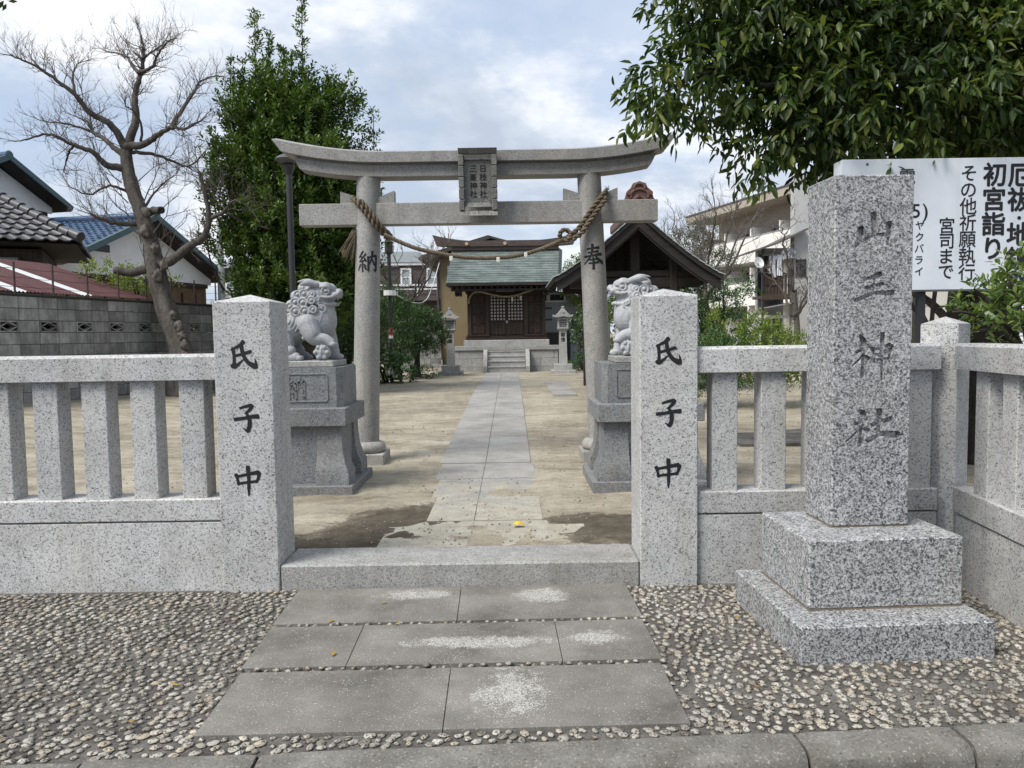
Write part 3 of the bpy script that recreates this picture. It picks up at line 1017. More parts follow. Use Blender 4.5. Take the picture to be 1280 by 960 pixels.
# ------------------------------------------------------------------ approach path
def path_mat(nt):
    v = coords(nt, world=True)
    sp = nd(nt, 'ShaderNodeSeparateXYZ', {0: v})
    big = noise(nt, v, 1.6, 8.0, 0.68)
    f = noise(nt, v, 120.0, 3.0, 0.6)
    c = ramp(nt, big, [(0.3, (0.19, 0.183, 0.168)), (0.5, (0.28, 0.272, 0.255)), (0.7, (0.36, 0.352, 0.335))])
    c = mixc(nt, 1.0, c, ramp(nt, f, [(0.3, 0.75), (0.7, 1.22)]), 'MULTIPLY')
    # blown sand lies over the first metres
    n = noise(nt, v, 2.6, 8.0, 0.7)
    near = mth(nt, 'MULTIPLY_ADD', sp.outputs[1], -0.13, 1.16)
    s = ramp(nt, mth(nt, 'ADD', n, mth(nt, 'MAXIMUM', near, -0.2)), [(0.66, 0.0), (0.86, 0.9)])
    c = mixc(nt, s, c, mixc(nt, ramp(nt, mth(nt, 'ADD', mth(nt, 'MULTIPLY', f, 0.6), mth(nt, 'MULTIPLY', noise(nt, v, 9.0, 6.0, 0.7), 0.4)), [(0.36, 0.0), (0.62, 1.0)]), (0.20, 0.178, 0.138), (0.46, 0.435, 0.36)))
    return bsdf(nt, c, 0.9, mth(nt, 'ADD', f, n), 0.35, 0.006, 0.2)


PATHM = mat('path_stone', path_mat)
path = structure(MB().box(-0.80, 0.19, 8.0, 24.2, -0.10, 0.02).build('approach_path', CEMENT))
yy = 4.93
i = 0
while yy < 24.05:
    L = 0.92 if yy > 8 else 0.86
    y2 = min(yy + L, 24.1)
    zA, zB = gnd(yy), gnd(y2)
    for side in (0, 1):
        if yy < 5.6:
            xa, xb = (-0.93, -0.308) if side == 0 else (-0.302, 0.52)
        elif yy < 8.0:
            xa, xb = (-0.62 - 0.05 * i, -0.308) if side == 0 else (-0.302, 0.19 + 0.03 * (i % 2))
        else:
            xa, xb = (-0.802, -0.304) if side == 0 else (-0.298, 0.192)
        lift = 0.014 if yy > 8 else 0.004
        lift += random.uniform(-0.003, 0.003)
        g = 0.004
        vs = [(xa, yy + g, zA - 0.08), (xb, yy + g, zA - 0.08), (xb, y2 - g, zB - 0.08), (xa, y2 - g, zB - 0.08),
              (xa, yy + g, zA + lift), (xb, yy + g, zA + lift), (xb, y2 - g, zB + lift), (xa, y2 - g, zB + lift)]
        MB().add(vs, [(3, 2, 1, 0), (4, 5, 6, 7), (0, 1, 5, 4), (1, 2, 6, 5), (2, 3, 7, 6), (3, 0, 4, 7)]).build('path_slab', PATHM, path)
    yy = y2
    i += 1

tag(MB().box(0.80, 1.27, 14.95, 19.1, 0.1, gnd(17) + 0.02, 0.004).build('stone_slab', PATHM), 'flat pale stone slab let into the sand right of the path', 'slab')
tag(MB().box(2.75, 4.2, 9.2, 10.75, 0.0, gnd(10) + 0.012, 0.004).build('concrete_cover', CEMENT), 'flat brown concrete cover in the ground seen between the right fence balusters', 'cover')

# ------------------------------------------------------------------ torii
TY = 8.60
tor = thing('torii_gate', 'grey granite shrine gate with upswept double lintel and name plaque, standing over the path', 'torii', (-0.33, TY, 0.08))
BTX, BTZ = (-1.655, 1.0), 0.30
TPX = (-1.549, 0.882)


def pillar_x(i, z):
    return BTX[i] + (TPX[i] - BTX[i]) * (z - 0.3) / (3.23 - 0.3)


def pillar_r(z):
    return 0.148 - 0.018 * (z - 0.3) / 2.93


for i in (0, 1):
    zs = np.linspace(0.30, 3.26, 14)
    p = MB().tube([(pillar_x(i, z), TY, z) for z in zs], [pillar_r(z) for z in zs], 40).build('pillar', G_TORII, tor, smooth=40)
    MB().box(BTX[i] - 0.235, BTX[i] + 0.235, TY - 0.225, TY + 0.225, 0.02, 0.205, 0.01).build('base_slab', G_TORII, tor)
    MB().lathe([(0.175, 0.2), (0.212, 0.215), (0.222, 0.25), (0.212, 0.29), (0.185, 0.318), (0.145, 0.33)], (BTX[i], TY, 0), 36).build('base_ring', G_TORII, tor, smooth=60)
MB().box(-2.305, 1.625, TY - 0.085, TY + 0.085, 2.722, 2.956, 0.006).build('tie_beam', G_TORII, tor)
for i in (0, 1):
    for s in (-1, 1):
        xc = pillar_x(i, 2.96) + s * pillar_r(2.96)
        q = [(xc - s * 0.02, 2.957), (xc + s * 0.165, 2.957), (xc + s * 0.165, 3.092), (xc - s * 0.02, 3.03 if s < 0 else 3.02)]
        MB().prism(q, TY - 0.055, TY + 0.055).build('wedge', G_TORII, tor)


def lint(x):
    """upward sweep of the lintels towards their ends"""
    a = max(0.0, (abs(x + 0.365) - 0.95) / 1.24)
    return 0.148 * a ** 2.0


xs = np.linspace(-2.535, 1.805, 49)


def cut(x, top):
    return x


# lower lintel
X0, X1 = -2.30, 1.575
sx = np.linspace(X0, X1, 41)
shim = MB()
V = []
n = len(sx)
for x in sx:
    e = lint(x)
    t = (x + 0.365) / 1.94
    lean = 0.03 * (abs(t) ** 8) * (1 if t > 0 else -1)
    V += [(x + lean * -1, TY - 0.13, 3.232 + e), (x + lean * 1, TY - 0.13, 3.352 + e), (x + lean, TY + 0.13, 3.352 + e), (x - lean, TY + 0.13, 3.232 + e)]
Fs = []
for i in range(n - 1):
    for k in range(4):
        k2 = (k + 1) % 4
        Fs.append((i * 4 + k, i * 4 + k2, i * 4 + 4 + k2, i * 4 + 4 + k))
Fs += [(0, 1, 2, 3), tuple(range(n * 4 - 1, n * 4 - 5, -1))]
shim.add(V, Fs).build('lower_lintel', G_TORII, tor, smooth=35)
# upper lintel with pitched top
X0, X1 = -2.50, 1.77
sx = np.linspace(X0, X1, 45)
V, Fs = [], []
n = len(sx)
for x in sx:
    e = lint(x)
    t = (x + 0.365) / 2.135
    lean = 0.045 * (abs(t) ** 10) * (1 if t > 0 else -1)
    sec = [(-0.165, 3.372, -1), (-0.195, 3.372, -1), (-0.205, 3.478, 1), (0.0, 3.535, 1), (0.205, 3.478, 1), (0.195, 3.372, -1)]
    for (dy, z, q) in sec:
        V.append((x + lean * q, TY + dy, z + e * (1.0 if q < 0 else 1.12)))
m = 6
for i in range(n - 1):
    for k in range(m):
        k2 = (k + 1) % m
        Fs.append((i * m + k, i * m + k2, (i + 1) * m + k2, (i + 1) * m + k))
Fs += [tuple(range(m)), tuple(range(n * m - 1, n * m - m - 1, -1))]
MB().add(V, Fs).build('upper_lintel', G_TORII, tor, smooth=35)
# recessed neck between the two lintels
V, Fs = [], []
sx = np.linspace(-2.26, 1.535, 41)
n = len(sx)
for x in sx:
    e = lint(x)
    for dy, z in ((-0.118, 3.345), (-0.118, 3.378), (0.118, 3.378), (0.118, 3.345)):
        V.append((x, TY + dy, z + e))
for i in range(n - 1):
    for k in range(4):
        k2 = (k + 1) % 4
        Fs.append((i * 4 + k, i * 4 + k2, i * 4 + 4 + k2, i * 4 + 4 + k))
Fs += [(0, 1, 2, 3), tuple(range(n * 4 - 1, n * 4 - 5, -1))]
MB().add(V, Fs).build('lintel_neck', G_TORII, tor, smooth=35)
# strut behind the plaque
MB().box(-0.42, -0.24, TY - 0.07, TY + 0.07, 2.9565, 3.231).build('centre_strut', G_TORII, tor)

# plaque
PM = Matrix.Translation((-0.332, TY - 0.245, 3.135)) @ Matrix.Rotation(R(7), 4, 'X')
G_PLQ = granite('granite_plaque', (0.05, 0.05, 0.048), (0.12, 0.12, 0.115), (0.19, 0.188, 0.18), (0.27, 0.265, 0.255), 150, 0.16, 0.42, 0.2, streak=0.3)
plq = MB().box(-0.15, 0.15, -0.02, 0.05, -0.26, 0.26, 0.004, PM).build('plaque', G_PLQ, tor)
fr = [((-0.205, -0.148), (-0.30, 0.285)), ((0.148, 0.205), (-0.30, 0.285))]
for (a, b), (c, d) in fr:
    for k in range(5):
        z0 = c + (d - c) * k / 5 + 0.004
        z1 = c + (d - c) * (k + 1) / 5 - 0.004
        MB().box(a, b, -0.065, 0.04, z0, z1, 0.005, PM).build('frame_block', G_PLQ, plq, local=False)
    MB().box(a + 0.01, b - 0.01, -0.05, 0.038, c, d, 0, PM).build('frame_core', G_PLQ, plq)
for k in range(4):
    x0, x1 = -0.205 + 0.41 * k / 4 + 0.003, -0.205 + 0.41 * (k + 1) / 4 - 0.003
    MB().frustum((x0, x1, -0.05, 0.05), 0.288, (x0 - 0.004, x1 + 0.004, -0.085, 0.05), 0.345, PM).build('frame_block', G_PLQ, plq)
    MB().frustum((x0 - 0.004, x1 + 0.004, -0.085, 0.05), -0.352, (x0, x1, -0.05, 0.05), -0.303, PM).build('frame_block', G_PLQ, plq)
MB().box(-0.148, 0.148, -0.045, -0.018, 0.225, 0.262, 0.004, PM).build('inner_ledge', G_PLQ, plq)
MB().frustum((-0.148, 0.148, -0.05, -0.018), -0.262, (-0.12, 0.12, -0.026, -0.018), -0.215, PM).build('inner_ledge', G_PLQ, plq)
for x, s in ((0.055, '日枝神社'), (-0.05, '三峯神社')):
    for k, ch in enumerate(s):
        mb = MB()
        text_flat(mb, ch, lambda u, v: tuple(PM @ Vector((x + u, -0.0225, 0.135 - 0.088 * k + v))), 0.082, 0.012)
        mb.build('character', INK, plq, fix=False)
# characters on the pillars, following the round
for i, (ch, zc, w, h) in enumerate((('納', 2.315, 0.215, 0.225), ('奉', 2.335, 0.225, 0.245))):
    mb = MB()

    def place(u, v, k, i=i, zc=zc, w=w, h=h):
        z = zc + (v - 0.5) * h
        r = pillar_r(z) + 0.0015 + k
        a = (u - 0.5) * w / r + (0.16 if i == 0 else -0.08)
        return (pillar_x(i, z) + r * math.sin(a), TY - r * math.cos(a), z)
    brush_flat(mb, ch, place)
    mb.build('character', INK, tor, fix=False)

# ------------------------------------------------------------------ straw rope
def straw(nt):
    v = coords(nt)
    n = noise(nt, v, 160.0, 3.0, 0.6)
    n2 = noise(nt, v, 6.0, 4.0)
    c = ramp(nt, mth(nt, 'ADD', mth(nt, 'MULTIPLY', n, 0.6), mth(nt, 'MULTIPLY', n2, 0.4)), [(0.3, (0.055, 0.042, 0.028)), (0.5, (0.13, 0.104, 0.072)), (0.7, (0.235, 0.195, 0.142))])
    return bsdf(nt, c, 0.9, n, 0.6, 0.004, 0.15)


STRAW = mat('straw', straw)


def twisted(path, r, pitch, strands, parent, n=7, thin=None):
    P = [Vector(p) for p in path]
    # resample evenly
    S = [P[0]]
    C = crom([tuple(p) for p in P], 24)
    C = [Vector(c) for c in C]
    L = [0.0]
    for a, b in zip(C[:-1], C[1:]):
        L.append(L[-1] + (b - a).length)
    step = pitch / 12
    m = int(L[-1] / step)
    pts, k = [], 0
    for i in range(m + 1):
        d = L[-1] * i / m
        while k < len(L) - 2 and L[k + 1] < d:
            k += 1
        t = (d - L[k]) / max(1e-9, L[k + 1] - L[k])
        pts.append(C[k].lerp(C[k + 1], t))
    for s in range(strands):
        out, rad = [], []
        for i, p in enumerate(pts):
            t = (pts[min(i + 1, m)] - pts[max(i - 1, 0)]).normalized()
            a = t.orthogonal() if abs(t.z) > 0.95 else t.cross(Vector((0, 0, 1))).normalized()
            b = t.cross(a).normalized()
            w = 2 * math.pi * (i * step / pitch + s / strands)
            f = 1.0 if thin is None else thin(i / m)
            out.append(p + (a * math.cos(w) + b * math.sin(w)) * r * 0.52 * f)
            rad.append(r * 0.56 * f)
        MB().tube(out, rad, n).build('strand', STRAW, parent, smooth=180)


rope = thing('straw_rope', 'twisted straw rope hung in a sagging curve between the torii pillars', 'rope', (-0.33, TY - 0.2, 2.3))
fy = TY - 0.165
sag = [(-1.36, fy - 0.02, 2.60), (-1.15, fy, 2.50), (-0.93, fy, 2.425), (-0.60, fy, 2.36), (-0.30, fy, 2.335), (0.0, fy, 2.345), (0.25, fy, 2.395), (0.48, fy - 0.02, 2.475), (0.66, fy - 0.03, 2.565)]
twisted(sag, 0.023, 0.11, 3, rope)
lw = [(-1.72, TY - 0.06, 3.03), (-1.66, TY - 0.155, 2.96), (-1.56, TY - 0.175, 2.84), (-1.46, TY - 0.165, 2.70), (-1.38, TY - 0.10, 2.61), (-1.36, TY - 0.02, 2.58)]
twisted(lw, 0.028, 0.12, 2, rope)
lw2 = [(x + 0.045, y - 0.02, z + 0.02) for x, y, z in lw[1:]]
twisted(lw2, 0.026, 0.12, 2, rope)
rw = [(0.64, fy - 0.03, 2.56), (0.74, TY - 0.17, 2.63), (0.83, TY - 0.175, 2.75), (0.93, TY - 0.185, 2.89), (1.02, TY - 0.16, 3.00), (1.06, TY - 0.07, 3.05)]
twisted(rw, 0.029, 0.12, 2, rope)
rw2 = [(x + 0.035, y - 0.015, z - 0.045) for x, y, z in rw[:-1]]
twisted(rw2, 0.029, 0.12, 2, rope)
kn = [(0.60 + 0.06 * math.cos(a), fy - 0.03 + 0.02 * math.sin(2 * a), 2.565 + 0.055 * math.sin(a)) for a in np.linspace(0, 6.0, 12)]
twisted(kn, 0.026, 0.10, 2, rope)
# frayed tail on the left pillar and the loose end on the right
tail = MB()
rs = random.Random(3)
for k in range(70):
    a = rs.uniform(-0.55, 0.25)
    L = rs.uniform(0.16, 0.30)
    p0 = Vector((-1.70 + rs.uniform(-0.03, 0.03), TY - 0.05 + rs.uniform(-0.04, 0.04), 2.64 + rs.uniform(-0.04, 0.04)))
    d = Vector((math.sin(a) * 0.9 - 0.25, rs.uniform(-0.3, 0.15), -1)).normalized()
    p1 = p0 + d * L * 0.5 + Vector((0, 0, 0.01))
    p2 = p0 + d * L + Vector((-0.03 * rs.random(), 0, -0.02))
    tail.tube([p0, p1, p2], [0.006, 0.005, 0.002], 4)
for k in range(14):
    p0 = Vector((1.055, TY - 0.09, 3.03))
    tail.tube([p0, p0 + Vector((rs.uniform(-0.02, 0.05), rs.uniform(-0.03, 0.03), rs.uniform(0.03, 0.09)))], [0.005, 0.001], 4)
stuff(tail.build('frayed_end', STRAW, rope))
for x, z in ((-0.64, 2.335), (-0.13, 2.315), (0.17, 2.365)):
    MB().box(x - 0.018, x + 0.018, fy - 0.045, fy - 0.036, z - 0.03, z + 0.022, 0.004).build('paper_scrap', PAPER, rope)

# ------------------------------------------------------------------ guardian lions on pedestals
def pedestal(cx, cy, label, chars):
    t = thing('statue_pedestal', label, 'pedestal', (cx, cy, 0.08), 0, 'statue pedestals')
    MB().box(cx - 0.53, cx + 0.53, cy - 0.485, cy + 0.485, 0.0, 0.178, 0.006).build('base_slab', G_PED, t)
    # waisted body with flared feet at the corners
    MB().frustum((cx - 0.40, cx + 0.40, cy - 0.36, cy + 0.36), 0.178, (cx - 0.40, cx + 0.40, cy - 0.36, cy + 0.36), 0.71).build('body', G_PED, t)
    for sx in (-1, 1):
        for sy in (-1, 1):
            prof = [(0.0, 0.178), (0.0, 0.70), (0.055, 0.70), (0.058, 0.58), (0.068, 0.46), (0.092, 0.36), (0.125, 0.29), (0.125, 0.178)]
            mb = MB()
            px, py = cx + sx * 0.33, cy + sy * 0.31
            lv = []
            for o, z in prof:
                lv.append((o, z))
            n = len(prof)
            # corner foot: flare outwards on both sides
            vs, fs = [], []
            for o, z in prof[2:]:
                ox, oy = cx + sx * (0.36 + o), cy + sy * (0.32 + o)
                ix, iy = cx + sx * (0.21 - o * 0.2), cy + sy * (0.17 - o * 0.2)
                vs += [(ox, oy, z), (ix, oy, z), (ix, iy, z), (ox, iy, z)]
            m = len(prof) - 2
            for i in range(m - 1):
                for k in range(4):
                    k2 = (k + 1) % 4
                    fs.append((i * 4 + k, i * 4 + k2, i * 4 + 4 + k2, i * 4 + 4 + k))
            fs += [(0, 1, 2, 3), tuple(range(m * 4 - 4, m * 4))]
            mb.add(vs, fs).build('corner_foot', G_PED, t, smooth=30)
    MB().box(cx - 0.475, cx + 0.475, cy - 0.44, cy + 0.43, 0.706, 0.868, 0.006).build('cornice_slab', G_PED, t)
    # upper block with clipped corners and a raised panel frame
    a, b, c = 0.425, 0.345, 0.05
    poly = [(cx - a + c, cy - b), (cx + a - c, cy - b), (cx + a, cy - b + c), (cx + a, cy + b - c), (cx + a - c, cy + b), (cx - a + c, cy + b), (cx - a, cy + b - c), (cx - a, cy - b + c)]
    MB().prism(poly, 0.866, 1.228, 'z').build('upper_block', G_PED, t)
    f = MB()
    y = cy - b
    for (x0, x1, z0, z1) in ((-0.29, 0.29, 1.165, 1.178), (-0.29, 0.29, 0.918, 0.931), (-0.303, -0.29, 0.93, 1.166), (0.29, 0.303, 0.93, 1.166)):
        f.box(cx + x0, cx + x1, y - 0.008, y + 0.01, z0, z1, 0.002)
    f.build('panel_frame', G_PED, t)
    for k, ch in enumerate(chars):
        vs, fs = [], []
        mb = MB()
        for stk in BRUSH[ch]:
            for q in (strokes_strip(stk),):
                mb.add([(cx + (0.16 if k == 0 else -0.16) * (1 if len(chars) > 1 else 0) + (u - 0.5) * 0.19, y - 0.006, 1.045 + (v - 0.5) * 0.20) for u, v in q[0]], q[1])
        o = mb.build('raised_character', G_PED, t, fix=False)
        md = o.modifiers.new('s', 'SOLIDIFY')
        md.thickness = 0.008
    return t


pedestal(-1.955, 7.23, 'grey stone statue pedestal behind the left gate post', '納')
pedestal(1.235, 7.23, 'grey stone statue pedestal behind the right gate post', '奉')


def lion_mesh(open_mouth):
    """one continuous carved body, facing +x, seen from -y; plinth top at z = 0"""
    mb = MB()

    def ball(c, r, n=14):
        rx, ry, rz = (r, r, r) if not hasattr(r, '__len__') else r
        vs, fs = [], []
        for i in range(n + 1):
            th = math.pi * i / n
            for k in range(n):
                ph = 2 * math.pi * k / n
                vs.append((c[0] + rx * math.sin(th) * math.cos(ph), c[1] + ry * math.sin(th) * math.sin(ph), c[2] + rz * math.cos(th)))
        for i in range(n):
            for k in range(n):
                k2 = (k + 1) % n
                fs.append((i * n + k, i * n + k2, (i + 1) * n + k2, (i + 1) * n + k))
        mb.add(vs, fs)

    def rball(c, r, rot):
        b = MB()
        n = 12
        M = Matrix.Translation(c) @ rot.to_4x4()
        k0 = len(mb.v)
        ball((0, 0, 0), r, n)
        mb.v[k0:] = [tuple(M @ Vector(p)) for p in mb.v[k0:]]

    def limb(pts, rad):
        P = crom([tuple(p) + (q,) for p, q in zip(pts, rad)], 5)
        mb.tube([p[:3] for p in P], [p[3] for p in P], 14)
        ball(pts[0], rad[0])
        ball(pts[-1], rad[-1])

    def ring(c, r, t, nrm):
        nrm = Vector(nrm).normalized()
        a = nrm.orthogonal().normalized()
        b = nrm.cross(a)
        pts = [Vector(c) + (a * math.cos(w) + b * math.sin(w)) * r for w in np.linspace(0, 2 * math.pi, 17)]
        mb.tube(pts, t, 8)
    # torso: haunch, barrel, chest
    limb([(-0.40, 0, 0.16), (-0.30, 0, 0.27), (-0.14, 0, 0.36), (0.02, 0, 0.40), (0.05, 0, 0.50)], [0.15, 0.165, 0.165, 0.165, 0.12])
    ball((0.055, 0, 0.37), (0.135, 0.15, 0.17))
    for s in (-1, 1):
        # hind legs, folded: thigh, hock, paw
        rball((-0.33, s * 0.13, 0.16), (0.15, 0.085, 0.16), Matrix.Rotation(R(-15), 3, 'Y'))
        limb([(-0.22, s * 0.15, 0.09), (-0.31, s * 0.16, 0.045)], [0.06, 0.05])
        limb([(-0.30, s * 0.155, 0.035), (-0.16, s * 0.165, 0.035)], [0.04, 0.045])
        for k in (-1, 0, 1):
            ball((-0.125, s * 0.165 + k * 0.03, 0.026), (0.032, 0.02, 0.026), 8)
    # front leg on the viewer's side rests on the ball, the other stands on the plinth
    limb([(-0.05, -0.13, 0.34), (-0.01, -0.155, 0.25), (0.02, -0.155, 0.205), (0.10, -0.15, 0.195), (0.155, -0.15, 0.165)], [0.10, 0.085, 0.068, 0.055, 0.048])
    for k in range(4):
        ball((0.185 - 0.004 * abs(k - 1.5), -0.185 + k * 0.026, 0.150), (0.034, 0.017, 0.024), 8)
    limb([(-0.04, -0.15, 0.24), (-0.085, -0.155, 0.21)], [0.05, 0.02])
    limb([(0.03, 0.13, 0.36), (0.09, 0.14, 0.22), (0.12, 0.14, 0.10), (0.13, 0.14, 0.04)], [0.095, 0.062, 0.05, 0.05])
    for k in range(4):
        ball((0.172, 0.10 + k * 0.027, 0.028), (0.036, 0.018, 0.028), 8)
    # head
    zc = 0.60
    ball((-0.09, 0, 0.50), (0.15, 0.145, 0.13))
    ball((0.02, 0, zc), (0.155, 0.145, 0.125))
    ball((0.07, 0, zc + 0.035), (0.125, 0.125, 0.085))
    ball((0.115, 0, zc + 0.068), (0.078, 0.092, 0.05))
    ball((-0.02, 0, 0.49), (0.11, 0.13, 0.10))
    ball((0.15, 0, zc + 0.012), (0.085, 0.098, 0.045))          # muzzle
    ball((0.215, 0, zc + 0.034), (0.036, 0.056, 0.034))         # nose
    for s in (-1, 1):
        ball((0.218, s * 0.050, zc + 0.022), (0.026, 0.030, 0.024), 10)
        ball((0.195, s * 0.085, zc + 0.004), (0.036, 0.026, 0.026), 10)
        limb([(0.06, s * 0.095, zc + 0.085), (0.12, s * 0.09, zc + 0.088), (0.165, s * 0.065, zc + 0.062)], [0.028, 0.036, 0.024])   # brow
        limb([(0.07, s * 0.12, zc + 0.075), (0.125, s * 0.118, zc + 0.082), (0.165, s * 0.09, zc + 0.055)], [0.012, 0.014, 0.010])
        ball((0.118, s * 0.108, zc + 0.040), (0.030, 0.020, 0.019), 10)   # eye
        ring((0.118, s * 0.120, zc + 0.040), 0.033, 0.0075, (0.28, s, 0.0))
        ball((0.126, s * 0.128, zc + 0.040), 0.0085, 8)
        limb([(0.222, s * 0.04, zc - 0.012), (0.19, s * 0.090, zc - 0.010), (0.13, s * 0.118, zc - 0.020), (0.075, s * 0.128, zc - 0.012)], [0.012, 0.014, 0.015, 0.010])
        for q, (x_, z_) in enumerate(((0.05, -0.03), (0.045, -0.068), (0.075, -0.105))):
            ball((x_, s * 0.122, zc + z_), 0.024, 10)
            ring((x_, s * 0.142, zc + z_), 0.016, 0.006, (0.15, s, 0))     # upper lip
        # ear, laid back
        limb([(0.03, s * 0.12, zc + 0.10), (-0.04, s * 0.14, zc + 0.118), (-0.10, s * 0.145, zc + 0.10)], [0.030, 0.036, 0.012])
        limb([(0.02, s * 0.125, zc + 0.115), (-0.05, s * 0.15, zc + 0.135), (-0.125, s * 0.15, zc + 0.125)], [0.012, 0.016, 0.006])
        jaw = -0.108 if open_mouth else -0.076
        limb([(0.185, s * 0.055, zc + jaw), (0.11, s * 0.09, zc + jaw - 0.004), (0.03, s * 0.105, zc - 0.05)], [0.019, 0.022, 0.028])  # lower jaw
        ball((0.185, s * 0.07, zc - 0.03), (0.009, 0.009, 0.022), 6)   # tusk
        # curls of the mane with raised rims
        for (x, z, r, y) in ((-0.075, 0.615, 0.043, 0.135), (-0.005, 0.555, 0.036, 0.15), (-0.085, 0.535, 0.044, 0.15), (-0.16, 0.54, 0.042, 0.13),
                             (-0.065, 0.455, 0.045, 0.165), (-0.155, 0.455, 0.046, 0.15), (0.01, 0.47, 0.036, 0.16), (-0.215, 0.50, 0.04, 0.105), (-0.225, 0.42, 0.044, 0.115), (0.085, 0.475, 0.035, 0.12), (-0.14, 0.61, 0.038, 0.11), (0.0, 0.615, 0.030, 0.142)):
            r *= 1.1
            ball((x, s * (y - 0.018), z), (r, 0.03, r), 12)
            ring((x, s * (y + 0.006), z), r * 0.80, 0.0095, (0.1, s, 0.05))
            ball((x, s * (y + 0.01), z), r * 0.38, 8)
        # flowing locks under the curls
        for (x0, z0, x1, z1) in ((-0.20, 0.40, -0.235, 0.33), (-0.135, 0.40, -0.18, 0.29), (-0.065, 0.40, -0.12, 0.255), (0.0, 0.42, -0.05, 0.26), (0.055, 0.43, 0.01, 0.29), (-0.17, 0.41, -0.215, 0.30), (-0.10, 0.405, -0.16, 0.27), (-0.03, 0.41, -0.10, 0.24), (0.03, 0.43, -0.02, 0.27), (0.08, 0.44, 0.03, 0.30)):
            mx, mz = (x0 + x1) / 2 + 0.012, (z0 + z1) / 2
            yy_ = 0.150 if x0 < 0 else 0.128
            limb([(x0, s * (yy_ - 0.004), z0), (mx, s * (yy_ + 0.012), mz), (x1, s * (yy_ + 0.004), z1)], [0.018, 0.015, 0.006])
    if open_mouth:
        ball((0.10, 0, zc - 0.10), (0.085, 0.085, 0.028))
    else:
        ball((0.10, 0, zc - 0.062), (0.075, 0.075, 0.036))
    ball((0.13, 0, zc - 0.10 - (0.02 if open_mouth else 0)), (0.03, 0.04, 0.035))         # chin tuft
    # crest and back curls
    for x, z, r in ((-0.03, 0.70, 0.05), (-0.11, 0.67, 0.055), (-0.18, 0.60, 0.055), (-0.23, 0.52, 0.05)):
        ball((x, 0, z), (r, 0.085, r))
    # tail: upright flame of curls
    limb([(-0.50, 0, 0.14), (-0.54, 0, 0.26), (-0.50, 0, 0.40), (-0.53, 0, 0.50)], [0.06, 0.075, 0.065, 0.015])
    for z, x in ((0.22, -0.57), (0.33, -0.56), (0.29, -0.47)):
        ball((x, 0, z), (0.05, 0.07, 0.05))
    # brocade ball under the paw
    ball((0.085, -0.15, 0.078), (0.078, 0.078, 0.076))
    for w in range(6):
        a = w * math.pi / 3
        ball((0.085 + 0.055 * math.cos(a), -0.15 - 0.062, 0.078 + 0.052 * math.sin(a)), (0.022, 0.018, 0.022), 8)
    ring((0.085, -0.205, 0.078), 0.03, 0.008, (0, 1, 0))
    ring((0.085, -0.15, 0.078), 0.078, 0.009, (1, 0, 0))
    # slab it is carved from
    me = mb.mesh('lion', G_KOMA)
    o = bpy.data.objects.new('lion_src', me)
    COL.objects.link(o)
    md = o.modifiers.new('r', 'REMESH')
    md.mode = 'VOXEL'
    md.voxel_size = 0.0048
    md.use_smooth_shade = True
    sm = o.modifiers.new('s', 'SMOOTH')
    sm.factor = 0.3
    sm.iterations = 1
    bpy.context.view_layer.update()
    baked(o)
    me = o.data
    me.materials.clear()
    me.materials.append(G_KOMA)
    me.polygons.foreach_set('use_smooth', [True] * len(me.polygons))
    bpy.data.objects.remove(o)
    return me


def lion(label, x, y, flip, open_mouth):
    t = thing('guardian_lion', label, 'stone lion', (x, y, 1.2285), 0, 'guardian lion statues')
    me = lion_mesh(open_mouth)
    o = link('body', me, t, (0, 0, 0.055))
    if flip:
        o.rotation_euler = (0, 0, math.pi)
        # turn the ball paw to the viewer's side as well
        o.scale = (1, -1, 1)
    s = -1 if flip else 1
    p = MB()
    p.box(min(-0.62 * s, 0.21 * s), max(-0.62 * s, 0.21 * s), -0.27, 0.27, 0.0, 0.058, 0.008)
    p.build('plinth', G_STEP, t, local=True)
    return t


lion('closed-mouthed grey stone guardian lion facing right behind the left gate post', -1.82, 7.22, False, False)
lion('grey stone guardian lion with open mouth, facing left behind the right gate post', 1.15, 7.22, True, True)

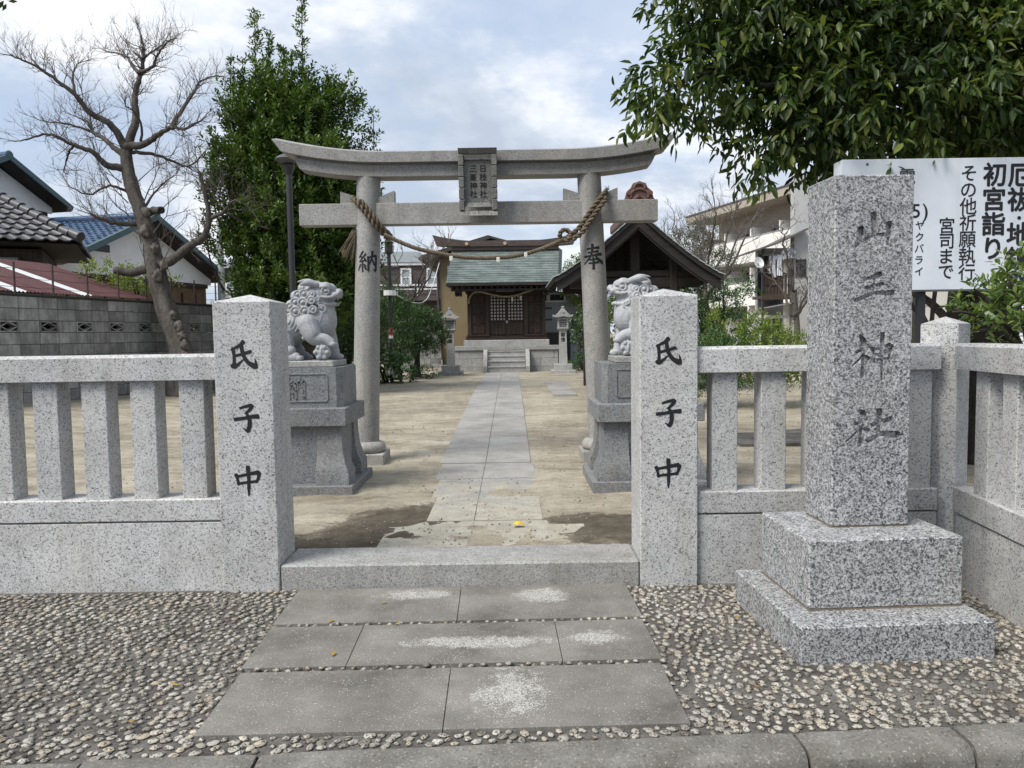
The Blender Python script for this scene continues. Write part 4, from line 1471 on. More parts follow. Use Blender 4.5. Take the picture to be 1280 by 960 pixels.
# ------------------------------------------------------------------ stone lanterns
def lantern(cx, label):
    cy, z0 = 23.5, gnd(23.5)
    t = thing('stone_lantern', label, 'lantern', (cx, cy, z0), 0, 'stone lanterns before the hall')
    MB().box(cx - 0.365, cx + 0.365, cy - 0.36, cy + 0.36, z0 - 0.05, z0 + 0.105, 0.01).build('base_slab', G_HALL, t)
    MB().box(cx - 0.27, cx + 0.27, cy - 0.26, cy + 0.26, z0 + 0.1, z0 + 0.285, 0.012).build('base_block', G_HALL, t)
    MB().frustum((cx - 0.125, cx + 0.125, cy - 0.12, cy + 0.12), z0 + 0.28, (cx - 0.105, cx + 0.105, cy - 0.1, cy + 0.1), z0 + 1.29).build('shaft', G_HALL, t)
    MB().frustum((cx - 0.11, cx + 0.11, cy - 0.11, cy + 0.11), z0 + 1.285, (cx - 0.165, cx + 0.165, cy - 0.165, cy + 0.165), z0 + 1.35).build('table', G_HALL, t)
    MB().box(cx - 0.165, cx + 0.165, cy - 0.165, cy + 0.165, z0 + 1.35, z0 + 1.40, 0.004).build('table_edge', G_HALL, t)
    h = MB()
    for sx in (-1, 1):
        for sy in (-1, 1):
            h.box(cx + sx * 0.135 - 0.025, cx + sx * 0.135 + 0.025, cy + sy * 0.135 - 0.025, cy + sy * 0.135 + 0.025, z0 + 1.40, z0 + 1.665)
    h.box(cx - 0.159, cx + 0.159, cy - 0.159, cy + 0.159, z0 + 1.63, z0 + 1.67)
    fb = h.build('fire_box', G_HALL, t)
    MB().box(cx - 0.105, cx + 0.105, cy - 0.12, cy + 0.12, z0 + 1.40, z0 + 1.63).build('lattice_shade', plain('lantern_inside', (0.05, 0.05, 0.05), 0.9), fb)
    g = MB()
    for k in range(3):
        g.box(cx - 0.108, cx + 0.108, cy - 0.13, cy - 0.121, z0 + 1.445 + k * 0.06, z0 + 1.465 + k * 0.06)
        g.box(cx - 0.07 + k * 0.06, cx - 0.05 + k * 0.06, cy - 0.128, cy - 0.1195, z0 + 1.402, z0 + 1.629)
    g.build('grille', G_HALL, fb)
    # roof: concave slopes, gable to the front, upturned eave ends
    top, bot = [], []
    for x in np.linspace(-1, 1, 21):
        a = abs(x)
        z = 1.70 + 0.27 * (1 - a) ** 1.7 + 0.045 * max(0, a - 0.75) / 0.25
        top.append((cx + x * 0.30, z0 + z + 0.035))
        bot.append((cx + x * 0.29, z0 + 1.668 + 0.05 * max(0, a - 0.6) / 0.4 + 0.06 * (1 - a)))
    MB().band(top, bot, cy - 0.27, cy + 0.27).build('roof', G_HALL, t, smooth=30)
    MB().box(cx - 0.035, cx + 0.035, cy - 0.28, cy + 0.28, z0 + 1.985, z0 + 2.03, 0.01).build('ridge', G_HALL, t)
    MB().prism([(cx - 0.06, z0 + 1.86), (cx + 0.06, z0 + 1.86), (cx + 0.02, z0 + 1.82), (cx - 0.02, z0 + 1.82)], cy - 0.285, cy - 0.265).build('gable_carving', G_HALL, t)
    for k, ch in enumerate('献燈'):
        mb = MB()
        text_flat(mb, ch, lambda u, v: (cx + u, cy - 0.123 + 0.012 * 0.8, z0 + 1.17 - 0.15 * k + v), 0.13, 0.02)
        mb.build('character', INK, t, fix=False)


lantern(-1.858, 'grey stone lantern on a two-step base, left of the hall steps by the ochre wall')
lantern(1.572, 'grey stone lantern on a two-step base, right of the hall steps by the grey shed')

# ------------------------------------------------------------------ main hall
HX = -0.165
hall = thing('shrine_hall', 'small dark wooden shrine hall with green copper roof on a stone platform', 'shrine', (HX, 26.5, 0.3))
gz0 = gnd(25)
# stone platform: facing stones laid in courses, coping on top
plat = MB().box(-1.83, 1.50, 24.95, 28.2, gz0 - 0.1, 1.0).build('platform', G_HALL, hall)
crs = [(gz0 - 0.06, gz0 + 0.155, [-1.84, -0.9, 0.6, 1.51]), (gz0 + 0.163, gz0 + 0.42, [-1.84, -1.29, -0.92, 0.6, 0.95, 1.51]), (gz0 + 0.428, gz0 + 0.688, [-1.84, -1.70, -0.92, -0.15, 0.6, 1.38, 1.51])]
for z0, z1, xs in crs:
    for a, b in zip(xs[:-1], xs[1:]):
        MB().box(a + 0.004, b - 0.004, 24.90, 24.97, z0, z1, 0.006).build('facing_stone', G_HALL, plat)
for k in range(2):
    MB().box((-1.87, -0.168)[k], (-0.172, 1.535)[k], 24.85, 25.4, 0.995, 1.135, 0.008).build('coping_stone', G_HALL, plat)
MB().box(-1.56, 1.245, 25.2, 28.0, 1.13, 1.325, 0.012).build('upper_plinth', G_HALL, hall)
# steps and cheek walls
stp = [(24.33, 0.50), (24.52, 0.67), (24.71, 0.83), (24.87, 0.985)]
for k, (y, z) in enumerate(stp):
    MB().box(-0.775, 0.445, y - 0.02, 24.94, z - 0.05, z, 0.008).build('tread', G_HALL, hall)
    MB().box(-0.772, 0.442, y, 24.94, gz0 - 0.05 if k == 0 else stp[k - 1][1] + 0.001, z - 0.051, 0.0).build('riser', G_HALL, hall)
for x0, x1 in ((-0.905, -0.778), (0.448, 0.575)):
    MB().prism([(24.25, gz0 - 0.05), (24.93, gz0 - 0.05), (24.93, 1.02), (24.80, 1.02), (24.25, 0.50)], x0, x1, 'x').build('cheek_stone', G_HALL, hall)

# timber body
BX0, BX1, BY = -1.455, 1.15, 25.75
body = MB().box(BX0 + 0.05, BX1 - 0.05, BY + 0.09, 27.7, 1.325, 3.4).build('wall', HALLWOOD, hall)
for x in (BX0, -0.855, 0.435, BX1 - 0.13):
    MB().box(x, x + 0.13, BY - 0.02, BY + 0.11, 1.325, 3.05, 0.008).build('post', HALLWOOD, hall)
MB().box(BX0 - 0.06, BX1 + 0.06, BY - 0.05, BY + 0.1, 1.325, 1.45, 0.006).build('ground_sill', HALLWOOD_X, hall)
for x0, x1 in ((BX0 - 0.02, -0.72), (0.45, BX1 + 0.03)):
    MB().box(x0, x1, BY - 0.075, BY - 0.051, 1.455, 1.50).build('ledge', HALLWOOD_X, hall)
MB().box(BX0 - 0.05, BX1 + 0.05, BY - 0.045, BY + 0.1, 2.86, 3.02, 0.006).build('head_beam', HALLWOOD_X, hall)
# panelled side shutters
for x0, x1 in ((BX0 + 0.132, -0.857), (0.567, BX1 - 0.132)):
    sh = MB().box(x0, x1, BY + 0.03, BY + 0.085, 1.455, 2.86).build('shutter', HALLWOOD, hall)
    w = (x1 - x0) / 2
    for c in range(2):
        for r_ in range(4):
            za = 1.50 + r_ * 0.34
            MB().box(x0 + c * w + 0.03, x0 + (c + 1) * w - 0.03, BY + 0.012, BY + 0.034, za + 0.03, za + 0.31, 0.01).build('panel', HALLWOOD_X, sh)
    for r_ in range(5):
        MB().box(x0, x1, BY + 0.005, BY + 0.029, 1.49 + r_ * 0.34 - 0.02, 1.49 + r_ * 0.34 + 0.02).build('rail', HALLWOOD_X, sh)
# lattice doors: paper behind a square grid
for s, (x0, x1) in enumerate(((-0.722, -0.147), (-0.141, 0.433))):
    d = MB().box(x0, x1, BY + 0.05, BY + 0.085, 1.455, 2.86).build('door', HALLWOOD, hall)
    MB().box(x0 + 0.05, x1 - 0.05, BY + 0.042, BY + 0.0495, 1.965, 2.80).build('paper_pane', PAPER, d)
    n = 6
    for k in range(n):
        x = x0 + 0.03 + (x1 - x0 - 0.06) * (k) / (n - 1)
        MB().box(x - 0.022, x + 0.022, BY + 0.014, BY + 0.041, 1.95, 2.83).build('lattice_bar', HALLWOOD, d)
    for k in range(9):
        z = 1.965 + (2.81 - 1.965) * k / 8
        MB().box(x0, x1, BY + 0.010, BY + 0.036, z - 0.021, z + 0.021).build('lattice_bar', HALLWOOD_X, d)
    for k in range(4):
        xa = x0 + 0.04 + (x1 - x0 - 0.08) * k / 4
        MB().box(xa + 0.003, xa + (x1 - x0 - 0.08) / 4 - 0.003, BY + 0.03, BY + 0.051, 1.50, 1.93, 0.004).build('plank', HALLWOOD, d)
lk = MB().box(-0.185, -0.10, BY - 0.005, BY + 0.012, 1.925, 1.955).box(-0.155, -0.13, BY - 0.01, BY + 0.009, 1.86, 1.93)
lk.build('latch', STEEL, hall)
MB().box(-0.48, 0.13, BY - 0.07, BY - 0.05, 2.93, 3.03, 0.004).build('name_board', plain('grey_board', (0.33, 0.34, 0.35), 0.7), hall)
# eave brackets and rafters
for k in range(18):
    x = -1.88 + k * (3.1 / 17)
    MB().box(x - 0.03, x + 0.03, 24.98, 26.2, 2.99, 3.06).build('rafter', DARKWOOD, hall)
MB().box(-1.93, 1.33, 25.0, 25.12, 2.92, 2.985).build('eave_purlin', DARKWOOD, hall)
for x in (-1.78, -1.66, 1.08, 1.2):
    MB().box(x - 0.04, x + 0.04, 25.15, 25.75, 2.78, 2.918).build('bracket', DARKWOOD, hall)
# small side veranda brackets that stick out on the right
for z in (2.33, 1.95):
    MB().box(BX1 + 0.002, BX1 + 0.22, BY + 0.05, BY + 0.35, z, z + 0.06).build('side_bracket', DARKWOOD, hall)

# roof: courses of copper strips on a slightly concave slope, with hip-cut ends
E0, E1 = (24.88, 3.16), (26.55, 4.42)


def rp(t):
    y = E0[0] + (E1[0] - E0[0]) * t
    z = E0[1] + (E1[1] - E0[1]) * (t * 0.78 + 0.22 * t * t)
    xl = -2.07 + 0.10 * t
    xr = 1.52 + 0.16 * t
    return y, z, xl, xr


roof = MB()
vs = []
NC = 14
roof = MB().add([(-2.07, 24.9, 3.08), (1.50, 24.9, 3.08), (1.66, 26.55, 4.36), (-1.97, 26.55, 4.36), (-1.97, 28.3, 3.08), (1.66, 28.3, 3.08)], [(0, 1, 2, 3), (3, 2, 5, 4), (0, 3, 4), (1, 5, 2), (0, 4, 5, 1)]).build('roof', DARKWOOD, hall)
for k in range(NC):
    t0, t1 = k / NC, (k + 1) / NC + 0.02
    y0, z0, a0, b0 = rp(t0)
    y1, z1, a1, b1 = rp(min(t1, 1.0))
    L = 0.030
    mb = MB()
    # strip with a turned-down lower edge
    mb.add([(a0, y0 - 0.006, z0 + 0.012), (b0, y0 - 0.006, z0 + 0.012), (b0, y0 - 0.006, z0 + L + 0.012), (a0, y0 - 0.006, z0 + L + 0.012),
            (a1, y1, z1 + 0.012), (b1, y1, z1 + 0.012), (a1, y1, z1 - 0.01), (b1, y1, z1 - 0.01)],
           [(0, 1, 2, 3), (3, 2, 5, 4), (0, 3, 4, 6), (1, 7, 5, 2)])
    mb.build('copper_course', COPPER, roof, fix=False)
    # slanting gable-end faces left and right
    for s, (e0, e1) in ((-1, (a0, a1)), (1, (b0, b1))):
        dx = 0.0 if s < 0 else 0.0
        out = 0.13 if s < 0 else 0.24
        yb0, yb1 = y0 + 0.9 * (1 - t0) + 0.1, y1 + 0.9 * (1 - t1) + 0.1
        MB().add([(e0, y0, z0 + L), (e1, y1, z1 + L * 0.5), (e1 + s * out * (0.6), y1 + 0.55, z1 + 0.0), (e0 + s * out * 0.6, y0 + 0.55, z0 + 0.0)],
                 [(0, 1, 2, 3)]).build('copper_hip', COPPER, roof, fix=False)
for x0, x1 in ((-2.085, 1.53),):
    MB().box(x0, x1, 24.86, 24.93, 3.085, 3.155).build('eave_board', DARKWOOD, roof)
# upper box under the ridge and the long upswept ridge
MB().box(-1.97, 1.66, 26.36, 26.72, 4.38, 4.52).build('ridge_box', COPPER_BROWN, roof)
top, bot = [], []
for x in np.linspace(-1, 1, 41):
    a = max(0, abs(x) - 0.45) / 0.55
    top.append((HX + 2.47 * x, 4.69 + 0.21 * a ** 1.6))
    bot.append((HX + 2.33 * x, 4.50 + 0.055 * a ** 2.2))
rg = MB().band(top, bot, 26.30, 26.74).build('ridge', COPPER_BROWN, roof, smooth=30)
for x in (-1.47, -0.17):
    MB().tube([(x, 26.30, 4.585), (x, 26.26, 4.585)], [0.062, 0.055], 20).build('crest_disc', plain('gilt_disc', (0.42, 0.30, 0.20), 0.5), rg)
# rope across the front of the hall
_st = STRAW
STRAW = plain('pale_straw', (0.36, 0.30, 0.20), 0.9, 0.35, 8.0)
hr = thing('straw_rope', 'pale straw rope draped below the eaves across the hall doors', 'rope', (-0.35, 25.5, 2.8))
twisted([(-1.40, 25.64, 2.55), (-1.36, 25.62, 2.75), (-1.22, 25.62, 2.90), (-1.0, 25.62, 2.93), (-0.65, 25.61, 2.84), (-0.25, 25.61, 2.76), (0.15, 25.61, 2.79), (0.5, 25.61, 2.90), (0.85, 25.62, 3.0)], 0.034, 0.14, 2, hr)
STRAW = _st
for x, z in ((0.05, 2.76), (0.33, 2.80)):
    MB().box(x - 0.03, x + 0.03, 25.56, 25.568, z - 0.17, z - 0.03).build('paper_streamer', PAPER, hr)

# ------------------------------------------------------------------ water pavilion on the right
PXC, PY0, PY1 = 2.50, 15.0, 18.4
pav = thing('water_pavilion', 'dark timber pavilion with a curved gable roof and carved ridge tile, right of the path', 'pavilion', (PXC, 16.6, 0.25))


def pz(x):
    """underside curve of the roof as height over distance from the ridge"""
    a = min(1.0, abs(x) / 1.64)
    return 3.88 - 1.40 * (1.16 * a - 0.16 * a * a) + 0.10 * a ** 3 - 0.05 * (1 - a) ** 3


XS = np.linspace(-1.64, 1.64, 33)


def band_at(off_t, off_b, y0, y1, name, m, par, xs=XS, k=1.0):
    top = [(PXC + x * k, pz(x) + off_t) for x in xs]
    bot = [(PXC + x * k * 0.995, pz(x) + off_b) for x in xs]
    return MB().band(top, bot, y0, y1).build(name, m, par, smooth=25)


proof = band_at(0.0, -0.045, PY0 + 0.06, PY1, 'roof', DARKWOOD, pav)
# copper sheets as separate shingle courses down both slopes
SH = copper('pale_copper', (0.24, 0.28, 0.275), (0.34, 0.385, 0.375), (0.43, 0.47, 0.455))
for s in (-1, 1):
    n = 13
    for k in range(n):
        a0, a1 = 1.655 * k / n, 1.655 * (k + 1) / n + 0.015
        x0, x1 = s * a0, s * a1
        sl = 0.012
        for j in range(4):
            ya = PY0 + (PY1 - PY0) * j / 4 + (0.0 if j else -0.02)
            yb = PY0 + (PY1 - PY0) * (j + 1) / 4 - 0.006
            MB().band([(PXC + x0, pz(x0) + 0.022), (PXC + x1, pz(x1) + 0.022 + sl)], [(PXC + x0, pz(x0) + 0.002), (PXC + x1, pz(x1) + 0.002 + sl)], ya, yb).build('copper_sheet', SH, proof)
BARGE = wood('barge_wood', (0.014, 0.012, 0.011), (0.034, 0.029, 0.027), along='x')
band_at(-0.002, -0.085, PY0, PY0 + 0.058, 'verge_board', BARGE, proof)
band_at(-0.092, -0.29, PY0 + 0.05, PY0 + 0.11, 'barge_board', BARGE, proof, np.linspace(-1.60, 1.60, 33))
band_at(-0.30, -0.335, PY0 + 0.07, PY0 + 0.12, 'barge_trim', BARGE, proof, np.linspace(-1.35, 1.35, 25))
# upturned tips
# rafters under the slopes
for s in (-1, 1):
    for k in range(15):
        y = PY0 + 0.2 + k * 0.215
        pts = [(PXC + s * a, y, pz(s * a) - 0.085) for a in (0.12, 0.6, 1.1, 1.58)]
        mb = MB()
        for p0, p1 in zip(pts[:-1], pts[1:]):
            mb.bar(p0, p1, 0.05, 0.065)
        mb.build('rafter', DARKWOOD, pav)
for sx in (-0.77, 0.77):
    for y in (15.55, 17.7):
        MB().box(PXC + sx - 0.075, PXC + sx + 0.075, y - 0.075, y + 0.075, 0.2, pz(sx) - 0.18, 0.008).build('post', DARKWOOD_Z, pav)
for y in (15.55, 17.7):
    MB().box(PXC - 1.30, PXC + 1.30, y - 0.06, y + 0.06, 2.40, 2.60, 0.008).build('cross_beam', DARKWOOD, pav)
    MB().box(PXC - 1.05, PXC + 1.05, y - 0.05, y + 0.05, 2.62, 2.74, 0.008).build('cross_beam', DARKWOOD, pav)
    MB().box(PXC - 0.09, PXC + 0.09, y - 0.055, y + 0.055, 2.742, 3.55).build('king_post', DARKWOOD_Z, pav)
    for s in (-1, 1):
        MB().prism([(PXC + s * 0.9, 2.40), (PXC + s * 0.45, 2.40), (PXC + s * 0.62, 2.28), (PXC + s * 0.9, 2.17)], y - 0.04, y + 0.04).build('bracket', DARKWOOD, pav)
for sx in (-0.98, 0.98):
    MB().box(PXC + sx - 0.07, PXC + sx + 0.07, 15.1, 18.3, pz(sx) - 0.30, pz(sx) - 0.12).build('purlin', DARKWOOD, pav)
MB().box(PXC - 0.08, PXC + 0.08, 15.15, 18.3, 3.60, 3.76).build('ridge_beam', DARKWOOD, pav)
MB().prism([(PXC - 1.2, 2.60), (PXC + 1.2, 2.60), (PXC + 1.0, pz(1.0) - 0.1), (PXC + 0.5, pz(0.5) - 0.1), (PXC, pz(0) - 0.1), (PXC - 0.5, pz(0.5) - 0.1), (PXC - 1.0, pz(1.0) - 0.1)], 17.72, 17.78).build('gable_boarding', DARKWOOD, pav)
# ridge with ornamental end tile
RT = plain('red_brown_tile', (0.115, 0.062, 0.050), 0.6, 0.25, 6.0)
MB().box(PXC - 0.12, PXC + 0.12, PY0 + 0.1, PY1 + 0.05, 3.83, 4.04, 0.03).build('ridge_tiles', RT, proof)
on = MB().prism([(PXC - 0.31, 3.93), (PXC - 0.36, 4.0), (PXC - 0.27, 4.08), (PXC - 0.23, 4.22), (PXC - 0.155, 4.28), (PXC - 0.12, 4.36), (PXC, 4.40), (PXC + 0.12, 4.36), (PXC + 0.155, 4.28), (PXC + 0.23, 4.22), (PXC + 0.27, 4.08), (PXC + 0.36, 4.0), (PXC + 0.31, 3.93), (PXC + 0.15, 3.95), (PXC, 4.05), (PXC - 0.15, 3.95)], PY0 - 0.06, PY0 + 0.10).build('ridge_end_tile', RT, proof, smooth=30)
for r0, r1, zc in ((0.17, 0.025, 4.12), (0.10, 0.03, 4.28)):
    pts = [(PXC + r0 * math.cos(a), PY0 - 0.07, zc + r0 * math.sin(a) * 0.75) for a in np.linspace(-0.3, math.pi + 0.3, 14)]
    MB().tube(pts, r1, 8).build('scroll', RT, on, smooth=60)
for s in (-1, 1):
    pts = [(PXC + s * (0.02 + 0.24 * q), PY0 - 0.065, 4.12 - 0.19 * q) for q in (0, 0.5, 1)]
    MB().tube(pts, [0.035, 0.032, 0.03], 6).build('scroll', RT, on)
    MB().tube([(PXC + s * 0.21, PY0 - 0.07, 4.17), (PXC + s * 0.21, PY0 - 0.1, 4.17)], [0.05, 0.04], 12).build('scroll', RT, on)
# water basin below and hanging rack seen over the gate post
tag(MB().box(PXC - 0.55, PXC + 0.55, 16.3, 17.0, 0.2, 0.95, 0.05).build('water_basin', G_PED), 'grey stone water basin under the pavilion roof', 'basin')
rk = thing('wire_rack', 'thin metal ladle rack under the pavilion above the right gate post', 'rack', (2.7, 15.3, 1.9))
m = MB()
m.tube([(2.18, 15.3, 1.98), (2.65, 15.3, 2.05), (3.02, 15.3, 2.24), (3.22, 15.3, 2.26)], 0.012, 6).tube([(2.2, 15.3, 1.9), (3.22, 15.3, 1.93)], 0.012, 6)
for x in (2.35, 2.6, 2.62, 2.85, 3.02, 3.2):
    m.tube([(x - 0.06, 15.3, 1.9), (x, 15.3, 2.0 + (x - 2.18) * 0.24)], 0.009, 5)
m.tube([(3.22, 15.3, 2.26), (3.22, 15.3, 0.25)], 0.014, 6)
m.tube([(2.2, 15.3, 1.98), (2.2, 15.3, 0.25)], 0.014, 6)
m.build('frame', GREY_METAL, rk)

# ------------------------------------------------------------------ sign board behind the name stone
sg = thing('notice_board', 'white painted notice board with large black vertical lettering behind the name stone', 'sign', (3.7, 6.0, 0.08))
def signmat(nt):
    v = coords(nt)
    n = noise(nt, v, 2.2, 6.0, 0.62)
    vs = nd(nt, 'ShaderNodeVectorMath', {0: v, 1: (7, 7, 0.7)}, operation='MULTIPLY').outputs[0]
    s = noise(nt, vs, 1.0, 5.0, 0.6)
    c = ramp(nt, n, [(0.3, (0.56, 0.60, 0.645)), (0.7, (0.68, 0.71, 0.75))])
    c = mixc(nt, ramp(nt, s, [(0.55, 0.0), (0.8, 0.35)]), c, (0.34, 0.35, 0.36))
    return bsdf(nt, c, 0.4, n, 0.03, 0.002, 0.4)


SIGNM = mat('sign_paint', signmat)
SYF = 5.985
brd = MB().box(2.555, 5.05, SYF, SYF + 0.03, 1.797, 2.800, 0.003).build('board', SIGNM, sg)
MB().add([(2.555, SYF + 0.001, 1.80), (2.555, SYF + 0.001, 2.798), (2.522, SYF + 0.07, 2.785), (2.522, SYF + 0.07, 1.80)], [(0, 1, 2, 3)]).build('side_flange', SIGNM, brd)
MB().box(2.53, 5.06, SYF + 0.002, SYF + 0.07, 1.786, 1.7965).build('lower_flange', GREY_METAL, brd)
for x in (2.60, 3.185, 4.4):
    MB().box(x, x + 0.05, SYF + 0.032, SYF + 0.09, 0.0, 2.75).build('post', BLACK_METAL, sg)
for x in (2.75, 3.98, 4.9):
    MB().lathe([(0.013, -0.008), (0.011, 0.0)], (0, 0, 0), 12, Matrix.Translation((x, SYF - 0.002, 2.762)) @ Matrix.Rotation(R(90), 4, 'X')).build('bolt', GREY_METAL, brd)


def column(x, ztop, s, size, pitch, bold):
    z = ztop
    for ch in s:
        if ch == '・':
            mb = MB()
            mb.lathe([(0.014, 0), (0.014, 0.002)], (0, 0, 0), 14, Matrix.Translation((x, SYF - 0.0012, z - pitch * 0.22)) @ Matrix.Rotation(R(90), 4, 'X'))
            mb.build('character', INK, brd)
            z -= pitch * 0.42
            continue
        mb = MB()
        text_flat(mb, ch, lambda u, v: (x + u, SYF - 0.0015, z - pitch / 2 + v), size, bold)
        mb.build('character', INK, brd, fix=False)
        z -= pitch


column(3.925, 2.755, '厄祓・地鎮祭', 0.192, 0.187, 0.022)
column(3.728, 2.760, '初宮詣り', 0.188, 0.187, 0.022)
column(3.530, 2.745, 'その他祈願執行', 0.136, 0.1255, 0.008)
column(3.370, 2.345, '宮司まで', 0.130, 0.1175, 0.010)
column(3.060, 2.728, '電', 0.13, 0.13, 0.008)
mb = MB()
for u0, c in ((-0.035, '5'), (0.035, ')')):
    vs, fs = glyph(c, 0.01)
    mb.add([(3.165 + u0 + x * 0.15, SYF - 0.0015, 2.405 + y * 0.15) for x, y in vs], fs)
mb.build('character', INK, brd, fix=False)
column(3.160, 2.335, 'ヤクバライ', 0.075, 0.088, 0.01)

# ------------------------------------------------------------------ lamp posts
lp = thing('lamp_post', 'slim dark lamp post with a saucer-shaped head behind the left end of the torii', 'lamp post', (-3.39, 12, 0.15))
MB().tube([(-3.385, 12, 0.1), (-3.385, 12, 4.05), ], [0.052, 0.046], 14).build('pole', BLACK_METAL, lp, smooth=40)
MB().lathe([(0.05, 0), (0.09, 0.11), (0.095, 0.14), (0.05, 0.14)], (-3.385, 12, 4.0), 18).build('collar', BLACK_METAL, lp, smooth=30)
MB().lathe([(0.08, 0.0), (0.17, 0.05), (0.18, 0.07), (0.14, 0.11), (0.08, 0.14), (0.02, 0.15)], (-3.41, 12, 4.16), 24).build('lamp_head', plain('lamp_head', (0.09, 0.09, 0.092), 0.5), lp, smooth=60)
lp2 = thing('lamp_post', 'thin black post carrying a small lantern head and a red-and-white band by the hydrangea', 'lamp post', (-3.13, 20, 0.3))
MB().tube([(-3.13, 20, 0.25), (-3.13, 20, 3.62)], 0.05, 12).build('pole', BLACK_METAL, lp2, smooth=40)
MB().lathe([(0.05, 0), (0.11, 0.05), (0.10, 0.30), (0.14, 0.31), (0.05, 0.38), (0.02, 0.45)], (-3.13, 20, 3.60), 16).build('lamp_head', BLACK_METAL, lp2, smooth=30)
MB().tube([(-3.13, 20, 2.55), (-3.13, 20, 2.68)], 0.16, 12).build('junction_box', WHITE_PAINT, lp2)
MB().tube([(-3.13, 20, 1.52), (-3.13, 20, 1.72)], 0.056, 12).build('red_band', plain('red_paint', (0.36, 0.05, 0.06), 0.6), lp2)
MB().tube([(-3.13, 20, 1.44), (-3.13, 20, 1.515)], 0.056, 12).build('white_band', WHITE_PAINT, lp2)
ug = thing('utility_pole', 'grey concrete utility pole beside the dark evergreen tree', 'utility pole', (-12.4, 33, 0.3))
MB().tube([(-12.35, 33, 0.3), (-12.32, 33, 6.6)], [0.16, 0.125], 12).build('pole', plain('concrete_pole', (0.36, 0.37, 0.38), 0.8), ug, smooth=40)
MB().tube([(-12.32, 32.9, 4.85), (-12.32, 32.9, 4.92)], 0.17, 12).build('band', STEEL, ug)

# ------------------------------------------------------------------ concrete block wall along the left boundary
WA = math.atan2(0.974, 0.227)
WO = Vector((-8.353, 11.5, 0))


def wall_pt(s, v=0.0, z=0.0):
    """along the wall s, behind it v (to the left)"""
    return Vector((WO.x + 0.227 * s - 0.974 * v, WO.y + 0.974 * s + 0.227 * v, z))


def block_mat(nt):
    v = coords(nt)
    oi = nd(nt, 'ShaderNodeObjectInfo')
    tone = ramp(nt, oi.outputs['Random'], [(0.0, 0.72), (0.5, 1.0), (1.0, 1.22)])
    n = noise(nt, v, 5.0, 6.0, 0.65)
    vs = nd(nt, 'ShaderNodeVectorMath', {0: v, 1: (14, 14, 1.5)}, operation='MULTIPLY').outputs[0]
    s = noise(nt, vs, 1.0, 5.0, 0.6)
    c = ramp(nt, n, [(0.3, (0.16, 0.16, 0.156)), (0.5, (0.24, 0.24, 0.234)), (0.7, (0.33, 0.33, 0.32))])
    c = mixc(nt, 1.0, c, tone, 'MULTIPLY')
    c = mixc(nt, mth(nt, 'MULTIPLY', ramp(nt, s, [(0.45, 0.0), (0.7, 1.0)]), 0.5), c, (0.06, 0.06, 0.056))
    return bsdf(nt, c, 0.9, noise(nt, v, 90.0, 3.0), 0.4, 0.004, 0.2)


BLOCKM = mat('weathered_block', block_mat)
bw = thing('block_wall', 'weathered grey concrete block wall with openwork blocks behind the left fence and bare tree', 'wall', WO, WA)
MB().box(-0.5, 13.2, 0.02, 0.14, -0.2, 0.447).build('footing', BLOCKM, bw, local=True)
for _a, _b in ((0.45, 0.648), (0.848, 1.648), (1.848, 2.245)):
    MB().box(-0.5, 13.2, 0.010, 0.112, _a, _b).build('mortar', plain('dark_mortar', (0.035, 0.035, 0.033), 0.9), bw, local=True)
blk = MB().box(0.004, 0.396, 0, 0.12, 0.004, 0.196, 0.004).mesh('block', BLOCKM)
dm = MB()
for a in ((0.004, 0.396, 0.004, 0.03), (0.004, 0.396, 0.17, 0.196)):
    dm.box(a[0], a[1], -0.004, 0.124, a[2], a[3])
for a in ((0.004, 0.035), (0.365, 0.396)):
    dm.box(a[0], a[1], -0.004, 0.124, 0.03, 0.17)
for sx in (-1, 1):
    pts = [(0.2 + sx * 0.165 * t, 0.0, 0.1 + 0.07 * (1 - 2 * t)) for t in (0, 0.5, 1)]
for k in range(4):
    sx, sz = (-1, 1)[k % 2], (-1, 1)[k // 2]
    P = [(0.2 + sx * x, 0.1 + sz * z) for x, z in ((0.168, 0.0), (0.11, 0.022), (0.055, 0.05), (0.0, 0.072))]
    for a, b in zip(P[:-1], P[1:]):
        dm.bar((a[0], 0.06, a[1]), (b[0], 0.06, b[1]), 0.125, 0.016)
dm.bar((0.06, 0.06, 0.17), (0.2, 0.06, 0.10), 0.12, 0.012) if False else None
deco = dm.mesh('openwork_block', BLOCKM)
for course in range(9):
    z = 0.448 + course * 0.2
    offs = 0.0 if course not in () else 0.2
    for k in range(-1, 32):
        o_w = (course in (6, 1)) and (k % 2 == 0)
        o = bpy.data.objects.new('openwork_block' if o_w else 'block', deco if o_w else blk)
        COL.objects.link(o)
        o.parent = bw
        o.location = (0.4 * k + offs, 0, z)
for k in range(-1, 16):
    MB().box(0.8 * k + 0.004, 0.8 * k + 0.796, -0.02, 0.14, 2.249, 2.292, 0.008).build('coping', plain('dark_coping', (0.04, 0.038, 0.035), 0.9), bw, local=True)

wf = thing('wire_fence', 'rusty wire strands on thin iron posts along the block wall top', 'fence', wall_pt(0, 0.06, 2.29), WA)
for k in range(12):
    MB().box(0.42 + 0.785 * k - 0.012, 0.42 + 0.785 * k + 0.012, -0.012, 0.012, 0, 0.52).build('post', plain('rust', (0.06, 0.04, 0.035), 0.8), wf, local=True)
for z in (0.12, 0.27, 0.42):
    m = MB()
    pts = [(0.2 * k, 0, z + 0.008 * math.sin(k * 1.9) - 0.012 * abs(math.sin(k * 0.2 * math.pi / 0.785 - 1.68))) for k in range(50)]
    m.tube(pts, 0.004, 4)
    m.build('wire', MATS['rust'], wf, local=True)

